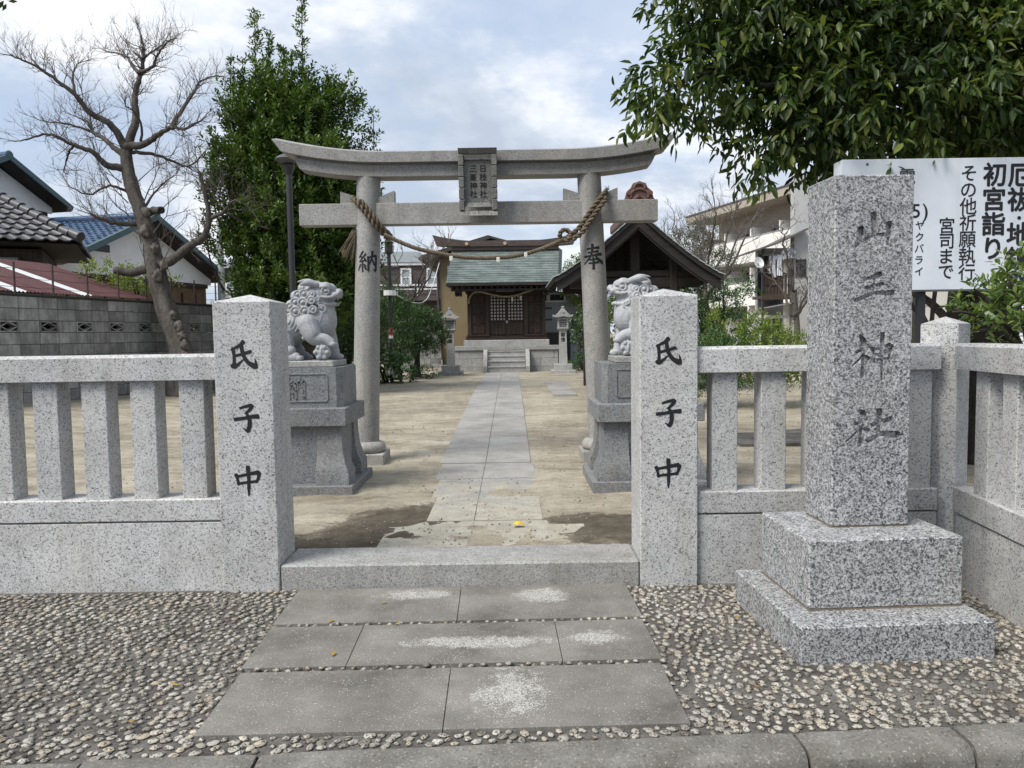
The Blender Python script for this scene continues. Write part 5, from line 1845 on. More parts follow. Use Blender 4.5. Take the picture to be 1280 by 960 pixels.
# ------------------------------------------------------------------ lean-to with corrugated roof
lt = thing('lean_to_shed', 'low lean-to shed with maroon corrugated roof and two white sheets behind the block wall', 'shed', wall_pt(0, 0.2, 0.3), WA)
MAR = plain('maroon_sheet', (0.075, 0.025, 0.024), 0.55, 0.2, 4.0)
CLR = plain('white_sheet', (0.52, 0.54, 0.54), 0.45, 0.12, 4.0)
MB().box(-0.8, 4.15, 0.1, 2.2, 0.0, 1.95).build('wall', PLANKWOOD, lt, local=True)
s0 = -0.9
while s0 < 4.15:
    wht = any(abs(s0 + w / 2 - c) < w / 2 for c in (1.45, 2.92) for w in (0.30,))
    w = 0.26 if min(abs(s0 + 0.13 - c) for c in (1.35, 2.85)) < 0.16 else 0.3
    isw = w == 0.26
    n = 16
    V, Fc = [], []
    for j in range(9):
        t = j / 8
        for i in range(n + 1):
            x = s0 + w * i / n
            zz = 0.012 * math.sin(2 * math.pi * x / 0.076)
            V.append((x, -0.12 + 2.42 * t, 2.03 + 0.80 * t + zz))
    for j in range(8):
        for i in range(n):
            a = j * (n + 1) + i
            Fc.append((a, a + 1, a + n + 2, a + n + 1))
    MB().add(V, Fc).build('roof_sheet', CLR if isw else MAR, lt, smooth=180, local=True)
    s0 += w

# ------------------------------------------------------------------ tiled roofs
def tilemat(name, a, b, rough, spec, var=0.5):
    def fn(nt):
        v = coords(nt)
        g = nd(nt, 'ShaderNodeNewGeometry')
        n = noise(nt, v, 3.0, 5.0, 0.6)
        c = mixc(nt, mth(nt, 'ADD', mth(nt, 'MULTIPLY', n, 0.6), mth(nt, 'MULTIPLY', g.outputs['Random Per Island'], 0.4)), a, b)
        return bsdf(nt, c, rough, noise(nt, v, 40.0), 0.1, 0.004, spec)
    return mat(name, fn)


T_BLUE = tilemat('blue_glazed_tile', (0.018, 0.045, 0.10), (0.045, 0.095, 0.17), 0.18, 0.8)
T_DARK = tilemat('dark_grey_tile', (0.028, 0.028, 0.031), (0.085, 0.085, 0.09), 0.38, 0.6)
TEAL = plain('teal_metal_trim', (0.045, 0.085, 0.095), 0.45, 0.2)


def tile_field(E0, E1, R0, R1, nu, nv, m, parent, name='roof_tiles'):
    """rows of separate wavy tiles between an eave line E0-E1 and a ridge line R0-R1 (local points)"""
    E0, E1, R0, R1 = map(Vector, (E0, E1, R0, R1))
    nrm = (E1 - E0).cross(R0 - E0 if (R0 - E0).length > 0.1 else R1 - E1).normalized()
    if nrm.z < 0:
        nrm = -nrm
    V, F = [], []
    w0 = (E1 - E0).length / nu
    for j in range(nv):
        t0, t1 = j / nv, min(1.0, (j + 1.12) / nv)
        a0, b0 = E0.lerp(R0, t0), E1.lerp(R1, t0)
        a1, b1 = E0.lerp(R0, t1), E1.lerp(R1, t1)
        n = max(1, int(round((b0 - a0).length / w0)))
        for i in range(n):
            base = len(V)
            prof = ((0.0, 0.0), (0.18, 0.034), (0.36, 0.034), (0.52, 0.004), (0.78, -0.006), (1.0, 0.002))
            jit = random.uniform(-0.006, 0.006)
            for (p, q, lift) in ((a0, b0, 0.045 + jit), (a1, b1, 0.004)):
                for u, h in prof:
                    f = (i + u) / n
                    V.append(p.lerp(q, min(1.0, f)) + nrm * (h + lift))
            k = len(prof)
            for u in range(k - 1):
                F.append((base + u, base + u + 1, base + k + u + 1, base + k + u))
            # front lip
            b2 = len(V)
            for u in range(k):
                V.append(V[base + u] - nrm * 0.03)
            for u in range(k - 1):
                F.append((b2 + u, b2 + u + 1, base + u + 1, base + u))
    return stuff(MB().add(V, F).build(name, m, parent, local=True, fix=False))


def gable_house(name, label, root, rot, half, length, ez, rz, tile, over=0.7, wall_lo=None, wall_hi=None, group=None, nu=24, nv=12):
    """gable end faces local -y; local x runs away from the viewer"""
    t = thing(name, label, 'house', root, rot, group)
    x0, x1, xm = over, 2 * half - over, half
    zt = ez + (rz - ez) * (over / half) - 0.10
    lo = MB().box(x0, x1, 0.75, length - 0.5, 0, zt - 0.25).build('wall', wall_lo or PLANKWOOD, t, local=True)
    MB().prism([(x0 - 0.3, zt - 0.4), (x1 + 0.3, zt - 0.4), (x1 + 0.3, zt - 0.15), (xm, rz - 0.16), (x0 - 0.3, zt - 0.15)], 0.70, 0.80, 'y').build('gable_wall', wall_hi or PLASTER, t, local=True)
    rf = MB().add([(0, 0, ez), (0, length, ez), (half, length, rz), (half, 0, rz), (2 * half, 0, ez), (2 * half, length, ez),
                   (0, 0, ez - 0.1), (0, length, ez - 0.1), (half, length, rz - 0.1), (half, 0, rz - 0.1), (2 * half, 0, ez - 0.1), (2 * half, length, ez - 0.1)],
                  [(0, 1, 2, 3), (3, 2, 5, 4), (6, 9, 8, 7), (9, 10, 11, 8), (0, 3, 9, 6), (3, 4, 10, 9), (0, 6, 7, 1), (4, 5, 11, 10)]).build('roof', DARKWOOD, t, local=True)
    tile_field((-0.05, 0.05, ez + 0.02), (-0.05, length, ez + 0.02), (half, 0.05, rz + 0.02), (half, length, rz + 0.02), nu, nv, tile, rf)
    for s in (0, 1):
        p0 = Vector((0 if s == 0 else 2 * half, -0.02, ez + 0.02))
        p1 = Vector((half, -0.02, rz + 0.04))
        MB().bar(p0, p1, 0.14, 0.20).build('verge_trim', TEAL if tile is T_BLUE else T_DARK, rf, local=True)
    MB().tube([(half, -0.06, rz + 0.10), (half, length, rz + 0.10)], [0.15, 0.13], 10).build('ridge_tiles', tile, rf, local=True, smooth=60)
    MB().lathe([(0.17, 0), (0.18, 0.04), (0.14, 0.08)], (0, 0, 0), 14, Matrix.Translation((half, -0.02, rz + 0.10)) @ Matrix.Rotation(R(90), 4, 'X')).build('ridge_end', TEAL if tile is T_BLUE else T_DARK, rf, local=True)
    # boards under the gable
    MB().box(x0 - 0.02, x1 + 0.02, 0.66, 0.76, zt - 0.55, zt - 0.38).build('belt_board', DARKWOOD, t, local=True)
    return t, lo


hb, lo = gable_house('blue_roof_house', 'low blue-tiled house with broad white gable and brown boards behind the bare tree', (-14.45, 25, 0.3), WA, 4.6, 9.5, 3.75, 5.80, T_BLUE, 0.6, nu=32, nv=17)
for k in range(9):
    MB().box(0.9 + k * 0.86, 0.94 + k * 0.86, 0.68, 0.745, 0.2, 3.1).build('batten', DARKWOOD_Z, lo, local=True)
MB().box(2.0, 2.9, 0.66, 0.72, 4.35, 4.62).build('gable_vent', BLACK_METAL, hb, local=True)
ha, lo = gable_house('blue_roof_house', 'tall two-storey house with blue tiled gable at the left edge behind the dark-tiled house', (-19.9, 27.1, 0.3), WA, 3.0, 8.0, 6.75, 8.25, T_BLUE, 0.6, nu=28, nv=11)
MB().box(2.2, 3.6, 0.68, 0.74, 4.9, 5.6).build('window', GLASS, lo, local=True)
# dark tiled house with a hip corner
hd = thing('dark_roof_house', 'old house with weathered dark grey tiles and timber walls at the left edge', 'house', (-9.65, 17.3, 0.3), math.atan2(-0.43, -0.9))
dx = Matrix.Identity(4)
# local x runs left along the eave, local y towards the viewer side is negative depth
sgn = -1
EZ = 3.38
MB().box(0.75, 8, -4.0, -0.75, 0, EZ - 0.1).build('wall', wood('old_board', (0.028, 0.022, 0.018), (0.07, 0.055, 0.045)), hd, local=True)
rfd = MB().add([(0, 0, EZ - 0.04), (8, 0, EZ - 0.04), (8, -2.4, EZ + 1.6), (2.4, -2.4, EZ + 1.6), (0, -4.8, EZ - 0.04), (8, -4.8, EZ - 0.04)],
               [(0, 1, 2, 3), (0, 3, 4), (3, 2, 5, 4), (0, 4, 5, 1)]).build('roof', DARKWOOD, hd, local=True)
tile_field((0.0, 0.05, EZ), (8, 0.05, EZ), (2.4, -2.4, EZ + 1.64), (8, -2.4, EZ + 1.64), 31, 12, T_DARK, rfd)
tile_field((-0.05, -4.8, EZ), (-0.05, 0.0, EZ), (2.4, -2.4, EZ + 1.64), (2.4, -2.39, EZ + 1.64), 18, 12, T_DARK, rfd)
for k in range(12):
    p0 = Vector((-0.08 + 2.45 * k / 12, 0.08 - 2.45 * k / 12, EZ + 0.07 + 1.64 * k / 12 + (0.05 if k == 0 else 0)))
    p1 = p0 + Vector((0.215, -0.215, 0.125))
    MB().tube([p0, p1], [0.115, 0.09], 10).build('hip_tile', T_DARK, rfd, local=True, smooth=60)
MB().tube([(2.3, -2.4, EZ + 1.74), (8, -2.4, EZ + 1.74)], 0.15, 10).build('ridge_tiles', T_DARK, rfd, local=True, smooth=60)
for k in range(3):
    w = MB().box(1.2 + k * 1.5, 2.4 + k * 1.5, -0.76, -0.70, EZ - 1.0, EZ - 0.30).build('window', GLASS, hd, local=True)
    for x in (1.17, 1.78, 2.38):
        MB().box(x + k * 1.5, x + 0.05 + k * 1.5, -0.705, -0.67, EZ - 1.03, EZ - 0.27).build('window_frame', HALLWOOD, w, local=True)
    MB().box(1.15 + k * 1.5, 2.45 + k * 1.5, -0.71, -0.665, EZ - 1.07, EZ - 1.0).build('window_sill', HALLWOOD_X, w, local=True)

# ------------------------------------------------------------------ buildings behind the hall
och = thing('ochre_building', 'ochre plastered building with a low gable roof right behind the shrine hall', 'building', (-0.7, 31, 0.3))
MB().prism([(-2.62, 0.2), (1.1, 0.2), (1.1, 4.55), (-0.76, 5.0), (-2.62, 4.4)], 29.0, 34.0).build('wall', OCHRE, och)
RBR = plain('dark_roof_sheet', (0.05, 0.045, 0.042), 0.6)
MB().band([(-3.3, 4.42), (-0.76, 5.14), (1.3, 4.55)], [(-3.3, 4.34), (-0.76, 5.06), (1.3, 4.47)], 28.5, 34.3).build('roof', RBR, och)
MB().bar((-3.28, 28.49, 4.37), (-0.76, 28.49, 5.09), 0.03, 0.14).build('fascia', RBR, och)
MB().tube([(-3.3, 28.45, 4.33), (-3.3, 34, 4.33)], 0.07, 8).build('gutter', plain('gutter_brown', (0.06, 0.05, 0.045), 0.5), och)
MB().tube([(-3.28, 28.6, 4.3), (-3.05, 28.75, 4.1), (-2.72, 28.94, 4.0), (-2.70, 28.95, 0.4)], 0.045, 8).build('downpipe', MATS['gutter_brown'], och)
wv = MB().box(-2.36, -2.02, 28.97, 29.01, 3.35, 4.1).build('window', plain('louvre_glass', (0.42, 0.45, 0.47), 0.4), och)
for k in range(6):
    MB().box(-2.35, -2.03, 28.945, 28.968, 3.38 + k * 0.12, 3.45 + k * 0.12).build('louvre', WHITE_PAINT, wv)

bb = thing('brown_house', 'wide grey-brown house with white-framed windows and a white balcony rail beyond the trees', 'house', (-9, 41, 0.3))
BRN = plain('brown_siding', (0.085, 0.070, 0.066), 0.85, 0.1)
MB().box(-14.4, -3.45, 38.0, 44, 0.2, 4.95).build('wall', BRN, bb)
MB().box(-14.55, -3.3, 37.85, 44.2, 4.95, 5.10).build('fascia', WHITE_PAINT, bb)
MB().add([(-14.6, 37.8, 5.10), (-3.25, 37.8, 5.10), (-3.25, 44.4, 5.10), (-14.6, 44.4, 5.10), (-12.5, 41, 5.95), (-5.0, 41, 5.95)], [(0, 1, 5, 4), (1, 2, 5), (2, 3, 4, 5), (3, 0, 4), (0, 3, 2, 1)]).build('roof', plain('grey_roof', (0.16, 0.18, 0.18), 0.6), bb)
for k in range(12):
    MB().box(-14.4, -3.45, 37.985, 37.999, 0.8 + k * 0.34, 0.81 + k * 0.34).build('siding_board', BRN, bb)
for x0, x1, z0, z1 in ((-5.30, -4.95, 4.02, 4.72), (-4.05, -3.62, 3.98, 4.72), (-13.9, -13.2, 3.6, 4.2)):
    w = MB().box(x0, x1, 37.95, 38.01, z0, z1).build('window', plain('pale_pane', (0.30, 0.34, 0.34), 0.3), bb)
    for a in ((x0 - 0.09, x0, z0 - 0.09, z1 + 0.09), (x1, x1 + 0.09, z0 - 0.09, z1 + 0.09), (x0, x1, z1, z1 + 0.09), (x0, x1, z0 - 0.09, z0)):
        MB().box(a[0], a[1], 37.91, 37.99, a[2], a[3]).build('window_frame', WHITE_PAINT, w)
    MB().box(x0, x1, 37.93, 37.949, (z0 + z1) / 2 - 0.02, (z0 + z1) / 2 + 0.02).build('window_bar', WHITE_PAINT, w)
MB().box(-6.6, -3.5, 37.3, 37.36, 3.92, 3.99).box(-6.6, -3.5, 37.3, 37.36, 3.72, 3.78).build('balcony_rail', WHITE_PAINT, bb)
for k in range(4):
    MB().box(-6.5 + k * 0.98, -6.44 + k * 0.98, 37.31, 37.35, 3.3, 3.92).build('rail_post', WHITE_PAINT, bb)
MB().box(-6.6, -3.5, 37.3, 38.0, 3.2, 3.35).build('balcony_floor', BRN, bb)
MB().box(-15.6, -12.6, 37.2, 37.3, 3.1, 3.25).box(-15.6, -12.6, 37.2, 37.3, 2.75, 2.82).build('balcony_rail', WHITE_PAINT, bb)
pk = thing('pink_roof_house', 'distant house showing only a faded pink roof above the brown house', 'house', (-4.2, 52, 0.3))
MB().box(-5.6, -2.6, 50, 55, 0.2, 6.3).build('wall', PLASTER, pk)
MB().add([(-6.0, 49.6, 6.3), (-2.2, 49.6, 6.3), (-2.2, 55.4, 6.3), (-6.0, 55.4, 6.3), (-5.2, 52.5, 7.0), (-3.0, 52.5, 7.0)], [(0, 1, 5, 4), (1, 2, 5), (2, 3, 4, 5), (3, 0, 4), (0, 3, 2, 1)]).build('roof', plain('pink_roof', (0.30, 0.13, 0.11), 0.7), pk)

gs = thing('grey_shed', 'pale blue-grey shed with a low sloping roof between the hall and the right torii pillar', 'shed', (2.3, 29.5, 0.3))
SHED = plain('grey_shed_wall', (0.33, 0.36, 0.38), 0.7, 0.08)
MB().prism([(1.22, 0.2), (3.6, 0.2), (3.6, 2.52), (1.22, 3.06)], 28.0, 31.5).build('wall', SHED, gs)
for k in range(12):
    MB().box(1.25 + k * 0.2, 1.258 + k * 0.2, 27.985, 28.0, 0.3, 2.3).build('wall_rib', SHED, gs)
MB().band([(1.0, 3.19), (3.8, 2.56)], [(1.0, 3.11), (3.8, 2.48)], 27.8, 31.8).build('roof', plain('grey_sheet_roof', (0.15, 0.15, 0.155), 0.6), gs)
for x0, x1 in ((1.42, 1.92), (0.95, 1.30)):
    w = MB().box(x0, x1, 27.96, 28.01, 2.70, 2.92).build('window', GLASS, gs)
    for a in ((x0 - 0.06, x0, 2.64, 2.98), (x1, x1 + 0.06, 2.64, 2.98), (x0, x1, 2.92, 2.98), (x0, x1, 2.64, 2.70)):
        MB().box(a[0], a[1], 27.93, 27.99, a[2], a[3]).build('window_frame', WHITE_PAINT, w)
MB().box(1.15, 1.95, 27.90, 27.95, 0.3, 1.55).build('dark_panel', plain('dark_sheet', (0.055, 0.05, 0.048), 0.7), gs)
MB().box(1.98, 2.14, 27.88, 27.96, 0.3, 1.58).build('door', BLACK_METAL, gs)
dw = thing('low_wall', 'dark block wall in shade between the round shrub and the ochre building', 'wall', (-3.6, 28.4, 0.3))
for c in range(8):
    for k in range(5):
        if c < 7:
            MB().box(-4.6 + k * 0.4 + 0.004, -4.2 + k * 0.4 - 0.004, 28.4, 28.52, 0.25 + c * 0.2 + 0.004, 0.45 + c * 0.2 - 0.004).build('block', BLOCKM, dw)
MB().box(-4.65, -2.55, 28.38, 28.54, 1.655, 1.75).build('coping', plain('pale_coping', (0.30, 0.31, 0.31), 0.8), dw)

# ------------------------------------------------------------------ apartment block and houses on the right
APA = math.atan2(-0.967, 0.257)
ap = thing('apartment_block', 'three-storey cream apartment block with long white balconies beyond the pavilion', 'building', (12.75, 52.3, 0.3), APA)
CREAM = plain('cream_wall', (0.70, 0.69, 0.655), 0.85, 0.07, 1.0)
BEIGE = plain('beige_wall', (0.36, 0.32, 0.27), 0.85, 0.1, 1.0)
LEN = 15.0
MB().box(0, LEN, 1.5, 9, 0, 8.5).build('wall', BEIGE, ap, local=True)
for zb, zt in ((2.72, 4.12), (5.30, 6.78)):
    MB().box(0, LEN, 0.0, 0.14, zb, zt).build('balcony_parapet', CREAM, ap, local=True)
    MB().box(0, LEN, 0.14, 1.5, zb, zb + 0.18).build('balcony_floor', CREAM, ap, local=True)
    MB().box(-0.02, LEN, -0.03, 0.17, zt, zt + 0.05).build('parapet_cap', plain('grey_cap', (0.30, 0.29, 0.28), 0.7), ap, local=True)
MB().box(-0.8, LEN, -0.55, 9.3, 8.50, 8.95).build('roof_slab', BEIGE, ap, local=True)
MB().box(-0.85, LEN, -0.60, 9.35, 8.95, 9.03).build('roof_edge', GREY_METAL, ap, local=True)
for k in range(6):
    x = 0.02 + k * 2.95
    for z0, z1 in ((0, 2.72), (2.90, 4.115), (5.48, 6.775)):
        pass
    MB().box(x, x + 0.14, 0.02, 1.5, 0.0, 2.72).build('partition', CREAM, ap, local=True)
    MB().box(x, x + 0.12, 0.16, 1.5, 2.9, 5.0).build('partition', CREAM, ap, local=True)
    MB().box(x, x + 0.12, 0.16, 1.5, 5.48, 7.4).build('partition', CREAM, ap, local=True)
    for z in (2.95, 5.5, 0.1):
        w = MB().box(x + 0.5, x + 2.3, 1.44, 1.51, z, z + 1.95).build('window', GLASS, ap, local=True)
        for a in (0.47, 1.38, 2.28):
            MB().box(x + a, x + a + 0.06, 1.41, 1.50, z - 0.02, z + 1.98).build('window_frame', STEEL, w, local=True)
    MB().box(x + 2.45, x + 2.85, 0.5, 1.45, 2.9, 3.6).build('air_conditioner', WHITE_PAINT, ap, local=True)

lh = thing('balcony_house', 'old grey two-storey house with a dark balcony where laundry hangs, beside the name stone', 'house', (12.2, 35.5, 0.3))
LG = plain('grey_render', (0.42, 0.42, 0.41), 0.85, 0.12)
BRW = plain('brown_board', (0.075, 0.05, 0.04), 0.8, 0.2)
MB().box(12.47, 14.5, 34.0, 34.5, 0.1, 8.2).build('wall', LG, lh)
MB().box(11.30, 12.47, 35.3, 35.7, 0.1, 5.25).build('wall', LG, lh)
w = MB().box(12.55, 12.95, 33.96, 34.01, 3.85, 4.6).build('window', GLASS, lh)
for x in (12.53, 12.73, 12.94):
    MB().box(x, x + 0.03, 33.93, 33.99, 3.82, 4.63).build('window_frame', BLACK_METAL, w)
MB().box(11.05, 12.45, 34.0, 35.3, 2.92, 3.04).build('balcony_floor', BRW, lh)
MB().box(11.02, 12.46, 33.92, 33.99, 2.86, 3.10).build('floor_beam', BRW, lh)
for x in (11.05, 12.36):
    MB().box(x, x + 0.09, 33.95, 34.04, 0.2 if x < 12 else 2.9, 5.15).build('post', BLACK_METAL, lh)
MB().box(11.05, 12.45, 33.95, 34.0, 3.95, 4.02).box(11.05, 12.45, 33.96, 34.0, 3.48, 3.52).build('balcony_rail', BLACK_METAL, lh)
for k in range(9):
    MB().box(11.18 + k * 0.145, 11.30 + k * 0.145, 34.0, 34.03, 3.08, 3.94).build('balcony_board', BRW, lh)
MB().band([(10.25, 4.90), (11.6, 5.32), (12.9, 5.92)], [(10.25, 4.82), (11.6, 5.24), (12.9, 5.84)], 33.5, 36).build('awning', plain('awning_sheet', (0.10, 0.095, 0.09), 0.6), lh)
MB().box(11.2, 12.35, 35.22, 35.31, 3.1, 4.95).build('balcony_window', GLASS, lh)
for x in (11.2, 11.77, 12.3):
    MB().box(x, x + 0.06, 35.17, 35.30, 3.05, 4.98).build('window_frame', STEEL, lh)
MB().box(11.4, 12.4, 35.22, 35.29, 0.3, 2.0).build('ground_window', GLASS, lh)
MB().box(11.35, 12.45, 34.6, 35.29, 2.05, 2.2).build('door_canopy', WHITE_PAINT, lh)
for x in (11.38, 11.85, 12.36):
    MB().box(x, x + 0.07, 35.14, 35.26, 0.3, 2.05).build('door_frame', WHITE_PAINT, lh)
MB().band([(11.3, 2.55), (12.45, 2.75)], [(11.3, 2.50), (12.45, 2.70)], 33.8, 35.3).build('lower_awning', plain('lower_awning_sheet', (0.30, 0.30, 0.30), 0.5), lh)
MB().tube([(12.7, 33.93, 3.4), (12.55, 33.92, 3.3), (12.52, 33.92, 1.0)], 0.03, 6).build('pipe', BLACK_METAL, lh)
ds = thing('satellite_dish', 'white round satellite dish fixed beside the laundry balcony', 'satellite dish', (10.72, 33.6, 4.4))
MB().lathe([(0.02, 0.0), (0.12, 0.015), (0.21, 0.05), (0.25, 0.085), (0.245, 0.09), (0.12, 0.03), (0.0, 0.02)], (0, 0, 0), 24, Matrix.Translation((10.72, 33.5, 4.42)) @ Matrix.Rotation(R(75), 4, 'X') @ Matrix.Rotation(R(20), 4, 'Y')).build('dish', WHITE_PAINT, ds, smooth=60)
MB().tube([(10.72, 33.5, 4.42), (10.9, 33.7, 4.35), (11.06, 33.97, 4.35)], 0.025, 6).build('arm', GREY_METAL, ds)
MB().tube([(10.72, 33.5, 4.42), (10.66, 33.2, 4.30)], 0.02, 6).build('feed', GREY_METAL, ds)


def cloth(x, w, h, z, sleeves=False):
    V, F = [], []
    n = 8
    for j in range(7):
        for i in range(n + 1):
            u = i / n - 0.5
            fx = w * (1 - 0.12 * math.sin(j * 0.5))
            V.append((x + u * fx, 33.85 + 0.035 * math.sin(u * 14 + j * 0.6), z - h * j / 6))
    for j in range(6):
        for i in range(n):
            a = j * (n + 1) + i
            F.append((a, a + 1, a + n + 2, a + n + 1))
    b = len(V)
    if sleeves:
        for s in (-1, 1):
            k = len(V)
            V += [(x + s * w / 2, 33.85, z), (x + s * (w / 2 + 0.11), 33.86, z - 0.16), (x + s * (w / 2 + 0.04), 33.86, z - 0.24), (x + s * w / 2, 33.85, z - 0.14)]
            F.append((k, k + 1, k + 2, k + 3))
    return MB().add(V, F)


CL = [plain('white_cloth', (0.66, 0.68, 0.72), 0.9, 0.05), plain('pale_blue_cloth', (0.45, 0.53, 0.60), 0.9, 0.06)]
for (x, w, h, z, sl, m, lab) in ((11.38, 0.14, 0.75, 4.75, False, 0, 'narrow white towel, leftmost piece of laundry on the balcony'),
                                 (11.54, 0.15, 0.95, 4.78, False, 0, 'long white cloth hanging second from left on the balcony line'),
                                 (11.78, 0.24, 0.9, 4.8, True, 0, 'long white shirt hanging in the middle of the balcony line'),
                                 (12.05, 0.18, 0.42, 5.05, True, 0, 'short white shirt hung high on the balcony line'),
                                 (12.28, 0.22, 0.40, 5.05, True, 1, 'pale blue shirt, rightmost piece of laundry on the balcony')):
    o = cloth(x, w, h, z, sl).build('laundry', CL[m], smooth=180, fix=False)
    tag(o, lab, 'laundry', 'laundry on the balcony line')
tag(MB().tube([(11.06, 33.85, 4.80), (12.42, 33.85, 4.83)], 0.018, 6).tube([(11.9, 33.85, 5.06), (12.45, 33.85, 5.08)], 0.018, 6).tube([(11.08, 33.85, 4.8), (11.08, 33.97, 4.8)], 0.012, 6).build('laundry_pole', STEEL), 'thin metal pole carrying the laundry in front of the balcony', 'pole')

wh = thing('white_house', 'pale house with sliding windows seen under the notice board', 'house', (14.6, 25, 0.3))
MB().box(12.3, 19.5, 24.0, 30, 0.1, 6.0).build('wall', plain('pale_render', (0.52, 0.50, 0.45), 0.85, 0.06), wh)
for z in (1.15, 2.2):
    MB().box(12.3, 19.5, 23.985, 24.001, z, z + 0.02).build('wall_joint', BEIGE, wh)
w = MB().box(13.95, 15.6, 23.96, 24.01, 0.5, 2.55).build('window', plain('curtain_glass', (0.36, 0.36, 0.35), 0.25), wh)
for x in (13.92, 14.32, 14.72, 15.15, 15.58):
    MB().box(x, x + 0.06, 23.92, 23.99, 0.45, 2.6).build('window_frame', STEEL, w)
for z in (0.45, 1.98, 2.55):
    MB().box(13.98, 15.58, 23.93, 23.985, z, z + 0.07).build('window_frame', STEEL, w)
MB().box(12.85, 13.2, 23.7, 23.99, 1.35, 1.75).build('meter_box', plain('meter_grey', (0.30, 0.30, 0.29), 0.6), wh)
for k in range(12):
    MB().box(15.75 + k * 0.001, 19.4, 23.95, 23.985, 0.6 + k * 0.16, 0.72 + k * 0.16).build('shutter_slat', WHITE_PAINT, wh)
MB().tube([(12.5, 23.9, 0.2), (12.5, 23.9, 5)], 0.06, 8).build('downpipe', BLACK_METAL, wh)

# ------------------------------------------------------------------ plants: leaf and twig builders
def rand_dirs(n):
    d = RNG.normal(size=(n, 3))
    return d / np.linalg.norm(d, axis=1, keepdims=True)


def unit(a):
    return a / (np.linalg.norm(a, axis=1, keepdims=True) + 1e-9)


def leaf_mesh(P, D, N, S, aspect=0.42, full=False, name='leaves', m=None, droop=0.15):
    """leaves at P pointing along D with face normal N and length S; folded along the midrib"""
    W = unit(np.cross(N, D))
    N = unit(np.cross(D, W))
    S = S[:, None]
    k = len(P)
    if full:
        rows = [P, P + D * S * 0.30 + W * S * aspect * 0.42 + N * S * 0.05, P + D * S * 0.66 + W * S * aspect * 0.40 + N * S * (0.04 - droop * 0.4), P + D * S - N * S * droop,
                P + D * S * 0.66 - W * S * aspect * 0.40 + N * S * (0.04 - droop * 0.4), P + D * S * 0.30 - W * S * aspect * 0.42 + N * S * 0.05]
        quad = [(0, 1, 2, 3), (0, 3, 4, 5)]
    else:
        rows = [P, P + D * S * 0.48 + W * S * aspect * 0.5 + N * S * 0.06, P + D * S - N * S * droop, P + D * S * 0.48 - W * S * aspect * 0.5 + N * S * 0.06]
        quad = [(0, 1, 2), (0, 2, 3)]
    r = len(rows)
    V = np.stack(rows, 1).reshape(-1, 3)
    F = np.concatenate([np.arange(k)[:, None] * r + np.array(q)[None] for q in quad], 1).reshape(k * len(quad), -1)
    me = bpy.data.meshes.new(name)
    nv, nf, fl = len(V), len(F), F.shape[1]
    me.vertices.add(nv)
    me.vertices.foreach_set('co', V.astype(np.float32).ravel())
    me.loops.add(nf * fl)
    me.loops.foreach_set('vertex_index', F.astype(np.int32).ravel())
    me.polygons.add(nf)
    me.polygons.foreach_set('loop_start', np.arange(nf, dtype=np.int32) * fl)
    me.polygons.foreach_set('loop_total', np.full(nf, fl, dtype=np.int32))
    me.update(calc_edges=True)
    me.validate()
    if m:
        me.materials.append(m)
    return me


def sprigs(C, D, L, k, size, spread=0.8, updn=0.35, jitter=0.25):
    """k leaves along each sprig (start C, direction D, length L): positions, directions, normals, sizes"""
    n = len(C)
    t = (np.arange(k)[None] + RNG.uniform(0.1, 0.9, (n, k))) / k
    a = np.arange(k)[None] * 2.4 + RNG.uniform(0, 6.28, (n, 1)) + RNG.normal(0, 0.3, (n, k))
    up = np.tile(np.array([[0.0, 0.0, 1.0]]), (n, 1))
    A = unit(np.cross(D, up) + 1e-4)
    B = np.cross(D, A)
    rad = A[:, None] * np.cos(a)[..., None] + B[:, None] * np.sin(a)[..., None]
    P = C[:, None] + D[:, None] * (t * L[:, None])[..., None] + rad * 0.01
    ld = D[:, None] * 0.55 + rad * spread + np.array([0, 0, updn]) + RNG.normal(0, jitter, (n, k, 3))
    ld = ld / np.linalg.norm(ld, axis=2, keepdims=True)
    nn = np.array([0, 0, 1.0]) + RNG.normal(0, 0.45, (n, k, 3)) + D[:, None] * 0.3
    S = size * RNG.uniform(0.7, 1.2, (n, k))
    return P.reshape(-1, 3), ld.reshape(-1, 3), unit(nn.reshape(-1, 3)), S.ravel()


def blob_points(blobs, density, shell=0.55, amp=0.16):
    """points with outward directions inside a union of ellipsoids, mostly towards the outside"""
    Cs, Os = [], []
    for (c, r) in blobs:
        vol = r[0] * r[1] * r[2] * 4.19
        n = max(4, int(vol ** 0.85 * density))
        d = rand_dirs(n)
        q = RNG.uniform(shell ** 2, 1.0, n) ** 0.5
        lump = 1 + amp * np.sin(d[:, 0] * 5 + c[0] * 3) * np.cos(d[:, 2] * 6 + c[2]) + 0.10 * np.sin(d[:, 1] * 9 + d[:, 2] * 7)
        Cs.append(np.array(c)[None] + d * np.array(r)[None] * (q * lump)[:, None])
        Os.append(d)
    return np.concatenate(Cs), np.concatenate(Os)


def crown(parent, blobs, density, m, leaf, L, k, up=0.5, out=0.7, name='crown', aspect=0.42, spread=0.8, updn=0.35, full=False, droop=0.15, shell=0.5, amp=0.16):
    C, O = blob_points(blobs, density, shell, amp)
    D = unit(O * out + np.array([[0, 0, up]]) + RNG.normal(0, 0.35, C.shape))
    Ls = L * RNG.uniform(0.6, 1.3, len(C))
    P, ld, nn, S = sprigs(C, D, Ls, k, leaf, spread, updn)
    w = np.array(wloc(parent)[:])
    me = leaf_mesh(P - w, ld, nn, S, aspect, full, name, m, droop)
    return stuff(link(name, me, parent))


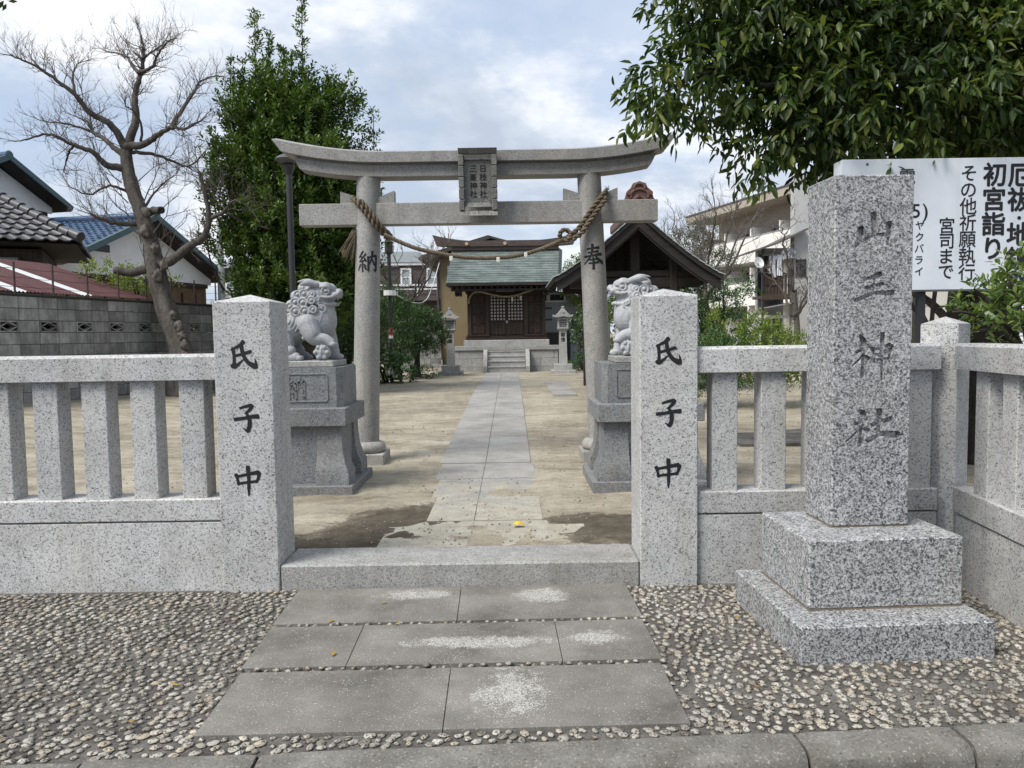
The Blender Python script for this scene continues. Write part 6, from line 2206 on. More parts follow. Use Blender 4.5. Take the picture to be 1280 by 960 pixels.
def limb_tube(mb, pts, r0, r1, n=8, fine=5, wob=0.0):
    P = [Vector(p[:3]) for p in crom([tuple(p) for p in pts], fine)]
    k = len(P)
    if wob:
        for i, p in enumerate(P):
            P[i] = p + Vector((random.uniform(-wob, wob), random.uniform(-wob, wob), random.uniform(-wob, wob)))
    rad = [r0 + (r1 - r0) * (i / (k - 1)) ** 0.8 for i in range(k)]
    mb.tube(P, rad, n)
    return P, rad


def twig(mb, p, d, L, r, depth, rs, up=0.25, kids=(2, 4)):
    n = 4 if depth > 0 else 3
    pts = [p.copy()]
    q = p.copy()
    dd = d.normalized()
    for i in range(n):
        dd = (dd + Vector((rs.gauss(0, 0.22), rs.gauss(0, 0.22), rs.gauss(0, 0.16) + up * 0.3))).normalized()
        q = q + dd * (L / n)
        pts.append(q.copy())
    mb.tube(pts, [r * (1 - 0.75 * i / n) for i in range(n + 1)], 4 if depth > 0 else 3, cap=False)
    if depth > 0:
        for _ in range(rs.randint(*kids)):
            i = rs.randint(1, n)
            base = (pts[i] - pts[i - 1]).normalized()
            side = Vector((rs.gauss(0, 1), rs.gauss(0, 1), rs.gauss(0, 0.8) + up)).normalized()
            twig(mb, pts[i], base * 0.75 + side * 0.65, L * rs.uniform(0.45, 0.75), r * 0.55, depth - 1, rs, up, kids)


BARK_GREY = barkmat('grey_bark', (0.055, 0.048, 0.042), (0.165, 0.148, 0.13), 0.7)
BARK_DARK = barkmat('dark_bark', (0.022, 0.018, 0.015), (0.07, 0.058, 0.048))
TWIG = plain('twig_bark', (0.115, 0.095, 0.085), 0.9, 0.2)
LIMBBARK = barkmat('limb_bark', (0.052, 0.046, 0.041), (0.13, 0.115, 0.10), 1.6)

# ------------------------------------------------------------------ bare tree on the left
bt = thing('bare_tree', 'gnarled leafless tree with a twisting grey trunk standing before the block wall', 'tree', (-6.72, 15.5, 0.3))
TRUNK = [(-6.62, 0.1), (-6.68, 0.6), (-6.64, 1.23), (-6.88, 2.0), (-7.08, 2.7), (-7.15, 3.31), (-7.3, 3.91), (-7.46, 4.44), (-7.56, 4.85), (-7.60, 5.25)]
TRAD = [0.36, 0.29, 0.215, 0.195, 0.19, 0.155, 0.14, 0.135, 0.12, 0.105]
m = MB()
P = crom([(x, 15.5, z, r) for (x, z), r in zip(TRUNK, TRAD)], 7)
n = 22
V, F = [], []
for i, p in enumerate(P):
    for k in range(n):
        a = 2 * math.pi * k / n
        r = p[3] * (1 + 0.10 * math.sin(3 * a + p[2] * 2.3) + 0.05 * math.sin(7 * a - p[2] * 5) + random.uniform(-0.03, 0.03))
        if p[2] < 0.7:
            r *= 1 + 0.18 * max(0, math.sin(4 * a)) * (0.7 - p[2])
        V.append((p[0] + r * math.cos(a), p[1] + r * math.sin(a), p[2] + random.uniform(-0.02, 0.02)))
for i in range(len(P) - 1):
    for k in range(n):
        k2 = (k + 1) % n
        F.append((i * n + k, i * n + k2, (i + 1) * n + k2, (i + 1) * n + k))
m.add(V, F)
m.build('trunk', BARK_GREY, bt, smooth=180)
# burrs and pruning scars
rs = random.Random(12)
for x, z, r in ((-6.62, 1.75, 0.09), (-6.56, 1.58, 0.08), (-6.51, 1.38, 0.085), (-6.54, 1.18, 0.075), (-7.2, 3.62, 0.11), (-7.02, 3.3, 0.08), (-6.72, 1.98, 0.07), (-6.50, 0.95, 0.07), (-7.16, 4.0, 0.08), (-7.0, 2.75, 0.10), (-6.86, 2.95, 0.08)):
    bm = bmesh.new()
    bmesh.ops.create_icosphere(bm, subdivisions=3, radius=r)
    for v in bm.verts:
        k = 1 + 0.45 * mnoise.noise(v.co * (2.2 / r) * 0.6 + Vector((x * 9, z * 7, 0))) + 0.22 * mnoise.noise(v.co * (4.5 / r) * 0.7)
        v.co = Vector((v.co.x * k * 1.0, v.co.y * k * 0.8, v.co.z * k * 1.25)) + Vector((x, 15.34, z))
    b = MB().add([tuple(v.co) for v in bm.verts], [tuple(q.index for q in f.verts) for f in bm.faces])
    bm.free()
    b.build('burr', BARK_GREY, bt, smooth=60)
LIMBS = {
    'A': [(-7.61, 5.31), (-7.39, 5.94), (-7.41, 6.46), (-7.31, 6.93), (-7.25, 7.34), (-7.31, 7.81)],
    'A1': [(-7.31, 6.93), (-7.56, 7.19), (-7.74, 7.42), (-8.07, 7.57), (-8.44, 7.7)],
    'A2': [(-7.31, 6.96), (-6.89, 7.0), (-6.66, 7.11), (-6.28, 7.31)],
    'A3': [(-7.27, 7.26), (-7.05, 7.55), (-6.93, 7.84)],
    'B': [(-7.63, 5.4), (-7.85, 5.8), (-8.22, 6.02), (-8.43, 6.32), (-8.8, 6.62), (-9.16, 6.85), (-9.53, 6.96)],
    'B1': [(-8.43, 6.32), (-8.56, 6.77), (-8.51, 7.06)],
    'C': [(-7.67, 5.23), (-7.91, 5.35), (-8.32, 5.65), (-8.68, 5.84), (-8.9, 6.11), (-9.3, 6.3)],
    'C1': [(-8.68, 5.84), (-9.13, 5.96), (-9.51, 5.97)],
    'D': [(-7.65, 4.93), (-7.97, 4.96), (-8.19, 5.19), (-8.56, 5.32), (-8.93, 5.48), (-9.44, 5.3)],
    'D1': [(-8.56, 5.32), (-8.87, 5.14), (-9.11, 4.92)],
    'E': [(-7.57, 5.38), (-7.11, 5.4), (-6.73, 5.56), (-6.42, 5.64), (-6.04, 5.58), (-5.62, 5.73)],
    'E1': [(-6.46, 5.65), (-6.33, 6.07), (-6.16, 6.51), (-6.08, 6.84), (-5.76, 7.02)],
    'E2': [(-7.08, 5.4), (-6.98, 5.78), (-7.13, 5.97)],
    'F': [(-7.5, 5.27), (-7.12, 5.26), (-6.82, 5.17), (-6.56, 5.09), (-6.32, 5.36)],
    'G': [(-7.11, 3.0), (-6.76, 3.06), (-6.44, 3.3), (-6.05, 3.52), (-5.92, 3.89), (-5.96, 4.35), (-6.04, 4.76)],
    'G1': [(-5.94, 3.86), (-5.57, 3.96), (-5.26, 4.15), (-4.89, 3.92)],
    'G2': [(-5.57, 3.96), (-5.2, 3.77), (-4.82, 3.8)],
    'H': [(-7.63, 4.45), (-7.92, 4.53), (-8.3, 4.34), (-8.6, 4.46)],
    'I': [(-7.19, 2.93), (-7.54, 2.84), (-7.82, 2.88)],
    'J': [(-7.34, 3.8), (-7.87, 3.81), (-8.17, 3.93)],
    'K': [(-7.22, 3.99), (-7.06, 4.06), (-6.88, 4.04)],
    'M': [(-7.25, 4.14), (-7.08, 4.51), (-6.84, 4.81)],
}
LR = {'A': (0.13, 0.02), 'B': (0.115, 0.012), 'C': (0.105, 0.012), 'D': (0.115, 0.012), 'E': (0.12, 0.012), 'F': (0.06, 0.012), 'G': (0.16, 0.03), 'H': (0.045, 0.01), 'I': (0.13, 0.075), 'J': (0.09, 0.02), 'K': (0.09, 0.075), 'M': (0.04, 0.008),
      'A1': (0.06, 0.01), 'A2': (0.06, 0.012), 'A3': (0.035, 0.01), 'B1': (0.045, 0.01), 'C1': (0.04, 0.01), 'D1': (0.04, 0.01), 'E1': (0.07, 0.01), 'E2': (0.04, 0.01), 'G1': (0.07, 0.012), 'G2': (0.04, 0.01)}
YD = {'A': 0.3, 'B': -0.9, 'C': 0.9, 'D': -0.8, 'E': -0.7, 'F': 0.8, 'G': -0.3, 'H': -0.5, 'J': -0.5, 'M': 0.4, 'A1': 0.7, 'A2': -0.8, 'A3': 0.5, 'B1': 0.3, 'C1': -0.3, 'D1': 0.5, 'E1': 0.9, 'E2': -0.5, 'G1': -0.6, 'G2': 0.6, 'I': -0.2, 'K': -0.15}
tw = MB()
rs = random.Random(21)
ypar = {}
for key, pts in LIMBS.items():
    if key not in ('G', 'G1', 'G2', 'I', 'K'):
        pts = [(-7.45 + (x + 7.45) * (0.86 if x < -7.45 else 0.93), 4.6 + (z - 4.6) * (0.93 if z > 4.6 else 1)) for x, z in pts]
    y0 = 15.5
    if len(key) == 2:
        y0 = 15.5 + YD[key[0]] * 0.5
    k = len(pts)
    P3 = [(x, y0 + YD[key] * (i / (k - 1)), z) for i, (x, z) in enumerate(pts)]
    m = MB()
    r0, r1 = LR[key]
    r0 *= 0.72
    P, rad = limb_tube(m, P3, r0, r1, 10, 6, 0.012)
    m.build('limb', LIMBBARK, bt, smooth=180)
    if key in ('I', 'K'):
        continue
    L = sum((P[i + 1] - P[i]).length for i in range(len(P) - 1))
    cnt = int(7 + L * (12.0 if key[0] != 'G' else 9.5))
    for _ in range(cnt):
        i = int(len(P) * rs.uniform(0.22, 1.0) ** 0.8)
        i = min(max(i, 1), len(P) - 1)
        d = (P[i] - P[i - 1]).normalized()
        side = Vector((rs.gauss(0, 1), rs.gauss(0, 1), rs.gauss(0, 0.8) + 0.45)).normalized()
        twig(tw, P[i], d * 0.55 + side * 0.8, rs.uniform(0.25, 0.6), max(0.005, min(0.010, rad[i] * 0.35)), 2, rs, 0.3, (2, 4))
    twig(tw, P[-1], P[-1] - P[-2], rs.uniform(0.25, 0.45), 0.011, 2, rs, 0.2, (3, 5))
# loose shoots straight from the trunk
for z in (2.9, 3.4, 3.6, 3.8, 4.2, 4.6):
    for s in (-1, 1):
        x = np.interp(z, [q[1] for q in TRUNK], [q[0] for q in TRUNK])
        twig(tw, Vector((x + s * 0.15, 15.4, z)), Vector((s * 0.8, rs.uniform(-0.5, 0.3), 0.9)), rs.uniform(0.6, 1.1), 0.014, 2, rs, 0.35, (2, 4))
stuff(tw.build('twigs', TWIG, bt, fix=False))

# ------------------------------------------------------------------ evergreen tree behind the left pillar
EV = leafmat('evergreen_leaf', [(0.024, 0.050, 0.010), (0.045, 0.084, 0.016), (0.075, 0.122, 0.024), (0.12, 0.165, 0.036)], 0.45, 0.22, 0.35)
ev = thing('evergreen_tree', 'tall dense dark evergreen tree with upright shoots behind the left end of the torii', 'tree', (-4.3, 16.3, 0.28))
m = MB()
limb_tube(m, [(-4.3, 16.3, 0.2), (-4.35, 16.3, 1.6), (-4.25, 16.3, 3.5), (-4.5, 16.3, 6.0), (-4.6, 16.3, 7.0)], 0.2, 0.03, 12)
m.build('trunk', BARK_DARK, ev, smooth=180)
rs = random.Random(8)
for k in range(26):
    z = rs.uniform(1.4, 6.2)
    a = rs.uniform(0, 6.28)
    L = rs.uniform(0.8, 1.5) * (1.0 if z < 5 else 0.6)
    p0 = Vector((-4.35, 16.3, z))
    p1 = p0 + Vector((math.cos(a) * L * 0.6, math.sin(a) * L * 0.6, 0.25))
    p2 = p0 + Vector((math.cos(a) * L, math.sin(a) * L, 0.85))
    m = MB()
    limb_tube(m, [p0, p1, p2], 0.05, 0.012, 6)
    m.build('limb', BARK_DARK, ev, smooth=180)
blobs = [((-4.55, 16.4, 4.6), (1.42, 1.3, 1.55)), ((-4.6, 16.4, 5.9), (1.15, 1.0, 1.0)), ((-4.4, 16.5, 2.9), (1.25, 1.3, 1.25)), ((-4.1, 16.4, 3.9), (1.15, 1.1, 1.4)), ((-5.3, 16.3, 3.4), (0.75, 0.7, 0.8)),
         ((-5.75, 16.2, 4.6), (0.5, 0.5, 0.7)), ((-4.9, 16.3, 2.1), (0.75, 0.8, 0.7)), ((-3.6, 16.4, 2.4), (0.6, 0.7, 0.8)), ((-3.55, 16.4, 6.2), (0.38, 0.4, 0.5)), ((-5.35, 16.4, 6.1), (0.5, 0.5, 0.55))]
crown(ev, blobs, 200, EV, 0.115, 0.38, 15, 0.8, 0.65, 'crown', 0.44, amp=0.30)
# upright leafy shoots that break the outline
sh = []
for x, y, z0, z1, w in ((-5.22, 16.3, 6.5, 8.25, 0.17), (-4.95, 16.3, 6.6, 7.75, 0.18), (-4.25, 16.3, 6.6, 8.5, 0.16), (-4.65, 16.3, 6.6, 7.55, 0.2), (-5.5, 16.3, 5.9, 7.3, 0.17), (-3.75, 16.3, 6.0, 7.0, 0.2), (-4.45, 16.2, 6.8, 7.4, 0.2),
                        (-5.75, 16.3, 6.1, 7.25, 0.14), (-2.85, 16.4, 5.0, 6.15, 0.18), (-3.1, 16.4, 5.0, 5.6, 0.2), (-6.3, 16.2, 3.3, 4.9, 0.18), (-6.15, 16.2, 4.3, 5.5, 0.15), (-3.3, 16.4, 4.3, 5.2, 0.25), (-2.75, 16.4, 4.4, 4.9, 0.14)):
    m = MB()
    limb_tube(m, [(x * 0.85 - 4.35 * 0.15, y, z0 - 0.8), (x, y, z0), (x + 0.03, y, z1)], 0.03, 0.006, 5)
    m.build('limb', BARK_DARK, ev, smooth=180)
    n = int((z1 - z0) / 0.035)
    t = RNG.uniform(0, 1, n)
    C = np.stack([x + 0.03 * t + RNG.normal(0, w * 0.25, n), y + RNG.normal(0, w * 0.25, n), z0 + (z1 - z0) * t], 1)
    D = unit(np.stack([RNG.normal(0, 0.55, n), RNG.normal(0, 0.55, n), np.full(n, 0.8)], 1))
    sh.append(sprigs(C, D, w * RNG.uniform(0.7, 1.4, n) * (1.15 - 0.6 * t), 8, 0.095))
P, ld, nn, S = (np.concatenate(q) for q in zip(*sh))
stuff(link('shoot_leaves', leaf_mesh(P - np.array(wloc(ev)[:]), ld, nn, S, 0.4, False, 'leaves', EV), ev))


def bush(name, label, cat, loc, blobs, density, m, leaf, L, k, stems=5, h=0.6, group=None, **kw):
    t = thing(name, label, cat, loc, 0, group)
    rs = random.Random(int(abs(loc[0] * 31 + loc[1] * 17)))
    c0 = Vector(blobs[0][0])
    sp = blobs[0][1][0]
    for i in range(stems):
        q = MB()
        b = Vector((loc[0] + rs.uniform(-0.25, 0.25) * sp, loc[1] + rs.uniform(-0.2, 0.2) * sp, loc[2] - 0.05))
        e = c0 + Vector((rs.uniform(-0.7, 0.7) * sp, rs.uniform(-0.5, 0.5) * sp, rs.uniform(-0.1, 0.5) * blobs[0][1][2]))
        limb_tube(q, [b, b.lerp(e, 0.5) + Vector((rs.uniform(-0.1, 0.1), 0, 0.05)), e], 0.03 if h < 1 else 0.05, 0.012, 6)
        q.build('stem', BARK_DARK, t, smooth=180)
    crown(t, blobs, density, m, leaf, L, k, **kw)
    return t


OLE = leafmat('narrow_leaf', [(0.030, 0.065, 0.022), (0.050, 0.100, 0.034), (0.075, 0.135, 0.048)], 0.5, 0.25)
CAM = leafmat('round_shrub_leaf', [(0.022, 0.050, 0.016), (0.040, 0.080, 0.024), (0.070, 0.115, 0.034)], 0.4, 0.18)
YEL = leafmat('yellow_green_leaf', [(0.075, 0.125, 0.022), (0.12, 0.18, 0.032), (0.20, 0.24, 0.045), (0.16, 0.16, 0.05)], 0.45, 0.3)
MID = leafmat('mid_green_leaf', [(0.028, 0.070, 0.020), (0.048, 0.105, 0.030), (0.075, 0.14, 0.04)], 0.45, 0.25)
OLV = leafmat('olive_leaf', [(0.06, 0.085, 0.03), (0.095, 0.125, 0.045), (0.13, 0.15, 0.06)], 0.55, 0.25)

bush('oleander_bush', 'tall bush with long narrow leaves behind the left lion statue', 'bush', (-4.15, 18.6, 0.3), [((-4.2, 18.8, 1.65), (0.85, 0.7, 0.95)), ((-3.6, 18.8, 1.4), (0.5, 0.6, 0.85)), ((-4.7, 18.8, 1.3), (0.5, 0.5, 0.8))], 150, OLE, 0.17, 0.45, 10, 6, 1.2, aspect=0.16, up=0.9)
bush('oleander_bush', 'narrow-leaved bush rising just right of the left torii pillar', 'bush', (-3.2, 21.2, 0.3), [((-3.15, 21.2, 1.7), (0.55, 0.55, 0.95)), ((-3.3, 21.2, 2.2), (0.35, 0.4, 0.5))], 170, OLE, 0.15, 0.4, 10, 4, 1.2, aspect=0.17, up=0.9)
bush('round_shrub', 'rounded dark green shrub on bare stems left of the left stone lantern', 'shrub', (-2.75, 22.3, 0.3), [((-2.72, 22.4, 1.55), (0.78, 0.75, 0.55)), ((-2.6, 22.4, 1.95), (0.55, 0.55, 0.32)), ((-3.1, 22.4, 1.2), (0.45, 0.5, 0.35)), ((-2.3, 22.4, 1.35), (0.36, 0.45, 0.38))], 260, CAM, 0.085, 0.2, 13, 6, 1.0, up=0.35)
hy = bush('hydrangea_bush', 'low hydrangea bush with white flower heads beside the thin black post', 'bush', (-3.2, 19.6, 0.3), [((-3.35, 19.7, 0.72), (0.45, 0.4, 0.42)), ((-2.85, 19.8, 0.62), (0.36, 0.35, 0.32))], 260, MID, 0.12, 0.16, 7, 5, 0.5, aspect=0.6, up=0.4)
WHITEF = leafmat('white_petal', [(0.52, 0.54, 0.47), (0.62, 0.62, 0.58)], 0.7, 0.2)
rs = random.Random(4)
for k in range(17):
    a = rs.uniform(-1.2, 1.0)
    c = ((-3.35 if k < 11 else -2.82) + rs.uniform(-0.36, 0.36), 19.42 + rs.uniform(-0.1, 0.1), 0.48 + rs.uniform(0, 0.6) * (1 if k < 11 else 0.7))
    d = rand_dirs(26)
    P = np.array(c) + d * 0.062
    me = leaf_mesh(P - np.array(wloc(hy)[:]), unit(np.cross(d, rand_dirs(26))), d, np.full(26, 0.055), 0.9, False, 'flower_head', WHITEF, 0.0)
    link('flower_head', me, hy)
bush('ground_shrub', 'low dark ground shrub at the foot of the round shrub', 'shrub', (-2.3, 21.4, 0.3), [((-2.45, 21.5, 0.42), (0.5, 0.35, 0.2)), ((-3.0, 21.3, 0.4), (0.35, 0.3, 0.16))], 330, CAM, 0.07, 0.14, 9, 3, 0.3)
# soil bank edge under the shrubs
bush('roadside_shrub', 'yellow-green shrub showing just over the left gate post', 'shrub', (-5.75, 18.9, 0.3), [((-5.75, 19.0, 2.05), (0.55, 0.4, 0.5)), ((-5.3, 19.0, 1.7), (0.5, 0.4, 0.6))], 200, YEL, 0.08, 0.2, 10, 4, 1.0)
bush('wall_shrub', 'small yellow-flecked shrub above the block wall beside the bare tree trunk', 'shrub', tuple(wall_pt(5.4, 0.8, 0.3)), [(tuple(wall_pt(5.3, 0.8, 2.75)), (0.7, 0.7, 0.22)), (tuple(wall_pt(4.4, 1.0, 2.85)), (0.5, 0.5, 0.22))], 260, YEL, 0.08, 0.2, 8, 4, 1.0)
bush('hedge_bush', 'small dull green hedge below the white balcony rail far left', 'shrub', (-11.3, 31.0, 0.3), [((-11.3, 31, 2.2), (1.0, 0.6, 0.7)), ((-10.2, 31, 2.1), (0.8, 0.6, 0.7))], 90, OLV, 0.09, 0.25, 10, 4, 1.0)
# small palm beside the utility pole
pm = thing('palm_tree', 'small palm with drooping grey-green fronds beside the utility pole', 'palm', (-11.0, 33.5, 0.3))
q = MB()
limb_tube(q, [(-11.0, 33.5, 0.2), (-11.05, 33.5, 2.5), (-11.0, 33.5, 4.45)], 0.14, 0.11, 8)
q.build('trunk', BARK_DARK, pm, smooth=180)
for k in range(15):
    a = 2 * math.pi * k / 15 + 0.2
    pts = [Vector((-11.0 + math.cos(a) * r, 33.5 + math.sin(a) * r, 4.45 + h)) for r, h in ((0, 0), (0.35, 0.3), (0.75, 0.32), (1.1, 0.0), (1.25, -0.4))]
    q = MB()
    q.tube(pts, [0.02, 0.018, 0.014, 0.01, 0.005], 4)
    for i in range(1, 5):
        for t in (0, 0.25, 0.5, 0.75):
            p = pts[i - 1].lerp(pts[i], t)
            d = (pts[i] - pts[i - 1]).normalized()
            s = d.cross(Vector((0, 0, 1))).normalized()
            for sg_ in (-1, 1):
                e = p + s * sg_ * 0.26 + d * 0.14 - Vector((0, 0, 0.14))
                q.add([p, p + d * 0.045, e], [(0, 1, 2)])
    q.build('frond', OLV, pm, fix=False)


def bare(name, label, base, height, spread, seed, limbs=6, depth=3, lean=0.0, group=None, m=None):
    rs = random.Random(seed)
    t = thing(name, label, 'tree', base, 0, group)
    q = MB()
    top = Vector(base) + Vector((lean, 0, height * 0.5))
    P, rad = limb_tube(q, [base, tuple(Vector(base).lerp(top, 0.5) + Vector((0.08, 0, 0))), tuple(top)], 0.028 * height, 0.012 * height, 8)
    q.build('trunk', m or BARK_DARK, t, smooth=180)
    tw = MB()
    for k in range(limbs):
        a = 2 * math.pi * k / limbs + rs.uniform(-0.4, 0.4)
        s = Vector(base).lerp(top, rs.uniform(0.6, 1.0))
        L = spread * rs.uniform(0.7, 1.1)
        p1 = s + Vector((math.cos(a) * L * 0.45, math.sin(a) * L * 0.45, height * 0.14))
        p2 = s + Vector((math.cos(a) * L * 0.8, math.sin(a) * L * 0.8, height * rs.uniform(0.22, 0.38)))
        p3 = p2 + Vector((math.cos(a) * L * 0.25, math.sin(a) * L * 0.25, height * 0.1))
        q = MB()
        P, rad = limb_tube(q, [s, p1, p2, p3], 0.0095 * height, 0.003 * height, 6, 5, 0.05)
        q.build('limb', m or BARK_DARK, t, smooth=180)
        for _ in range(10):
            i = rs.randint(3, len(P) - 1)
            side = Vector((rs.gauss(0, 1), rs.gauss(0, 1), rs.gauss(0, 0.7) + 0.5)).normalized()
            twig(tw, P[i], (P[i] - P[i - 1]).normalized() * 0.6 + side * 0.8, spread * rs.uniform(0.3, 0.55), 0.0032 * height, depth - 1, rs, 0.3, (2, 4))
    stuff(tw.build('twigs', TWIG, t, fix=False))
    return t


bare('bare_tree', 'small leafless dark tree behind the left torii pillar in front of the brown house', (-3.75, 25.5, 0.3), 4.6, 1.5, 5, 7, 3, 0.15)
bt2 = bare('bare_tree', 'leafless spreading tree behind the pavilion roof on the right', (7.6, 30, 0.3), 6.6, 2.1, 9, 8, 4, -0.1, m=LIMBBARK)
bare('bare_tree', 'thin leafless tree in front of the balcony house beside the name stone', (7.75, 21, 0.3), 4.6, 0.9, 31, 5, 3, -0.05, m=LIMBBARK)
PINE = leafmat('pine_needle', [(0.045, 0.066, 0.032), (0.075, 0.10, 0.045), (0.10, 0.125, 0.055)], 0.6, 0.15)
bush('conifer_tree', 'dull green conifer mass behind the leafless tree right of the pavilion', 'tree', (7.9, 32, 0.3), [((7.4, 32, 4.9), (0.95, 0.9, 0.85)), ((8.3, 32, 4.2), (0.9, 0.8, 0.8)), ((7.9, 32, 3.2), (1.0, 0.9, 0.8)), ((7.0, 32, 4.0), (0.5, 0.6, 0.6)), ((8.1, 32, 5.6), (0.5, 0.5, 0.4))], 90, PINE, 0.13, 0.3, 12, 3, 2.0, aspect=0.25)
bush('broadleaf_tree', 'bright green bushy tree between the hall roof and the right torii pillar', 'tree', (3.4, 27.2, 0.3), [((2.55, 27.3, 3.3), (0.75, 0.7, 0.9)), ((3.3, 27.3, 2.9), (0.9, 0.8, 1.1)), ((2.9, 27.3, 4.05), (0.5, 0.5, 0.45))], 100, YEL, 0.12, 0.3, 11, 4, 2.0)
bush('broadleaf_tree', 'green foliage seen through the open pavilion under its roof', 'tree', (4.2, 24, 0.3), [((4.0, 24, 2.2), (1.0, 0.8, 0.9)), ((5.2, 24, 2.0), (0.9, 0.8, 0.8)), ((3.0, 24, 1.6), (0.7, 0.7, 0.7))], 90, OLV, 0.11, 0.3, 11, 4, 1.5)
bush('layered_shrub', 'dark layered shrub under the right eave of the pavilion', 'shrub', (4.25, 15.7, 0.28), [((4.15, 15.9, 2.05), (0.75, 0.6, 0.32)), ((4.5, 15.9, 1.55), (0.6, 0.6, 0.36)), ((3.75, 15.9, 1.45), (0.55, 0.6, 0.42)), ((4.6, 15.9, 2.35), (0.42, 0.4, 0.16)), ((3.95, 15.9, 1.0), (0.6, 0.5, 0.4))], 210, MID, 0.075, 0.25, 13, 5, 1.2, up=0.2)
bush('camellia_shrub', 'small leafy shrub against the grey shed left of the right torii pillar', 'shrub', (2.35, 25, 0.3), [((2.35, 25, 1.55), (0.42, 0.4, 0.38)), ((2.15, 25, 1.9), (0.22, 0.25, 0.22))], 300, CAM, 0.10, 0.2, 9, 3, 0.8, aspect=0.6)
bush('ground_shrub', 'low bright fern-like shrub at the foot of the grey shed', 'shrub', (2.25, 24.6, 0.3), [((2.25, 24.7, 0.55), (0.38, 0.32, 0.3))], 380, MID, 0.09, 0.16, 9, 3, 0.3)
bush('clipped_hedge', 'dark green clipped hedge right of the right gate post', 'hedge', (3.45, 12.6, 0.2), [((3.55, 12.9, 0.95), (0.75, 0.5, 0.5)), ((3.1, 12.9, 0.85), (0.4, 0.45, 0.45))], 480, MID, 0.05, 0.14, 12, 5, 0.5)
bush('golden_shrub', 'rounded yellow-green shrub beside the dark hedge behind the right fence', 'shrub', (4.3, 12.8, 0.2), [((4.25, 12.9, 1.08), (0.6, 0.55, 0.5)), ((4.1, 12.9, 1.5), (0.26, 0.3, 0.26)), ((4.75, 12.9, 0.95), (0.5, 0.5, 0.42))], 430, YEL, 0.06, 0.16, 12, 5, 0.5)
bush('young_conifer', 'small upright yellow conifer behind the dark hedge', 'shrub', (3.65, 13.6, 0.2), [((3.66, 13.7, 1.45), (0.2, 0.2, 0.48))], 700, YEL, 0.05, 0.14, 10, 2, 0.5, up=1.0)
bush('fence_shrub', 'bright green shrub between the name stone and the corner post', 'shrub', (3.62, 7.4, 0.1), [((3.66, 7.5, 1.25), (0.28, 0.3, 0.32)), ((3.75, 7.5, 0.6), (0.3, 0.3, 0.5))], 700, YEL, 0.055, 0.14, 10, 3, 0.5)
# multi-stemmed small tree behind the corner post
tl = thing('forked_tree', 'small pale forked tree trunk under the notice board behind the corner post', 'tree', (4.55, 8.2, 0.1))
for pts, r0, r1 in (([(4.72, 8.2, 0.05), (4.74, 8.2, 1.2), (4.72, 8.2, 1.75), (4.76, 8.2, 2.3), (4.7, 8.25, 3.0)], 0.095, 0.06), ([(4.74, 8.2, 1.5), (4.95, 8.2, 1.85), (5.2, 8.2, 2.3)], 0.05, 0.035), ([(4.72, 8.2, 1.5), (4.45, 8.2, 1.78), (4.15, 8.2, 1.95), (3.9, 8.2, 2.2)], 0.05, 0.03),
                    ([(4.36, 8.1, 0.1), (4.38, 8.1, 1.45), (4.2, 8.1, 1.75), (4.02, 8.1, 2.1)], 0.03, 0.022), ([(4.42, 8.1, 0.1), (4.42, 8.1, 1.5), (4.5, 8.1, 2.2)], 0.026, 0.02)):
    q = MB()
    limb_tube(q, pts, r0, r1, 10)
    q.build('trunk' if r0 > 0.09 else 'limb', BARK_GREY, tl, smooth=180)

# ------------------------------------------------------------------ large broadleaf tree over the right side
BIG = leafmat('camphor_leaf', [(0.012, 0.027, 0.007), (0.024, 0.047, 0.011), (0.045, 0.076, 0.016), (0.088, 0.122, 0.024), (0.15, 0.168, 0.038)], 0.42, 0.28, 0.35)
bg = thing('broadleaf_tree', 'large broadleaf tree overhanging the notice board and filling the upper right', 'tree', (4.95, 8.1, 0.1))
q = MB()
limb_tube(q, [(4.95, 8.1, 0.0), (5.0, 8.1, 1.4), (4.92, 8.05, 2.9), (4.85, 8.0, 4.2), (4.6, 7.8, 5.4)], 0.30, 0.14, 16, 6, 0.012)
q.build('trunk', BARK_DARK, bg, smooth=180)
big_limbs = [[(4.9, 8.05, 3.0), (4.0, 7.6, 3.6), (3.1, 7.1, 3.75), (2.2, 6.7, 3.8), (1.4, 6.5, 3.55)], [(4.88, 8.0, 3.6), (4.2, 7.4, 4.3), (3.2, 6.9, 4.7), (2.3, 6.6, 4.8)], [(4.9, 8.05, 2.8), (4.2, 7.2, 3.1), (3.3, 6.7, 3.25), (2.5, 6.5, 3.15), (2.1, 6.4, 2.95)],
             [(4.9, 8.0, 3.3), (5.3, 7.2, 3.8), (5.6, 6.6, 4.0), (5.9, 6.2, 3.9)], [(4.8, 7.9, 4.3), (4.4, 7.3, 5.0), (3.9, 6.9, 5.4)], [(4.9, 8.1, 3.4), (4.6, 7.3, 3.5), (4.3, 6.7, 3.5), (4.1, 6.3, 3.4)], [(3.1, 7.1, 3.75), (2.6, 6.5, 3.5), (2.0, 6.2, 3.45)]]
for pts in big_limbs:
    q = MB()
    limb_tube(q, pts, 0.10, 0.015, 8, 6, 0.01)
    q.build('limb', BARK_DARK, bg, smooth=180)
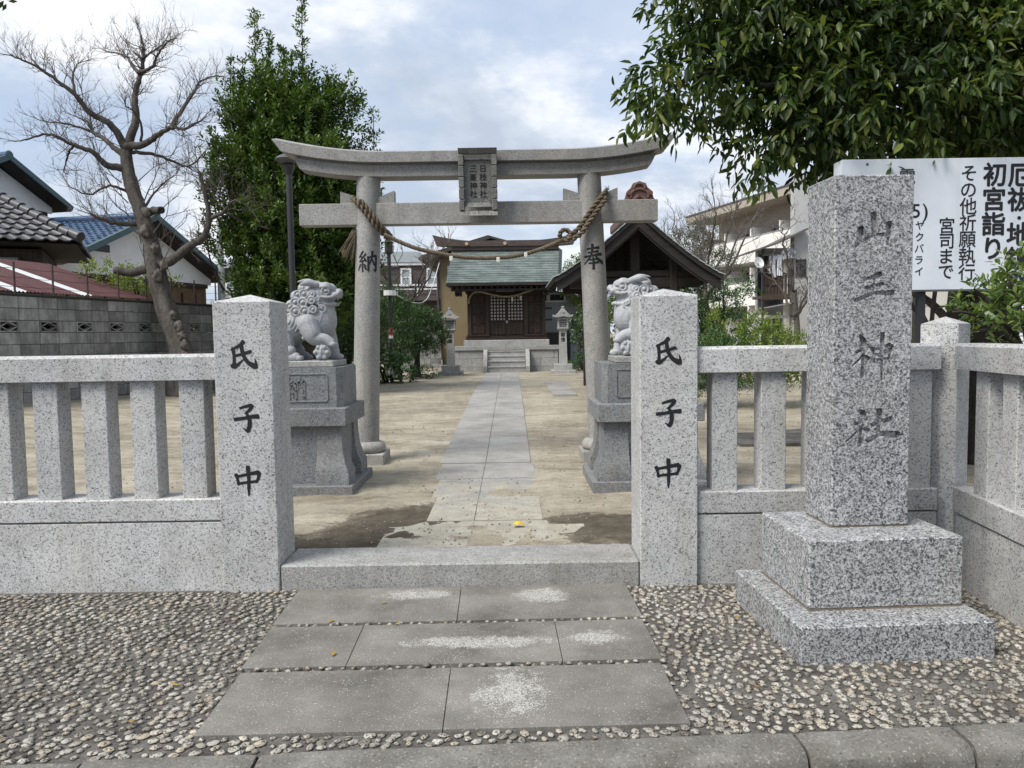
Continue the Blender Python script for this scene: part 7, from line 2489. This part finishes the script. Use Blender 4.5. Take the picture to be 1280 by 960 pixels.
bb_ = [((4.3, 7.3, 4.9), (2.0, 1.3, 1.2)), ((2.35, 6.65, 4.1), (1.05, 0.75, 0.65)), ((1.55, 6.5, 3.58), (0.46, 0.42, 0.30)), ((2.55, 6.5, 3.4), (0.75, 0.6, 0.42)), ((2.08, 6.42, 3.0), (0.20, 0.25, 0.28)), ((3.3, 6.6, 3.55), (0.85, 0.75, 0.6)),
       ((4.5, 6.6, 3.75), (1.0, 0.8, 0.75)), ((5.5, 6.5, 3.9), (0.9, 0.8, 0.9)), ((2.9, 6.9, 4.9), (0.9, 0.8, 0.7)), ((1.18, 6.5, 3.40), (0.2, 0.22, 0.11)), ((5.0, 7.6, 3.2), (1.1, 0.7, 0.4)), ((1.75, 6.6, 4.3), (0.35, 0.4, 0.5)), ((2.75, 6.45, 2.98), (0.45, 0.4, 0.2))]
C, O = blob_points(bb_, 310, 0.3, 0.28)
D = unit(O * 0.75 + np.array([[0, 0, -0.18]]) + RNG.normal(0, 0.4, C.shape))
P, ld, nn, S = sprigs(C, D, 0.26 * RNG.uniform(0.6, 1.3, len(C)), 8, 0.112, 0.75, -0.5, 0.24)
# the 300 leaves that show largest are parts of their own
w = np.array(wloc(bg)[:])
camv = np.array([0, 0, 1.5])
dist = np.linalg.norm(P - camv, axis=1)
inframe = (np.abs(P[:, 0] / P[:, 1]) < 0.64) & ((P[:, 2] - 1.5) / P[:, 1] < 0.42)
order = np.argsort(np.where(inframe, dist - S * 6, 1e6))
near, rest = order[:300], order[300:]
stuff(link('crown', leaf_mesh(P[rest] - w, ld[rest], nn[rest], S[rest], 0.36, True, 'leaves', BIG, 0.22), bg))


def leaf_parts(idx, P, ld, nn, S, parent, aspect, m, droop):
    """single leaves that share a few meshes"""
    one = np.array([[0.0, 0, 0]])
    protos = [leaf_mesh(one, np.array([[1.0, 0, 0]]), np.array([[0, 0, 1.0]]), np.array([1.0]), aspect * f, True, 'leaf', m, droop * g) for f, g in ((1.0, 1.0), (0.85, 1.5), (1.15, 0.7))]
    wl = wloc(parent)
    for c, i in enumerate(idx):
        x = Vector(ld[i])
        y = Vector(nn[i]).cross(x).normalized()
        z = x.cross(y)
        Mx = Matrix(((x.x, y.x, z.x, 0), (x.y, y.y, z.y, 0), (x.z, y.z, z.z, 0), (0, 0, 0, 1)))
        o = bpy.data.objects.new('leaf', protos[c % 3])
        COL.objects.link(o)
        o.parent = parent
        o.matrix_local = Matrix.Translation(Vector(P[i]) - wl) @ Mx @ Matrix.Scale(float(S[i]), 4)


def leafmat_obj(name, cols, rough, trans, spec):
    """same as leafmat but varied by object, for leaves that are objects"""
    def fn(nt):
        oi = nd(nt, 'ShaderNodeObjectInfo')
        k = len(cols)
        c = ramp(nt, oi.outputs['Random'], [((i + 0.5) / k, x) for i, x in enumerate(cols)])
        b = nd(nt, 'ShaderNodeBsdfPrincipled', {'Base Color': c, 'Roughness': rough, 'Specular IOR Level': spec})
        t = nd(nt, 'ShaderNodeBsdfTranslucent', {'Color': mixc(nt, 1.0, c, (1.5, 1.7, 0.7), 'MULTIPLY')})
        return nd(nt, 'ShaderNodeMixShader', {0: trans, 1: b.outputs[0], 2: t.outputs[0]}).outputs[0]
    return mat(name, fn)


BIG1 = leafmat_obj('camphor_leaf_single', [(0.012, 0.027, 0.007), (0.024, 0.047, 0.011), (0.045, 0.076, 0.016), (0.088, 0.122, 0.024), (0.15, 0.168, 0.038)], 0.42, 0.28, 0.35)
leaf_parts(near, P, ld, nn, S, bg, 0.36, BIG1, 0.22)

# glossy bush over the side fence
GAR = leafmat('glossy_bush_leaf', [(0.045, 0.085, 0.020), (0.075, 0.125, 0.028), (0.12, 0.17, 0.040), (0.17, 0.21, 0.055)], 0.35, 0.28, 0.55)
GAR1 = leafmat_obj('glossy_bush_leaf_single', [(0.045, 0.085, 0.020), (0.075, 0.125, 0.028), (0.12, 0.17, 0.040), (0.17, 0.21, 0.055)], 0.35, 0.28, 0.55)
fb = thing('leaning_bush', 'glossy yellow-green bush leaning over the side fence and corner post at the right', 'bush', (3.4, 4.9, 0.05))
br = [[(3.4, 4.9, 0.0), (3.35, 4.85, 0.9), (3.15, 4.8, 1.45), (2.85, 4.75, 1.58), (2.72, 4.75, 1.60)], [(3.35, 4.85, 0.9), (3.2, 4.8, 1.5), (3.1, 4.8, 1.8)], [(3.35, 4.85, 0.9), (3.45, 4.8, 1.6), (3.4, 4.8, 2.0)], [(3.15, 4.8, 1.45), (2.95, 4.8, 1.68), (2.88, 4.8, 1.74)], [(3.15, 4.8, 1.4), (2.95, 4.75, 1.48), (2.80, 4.75, 1.46)]]
for pts in br:
    q = MB()
    limb_tube(q, pts, 0.025, 0.007, 7)
    q.build('stem', BARK_DARK, fb, smooth=180)
C, O = blob_points([((3.08, 4.85, 1.62), (0.28, 0.28, 0.16)), ((3.0, 4.8, 1.48), (0.26, 0.22, 0.09)), ((2.77, 4.75, 1.60), (0.09, 0.1, 0.07)), ((3.35, 4.9, 1.7), (0.3, 0.3, 0.28)), ((2.92, 4.8, 1.72), (0.12, 0.12, 0.07)), ((3.15, 4.85, 1.80), (0.16, 0.15, 0.10)), ((2.82, 4.75, 1.46), (0.1, 0.1, 0.05))], 720, 0.3)
D = unit(O * 0.5 + np.array([[-0.25, -0.2, 0.55]]) + RNG.normal(0, 0.35, C.shape))
P, ld, nn, S = sprigs(C, D, 0.07 * RNG.uniform(0.6, 1.3, len(C)), 7, 0.052, 0.9, 0.25, 0.2)
dist = np.linalg.norm(P - camv, axis=1)
inframe = (P[:, 0] / P[:, 1] < 0.68)
order = np.argsort(np.where(inframe, dist - S * 8, 1e6))
stuff(link('crown', leaf_mesh(P[order[260:]] - np.array(wloc(fb)[:]), ld[order[260:]], nn[order[260:]], S[order[260:]], 0.5, True, 'leaves', GAR, 0.1), fb))
leaf_parts(order[:260], P, ld, nn, S, fb, 0.5, GAR1, 0.1)
# branch reaching in at the top left corner
ob = thing('overhanging_tree', 'dark leafy branch tips of a tree reaching in at the top left corner', 'tree', (-4.6, 5.6, 0.0))
q = MB()
limb_tube(q, [(-4.6, 5.6, -0.05), (-4.65, 5.6, 2.0), (-4.5, 5.5, 4.2)], 0.14, 0.08, 10)
q.build('trunk', BARK_DARK, ob, smooth=180)
for pts in ([(-4.6, 5.55, 3.4), (-4.1, 5.2, 3.85), (-3.55, 5.0, 3.85), (-3.36, 5.0, 3.74)], [(-4.62, 5.6, 2.6), (-4.1, 5.3, 2.95), (-3.62, 5.2, 2.98), (-3.44, 5.2, 2.93)]):
    q = MB()
    limb_tube(q, pts, 0.03, 0.005, 6)
    q.build('limb', BARK_DARK, ob, smooth=180)
crown(ob, [((-3.42, 5.0, 3.78), (0.17, 0.2, 0.085)), ((-3.7, 5.1, 3.9), (0.25, 0.25, 0.12))], 900, EV, 0.06, 0.10, 8, 0.0, 0.6, 'crown', 0.42)
crown(ob, [((-3.52, 5.2, 2.96), (0.10, 0.1, 0.07))], 500, EV, 0.06, 0.10, 6, -0.1, 0.6, 'leaf_sprays', 0.3)

# ------------------------------------------------------------------ small things on the ground
fy_ = thing('yellow_leaf', 'crumpled bright yellow leaf on the sandy path behind the step', 'leaf', (0.03, 5.58, 0.09))
q = MB()
V, F = [], []
for j in range(6):
    for i in range(7):
        u, v = i / 6 - 0.5, j / 5 - 0.5
        r = 1 - 0.35 * (abs(u) * 2) ** 2
        V.append((0.03 + u * 0.075, 5.58 + v * 0.06 * r, 0.098 + 0.028 * (1 - 3.2 * u * u) * (1 - 2 * v * v) + 0.006 * math.sin(i * 2.1 + j * 1.7)))
for j in range(5):
    for i in range(6):
        F.append((j * 7 + i, j * 7 + i + 1, j * 7 + i + 8, j * 7 + i + 7))
q.add(V, F).build('blade', plain('yellow_leaf', (0.62, 0.42, 0.02), 0.5, 0.15), fy_, smooth=180, fix=False)
q = MB().tube([(0.06, 5.58, 0.10), (0.085, 5.57, 0.098), (0.10, 5.575, 0.093)], 0.002, 5)
q.build('stalk', MATS['yellow_leaf'], fy_)
FL = leafmat_obj('fallen_leaf', [(0.30, 0.19, 0.05), (0.22, 0.13, 0.05), (0.36, 0.26, 0.08)], 0.7, 0.15, 0.3)
rs = random.Random(77)
lf = leaf_mesh(np.array([[0.0, 0, 0]]), np.array([[1.0, 0, 0]]), np.array([[0, 0, 1.0]]), np.array([1.0]), 0.5, True, 'fallen_leaf', FL, -0.2)
WHERE = ['tan fallen leaf on the left slab of the middle row', 'tan fallen leaf alone on the pebbles left of the slabs', 'small fallen leaf in the gap behind the middle slab row', 'orange-tan fallen leaf on the pebbles near the kerb at left',
         'small fallen leaf near the joint of the middle slab row', 'fallen leaf on the pebbles in front of the name stone', 'fallen leaf on the slab just before the step', 'fallen leaf on the pebbles left of the name stone base',
         'fallen leaf on the sand by the right pedestal', 'fallen leaf on the sand right of the left pillar base', 'fallen leaf at the right edge of the path by the torii', 'fallen leaf on the sand beside the left pedestal base']
for k, (x, y, z, s) in enumerate(((-0.86, 3.50, 0.014, 0.042), (-1.45, 3.22, 0.012, 0.05), (-0.98, 3.93, 0.012, 0.04), (-1.52, 2.93, 0.012, 0.045), (-0.62, 3.88, 0.014, 0.04), (1.0, 3.15, 0.012, 0.035), (-0.75, 4.2, 0.014, 0.035), (1.15, 3.9, 0.012, 0.035), (0.72, 6.2, 0.10, 0.04), (-0.9, 7.1, 0.10, 0.045), (0.35, 7.8, 0.10, 0.04), (-1.3, 6.6, 0.10, 0.04))):
    o = bpy.data.objects.new('fallen_leaf', lf)
    COL.objects.link(o)
    o.location = (x, y, z)
    o.rotation_euler = (rs.uniform(-0.2, 0.2), rs.uniform(-0.1, 0.2), rs.uniform(0, 6.28))
    o.scale = (s, s, s)
    tag(o, WHERE[k], 'leaf', 'fallen leaves')
# loose grit and tiny stones on the sand
rsn = np.random.default_rng(9)
V, F = [], []
for k in range(2600):
    y = 4.95 + 12 * rsn.uniform() ** 1.8
    x = rsn.uniform(-0.55, 0.42) * y
    if 8 < y and -0.85 < x < 0.25:
        continue
    s = rsn.uniform(0.004, 0.013)
    z = gnd(y) + 0.008
    a = rsn.uniform(0, 6.28)
    b = len(V)
    V += [(x + s * math.cos(a + q * 1.57) * (1 if q % 2 else 0.7), y + s * math.sin(a + q * 1.57), z) for q in range(4)] + [(x, y, z + s * 0.7), (x, y, z - s)]
    F += [(b, b + 1, b + 4), (b + 1, b + 2, b + 4), (b + 2, b + 3, b + 4), (b + 3, b, b + 4), (b + 1, b, b + 5), (b + 2, b + 1, b + 5), (b + 3, b + 2, b + 5), (b, b + 3, b + 5)]
o = stuff(MB().add(V, F).build('gravel', plain('grit', (0.24, 0.215, 0.175), 0.9, 0.5, 9.0), fix=False))
tag(o, 'scattered grit and small stones on the sandy courtyard', 'gravel')
for k, (z0, y1, z1) in enumerate(((6.1, 40, 7.0), (5.75, 42, 6.3), (5.4, 44, 5.6))):
    pts = [(-12.32, 33, z0), (-15.5, 36, z0 - 0.1), (-19, y1, z1)]
    tag(MB().tube([tuple(p[:3]) for p in crom(pts, 8)], 0.014, 5).build('overhead_wire', BLACK_METAL), ('highest', 'middle', 'lowest')[k] + ' overhead wire running left from the utility pole', 'wire', 'overhead wires from the utility pole')
cb = MB()
pts = [(-3.05, 20.0, 2.62), (-2.8, 22, 2.45), (-2.7, 24.5, 2.62), (-2.66, 26.5, 3.25), (-2.62, 28.9, 4.3)]
tag(cb.tube([tuple(p[:3]) for p in crom(pts, 8)], 0.012, 5).build('cable', WHITE_PAINT), 'thin white cable sagging from the thin black post to the ochre building', 'cable')
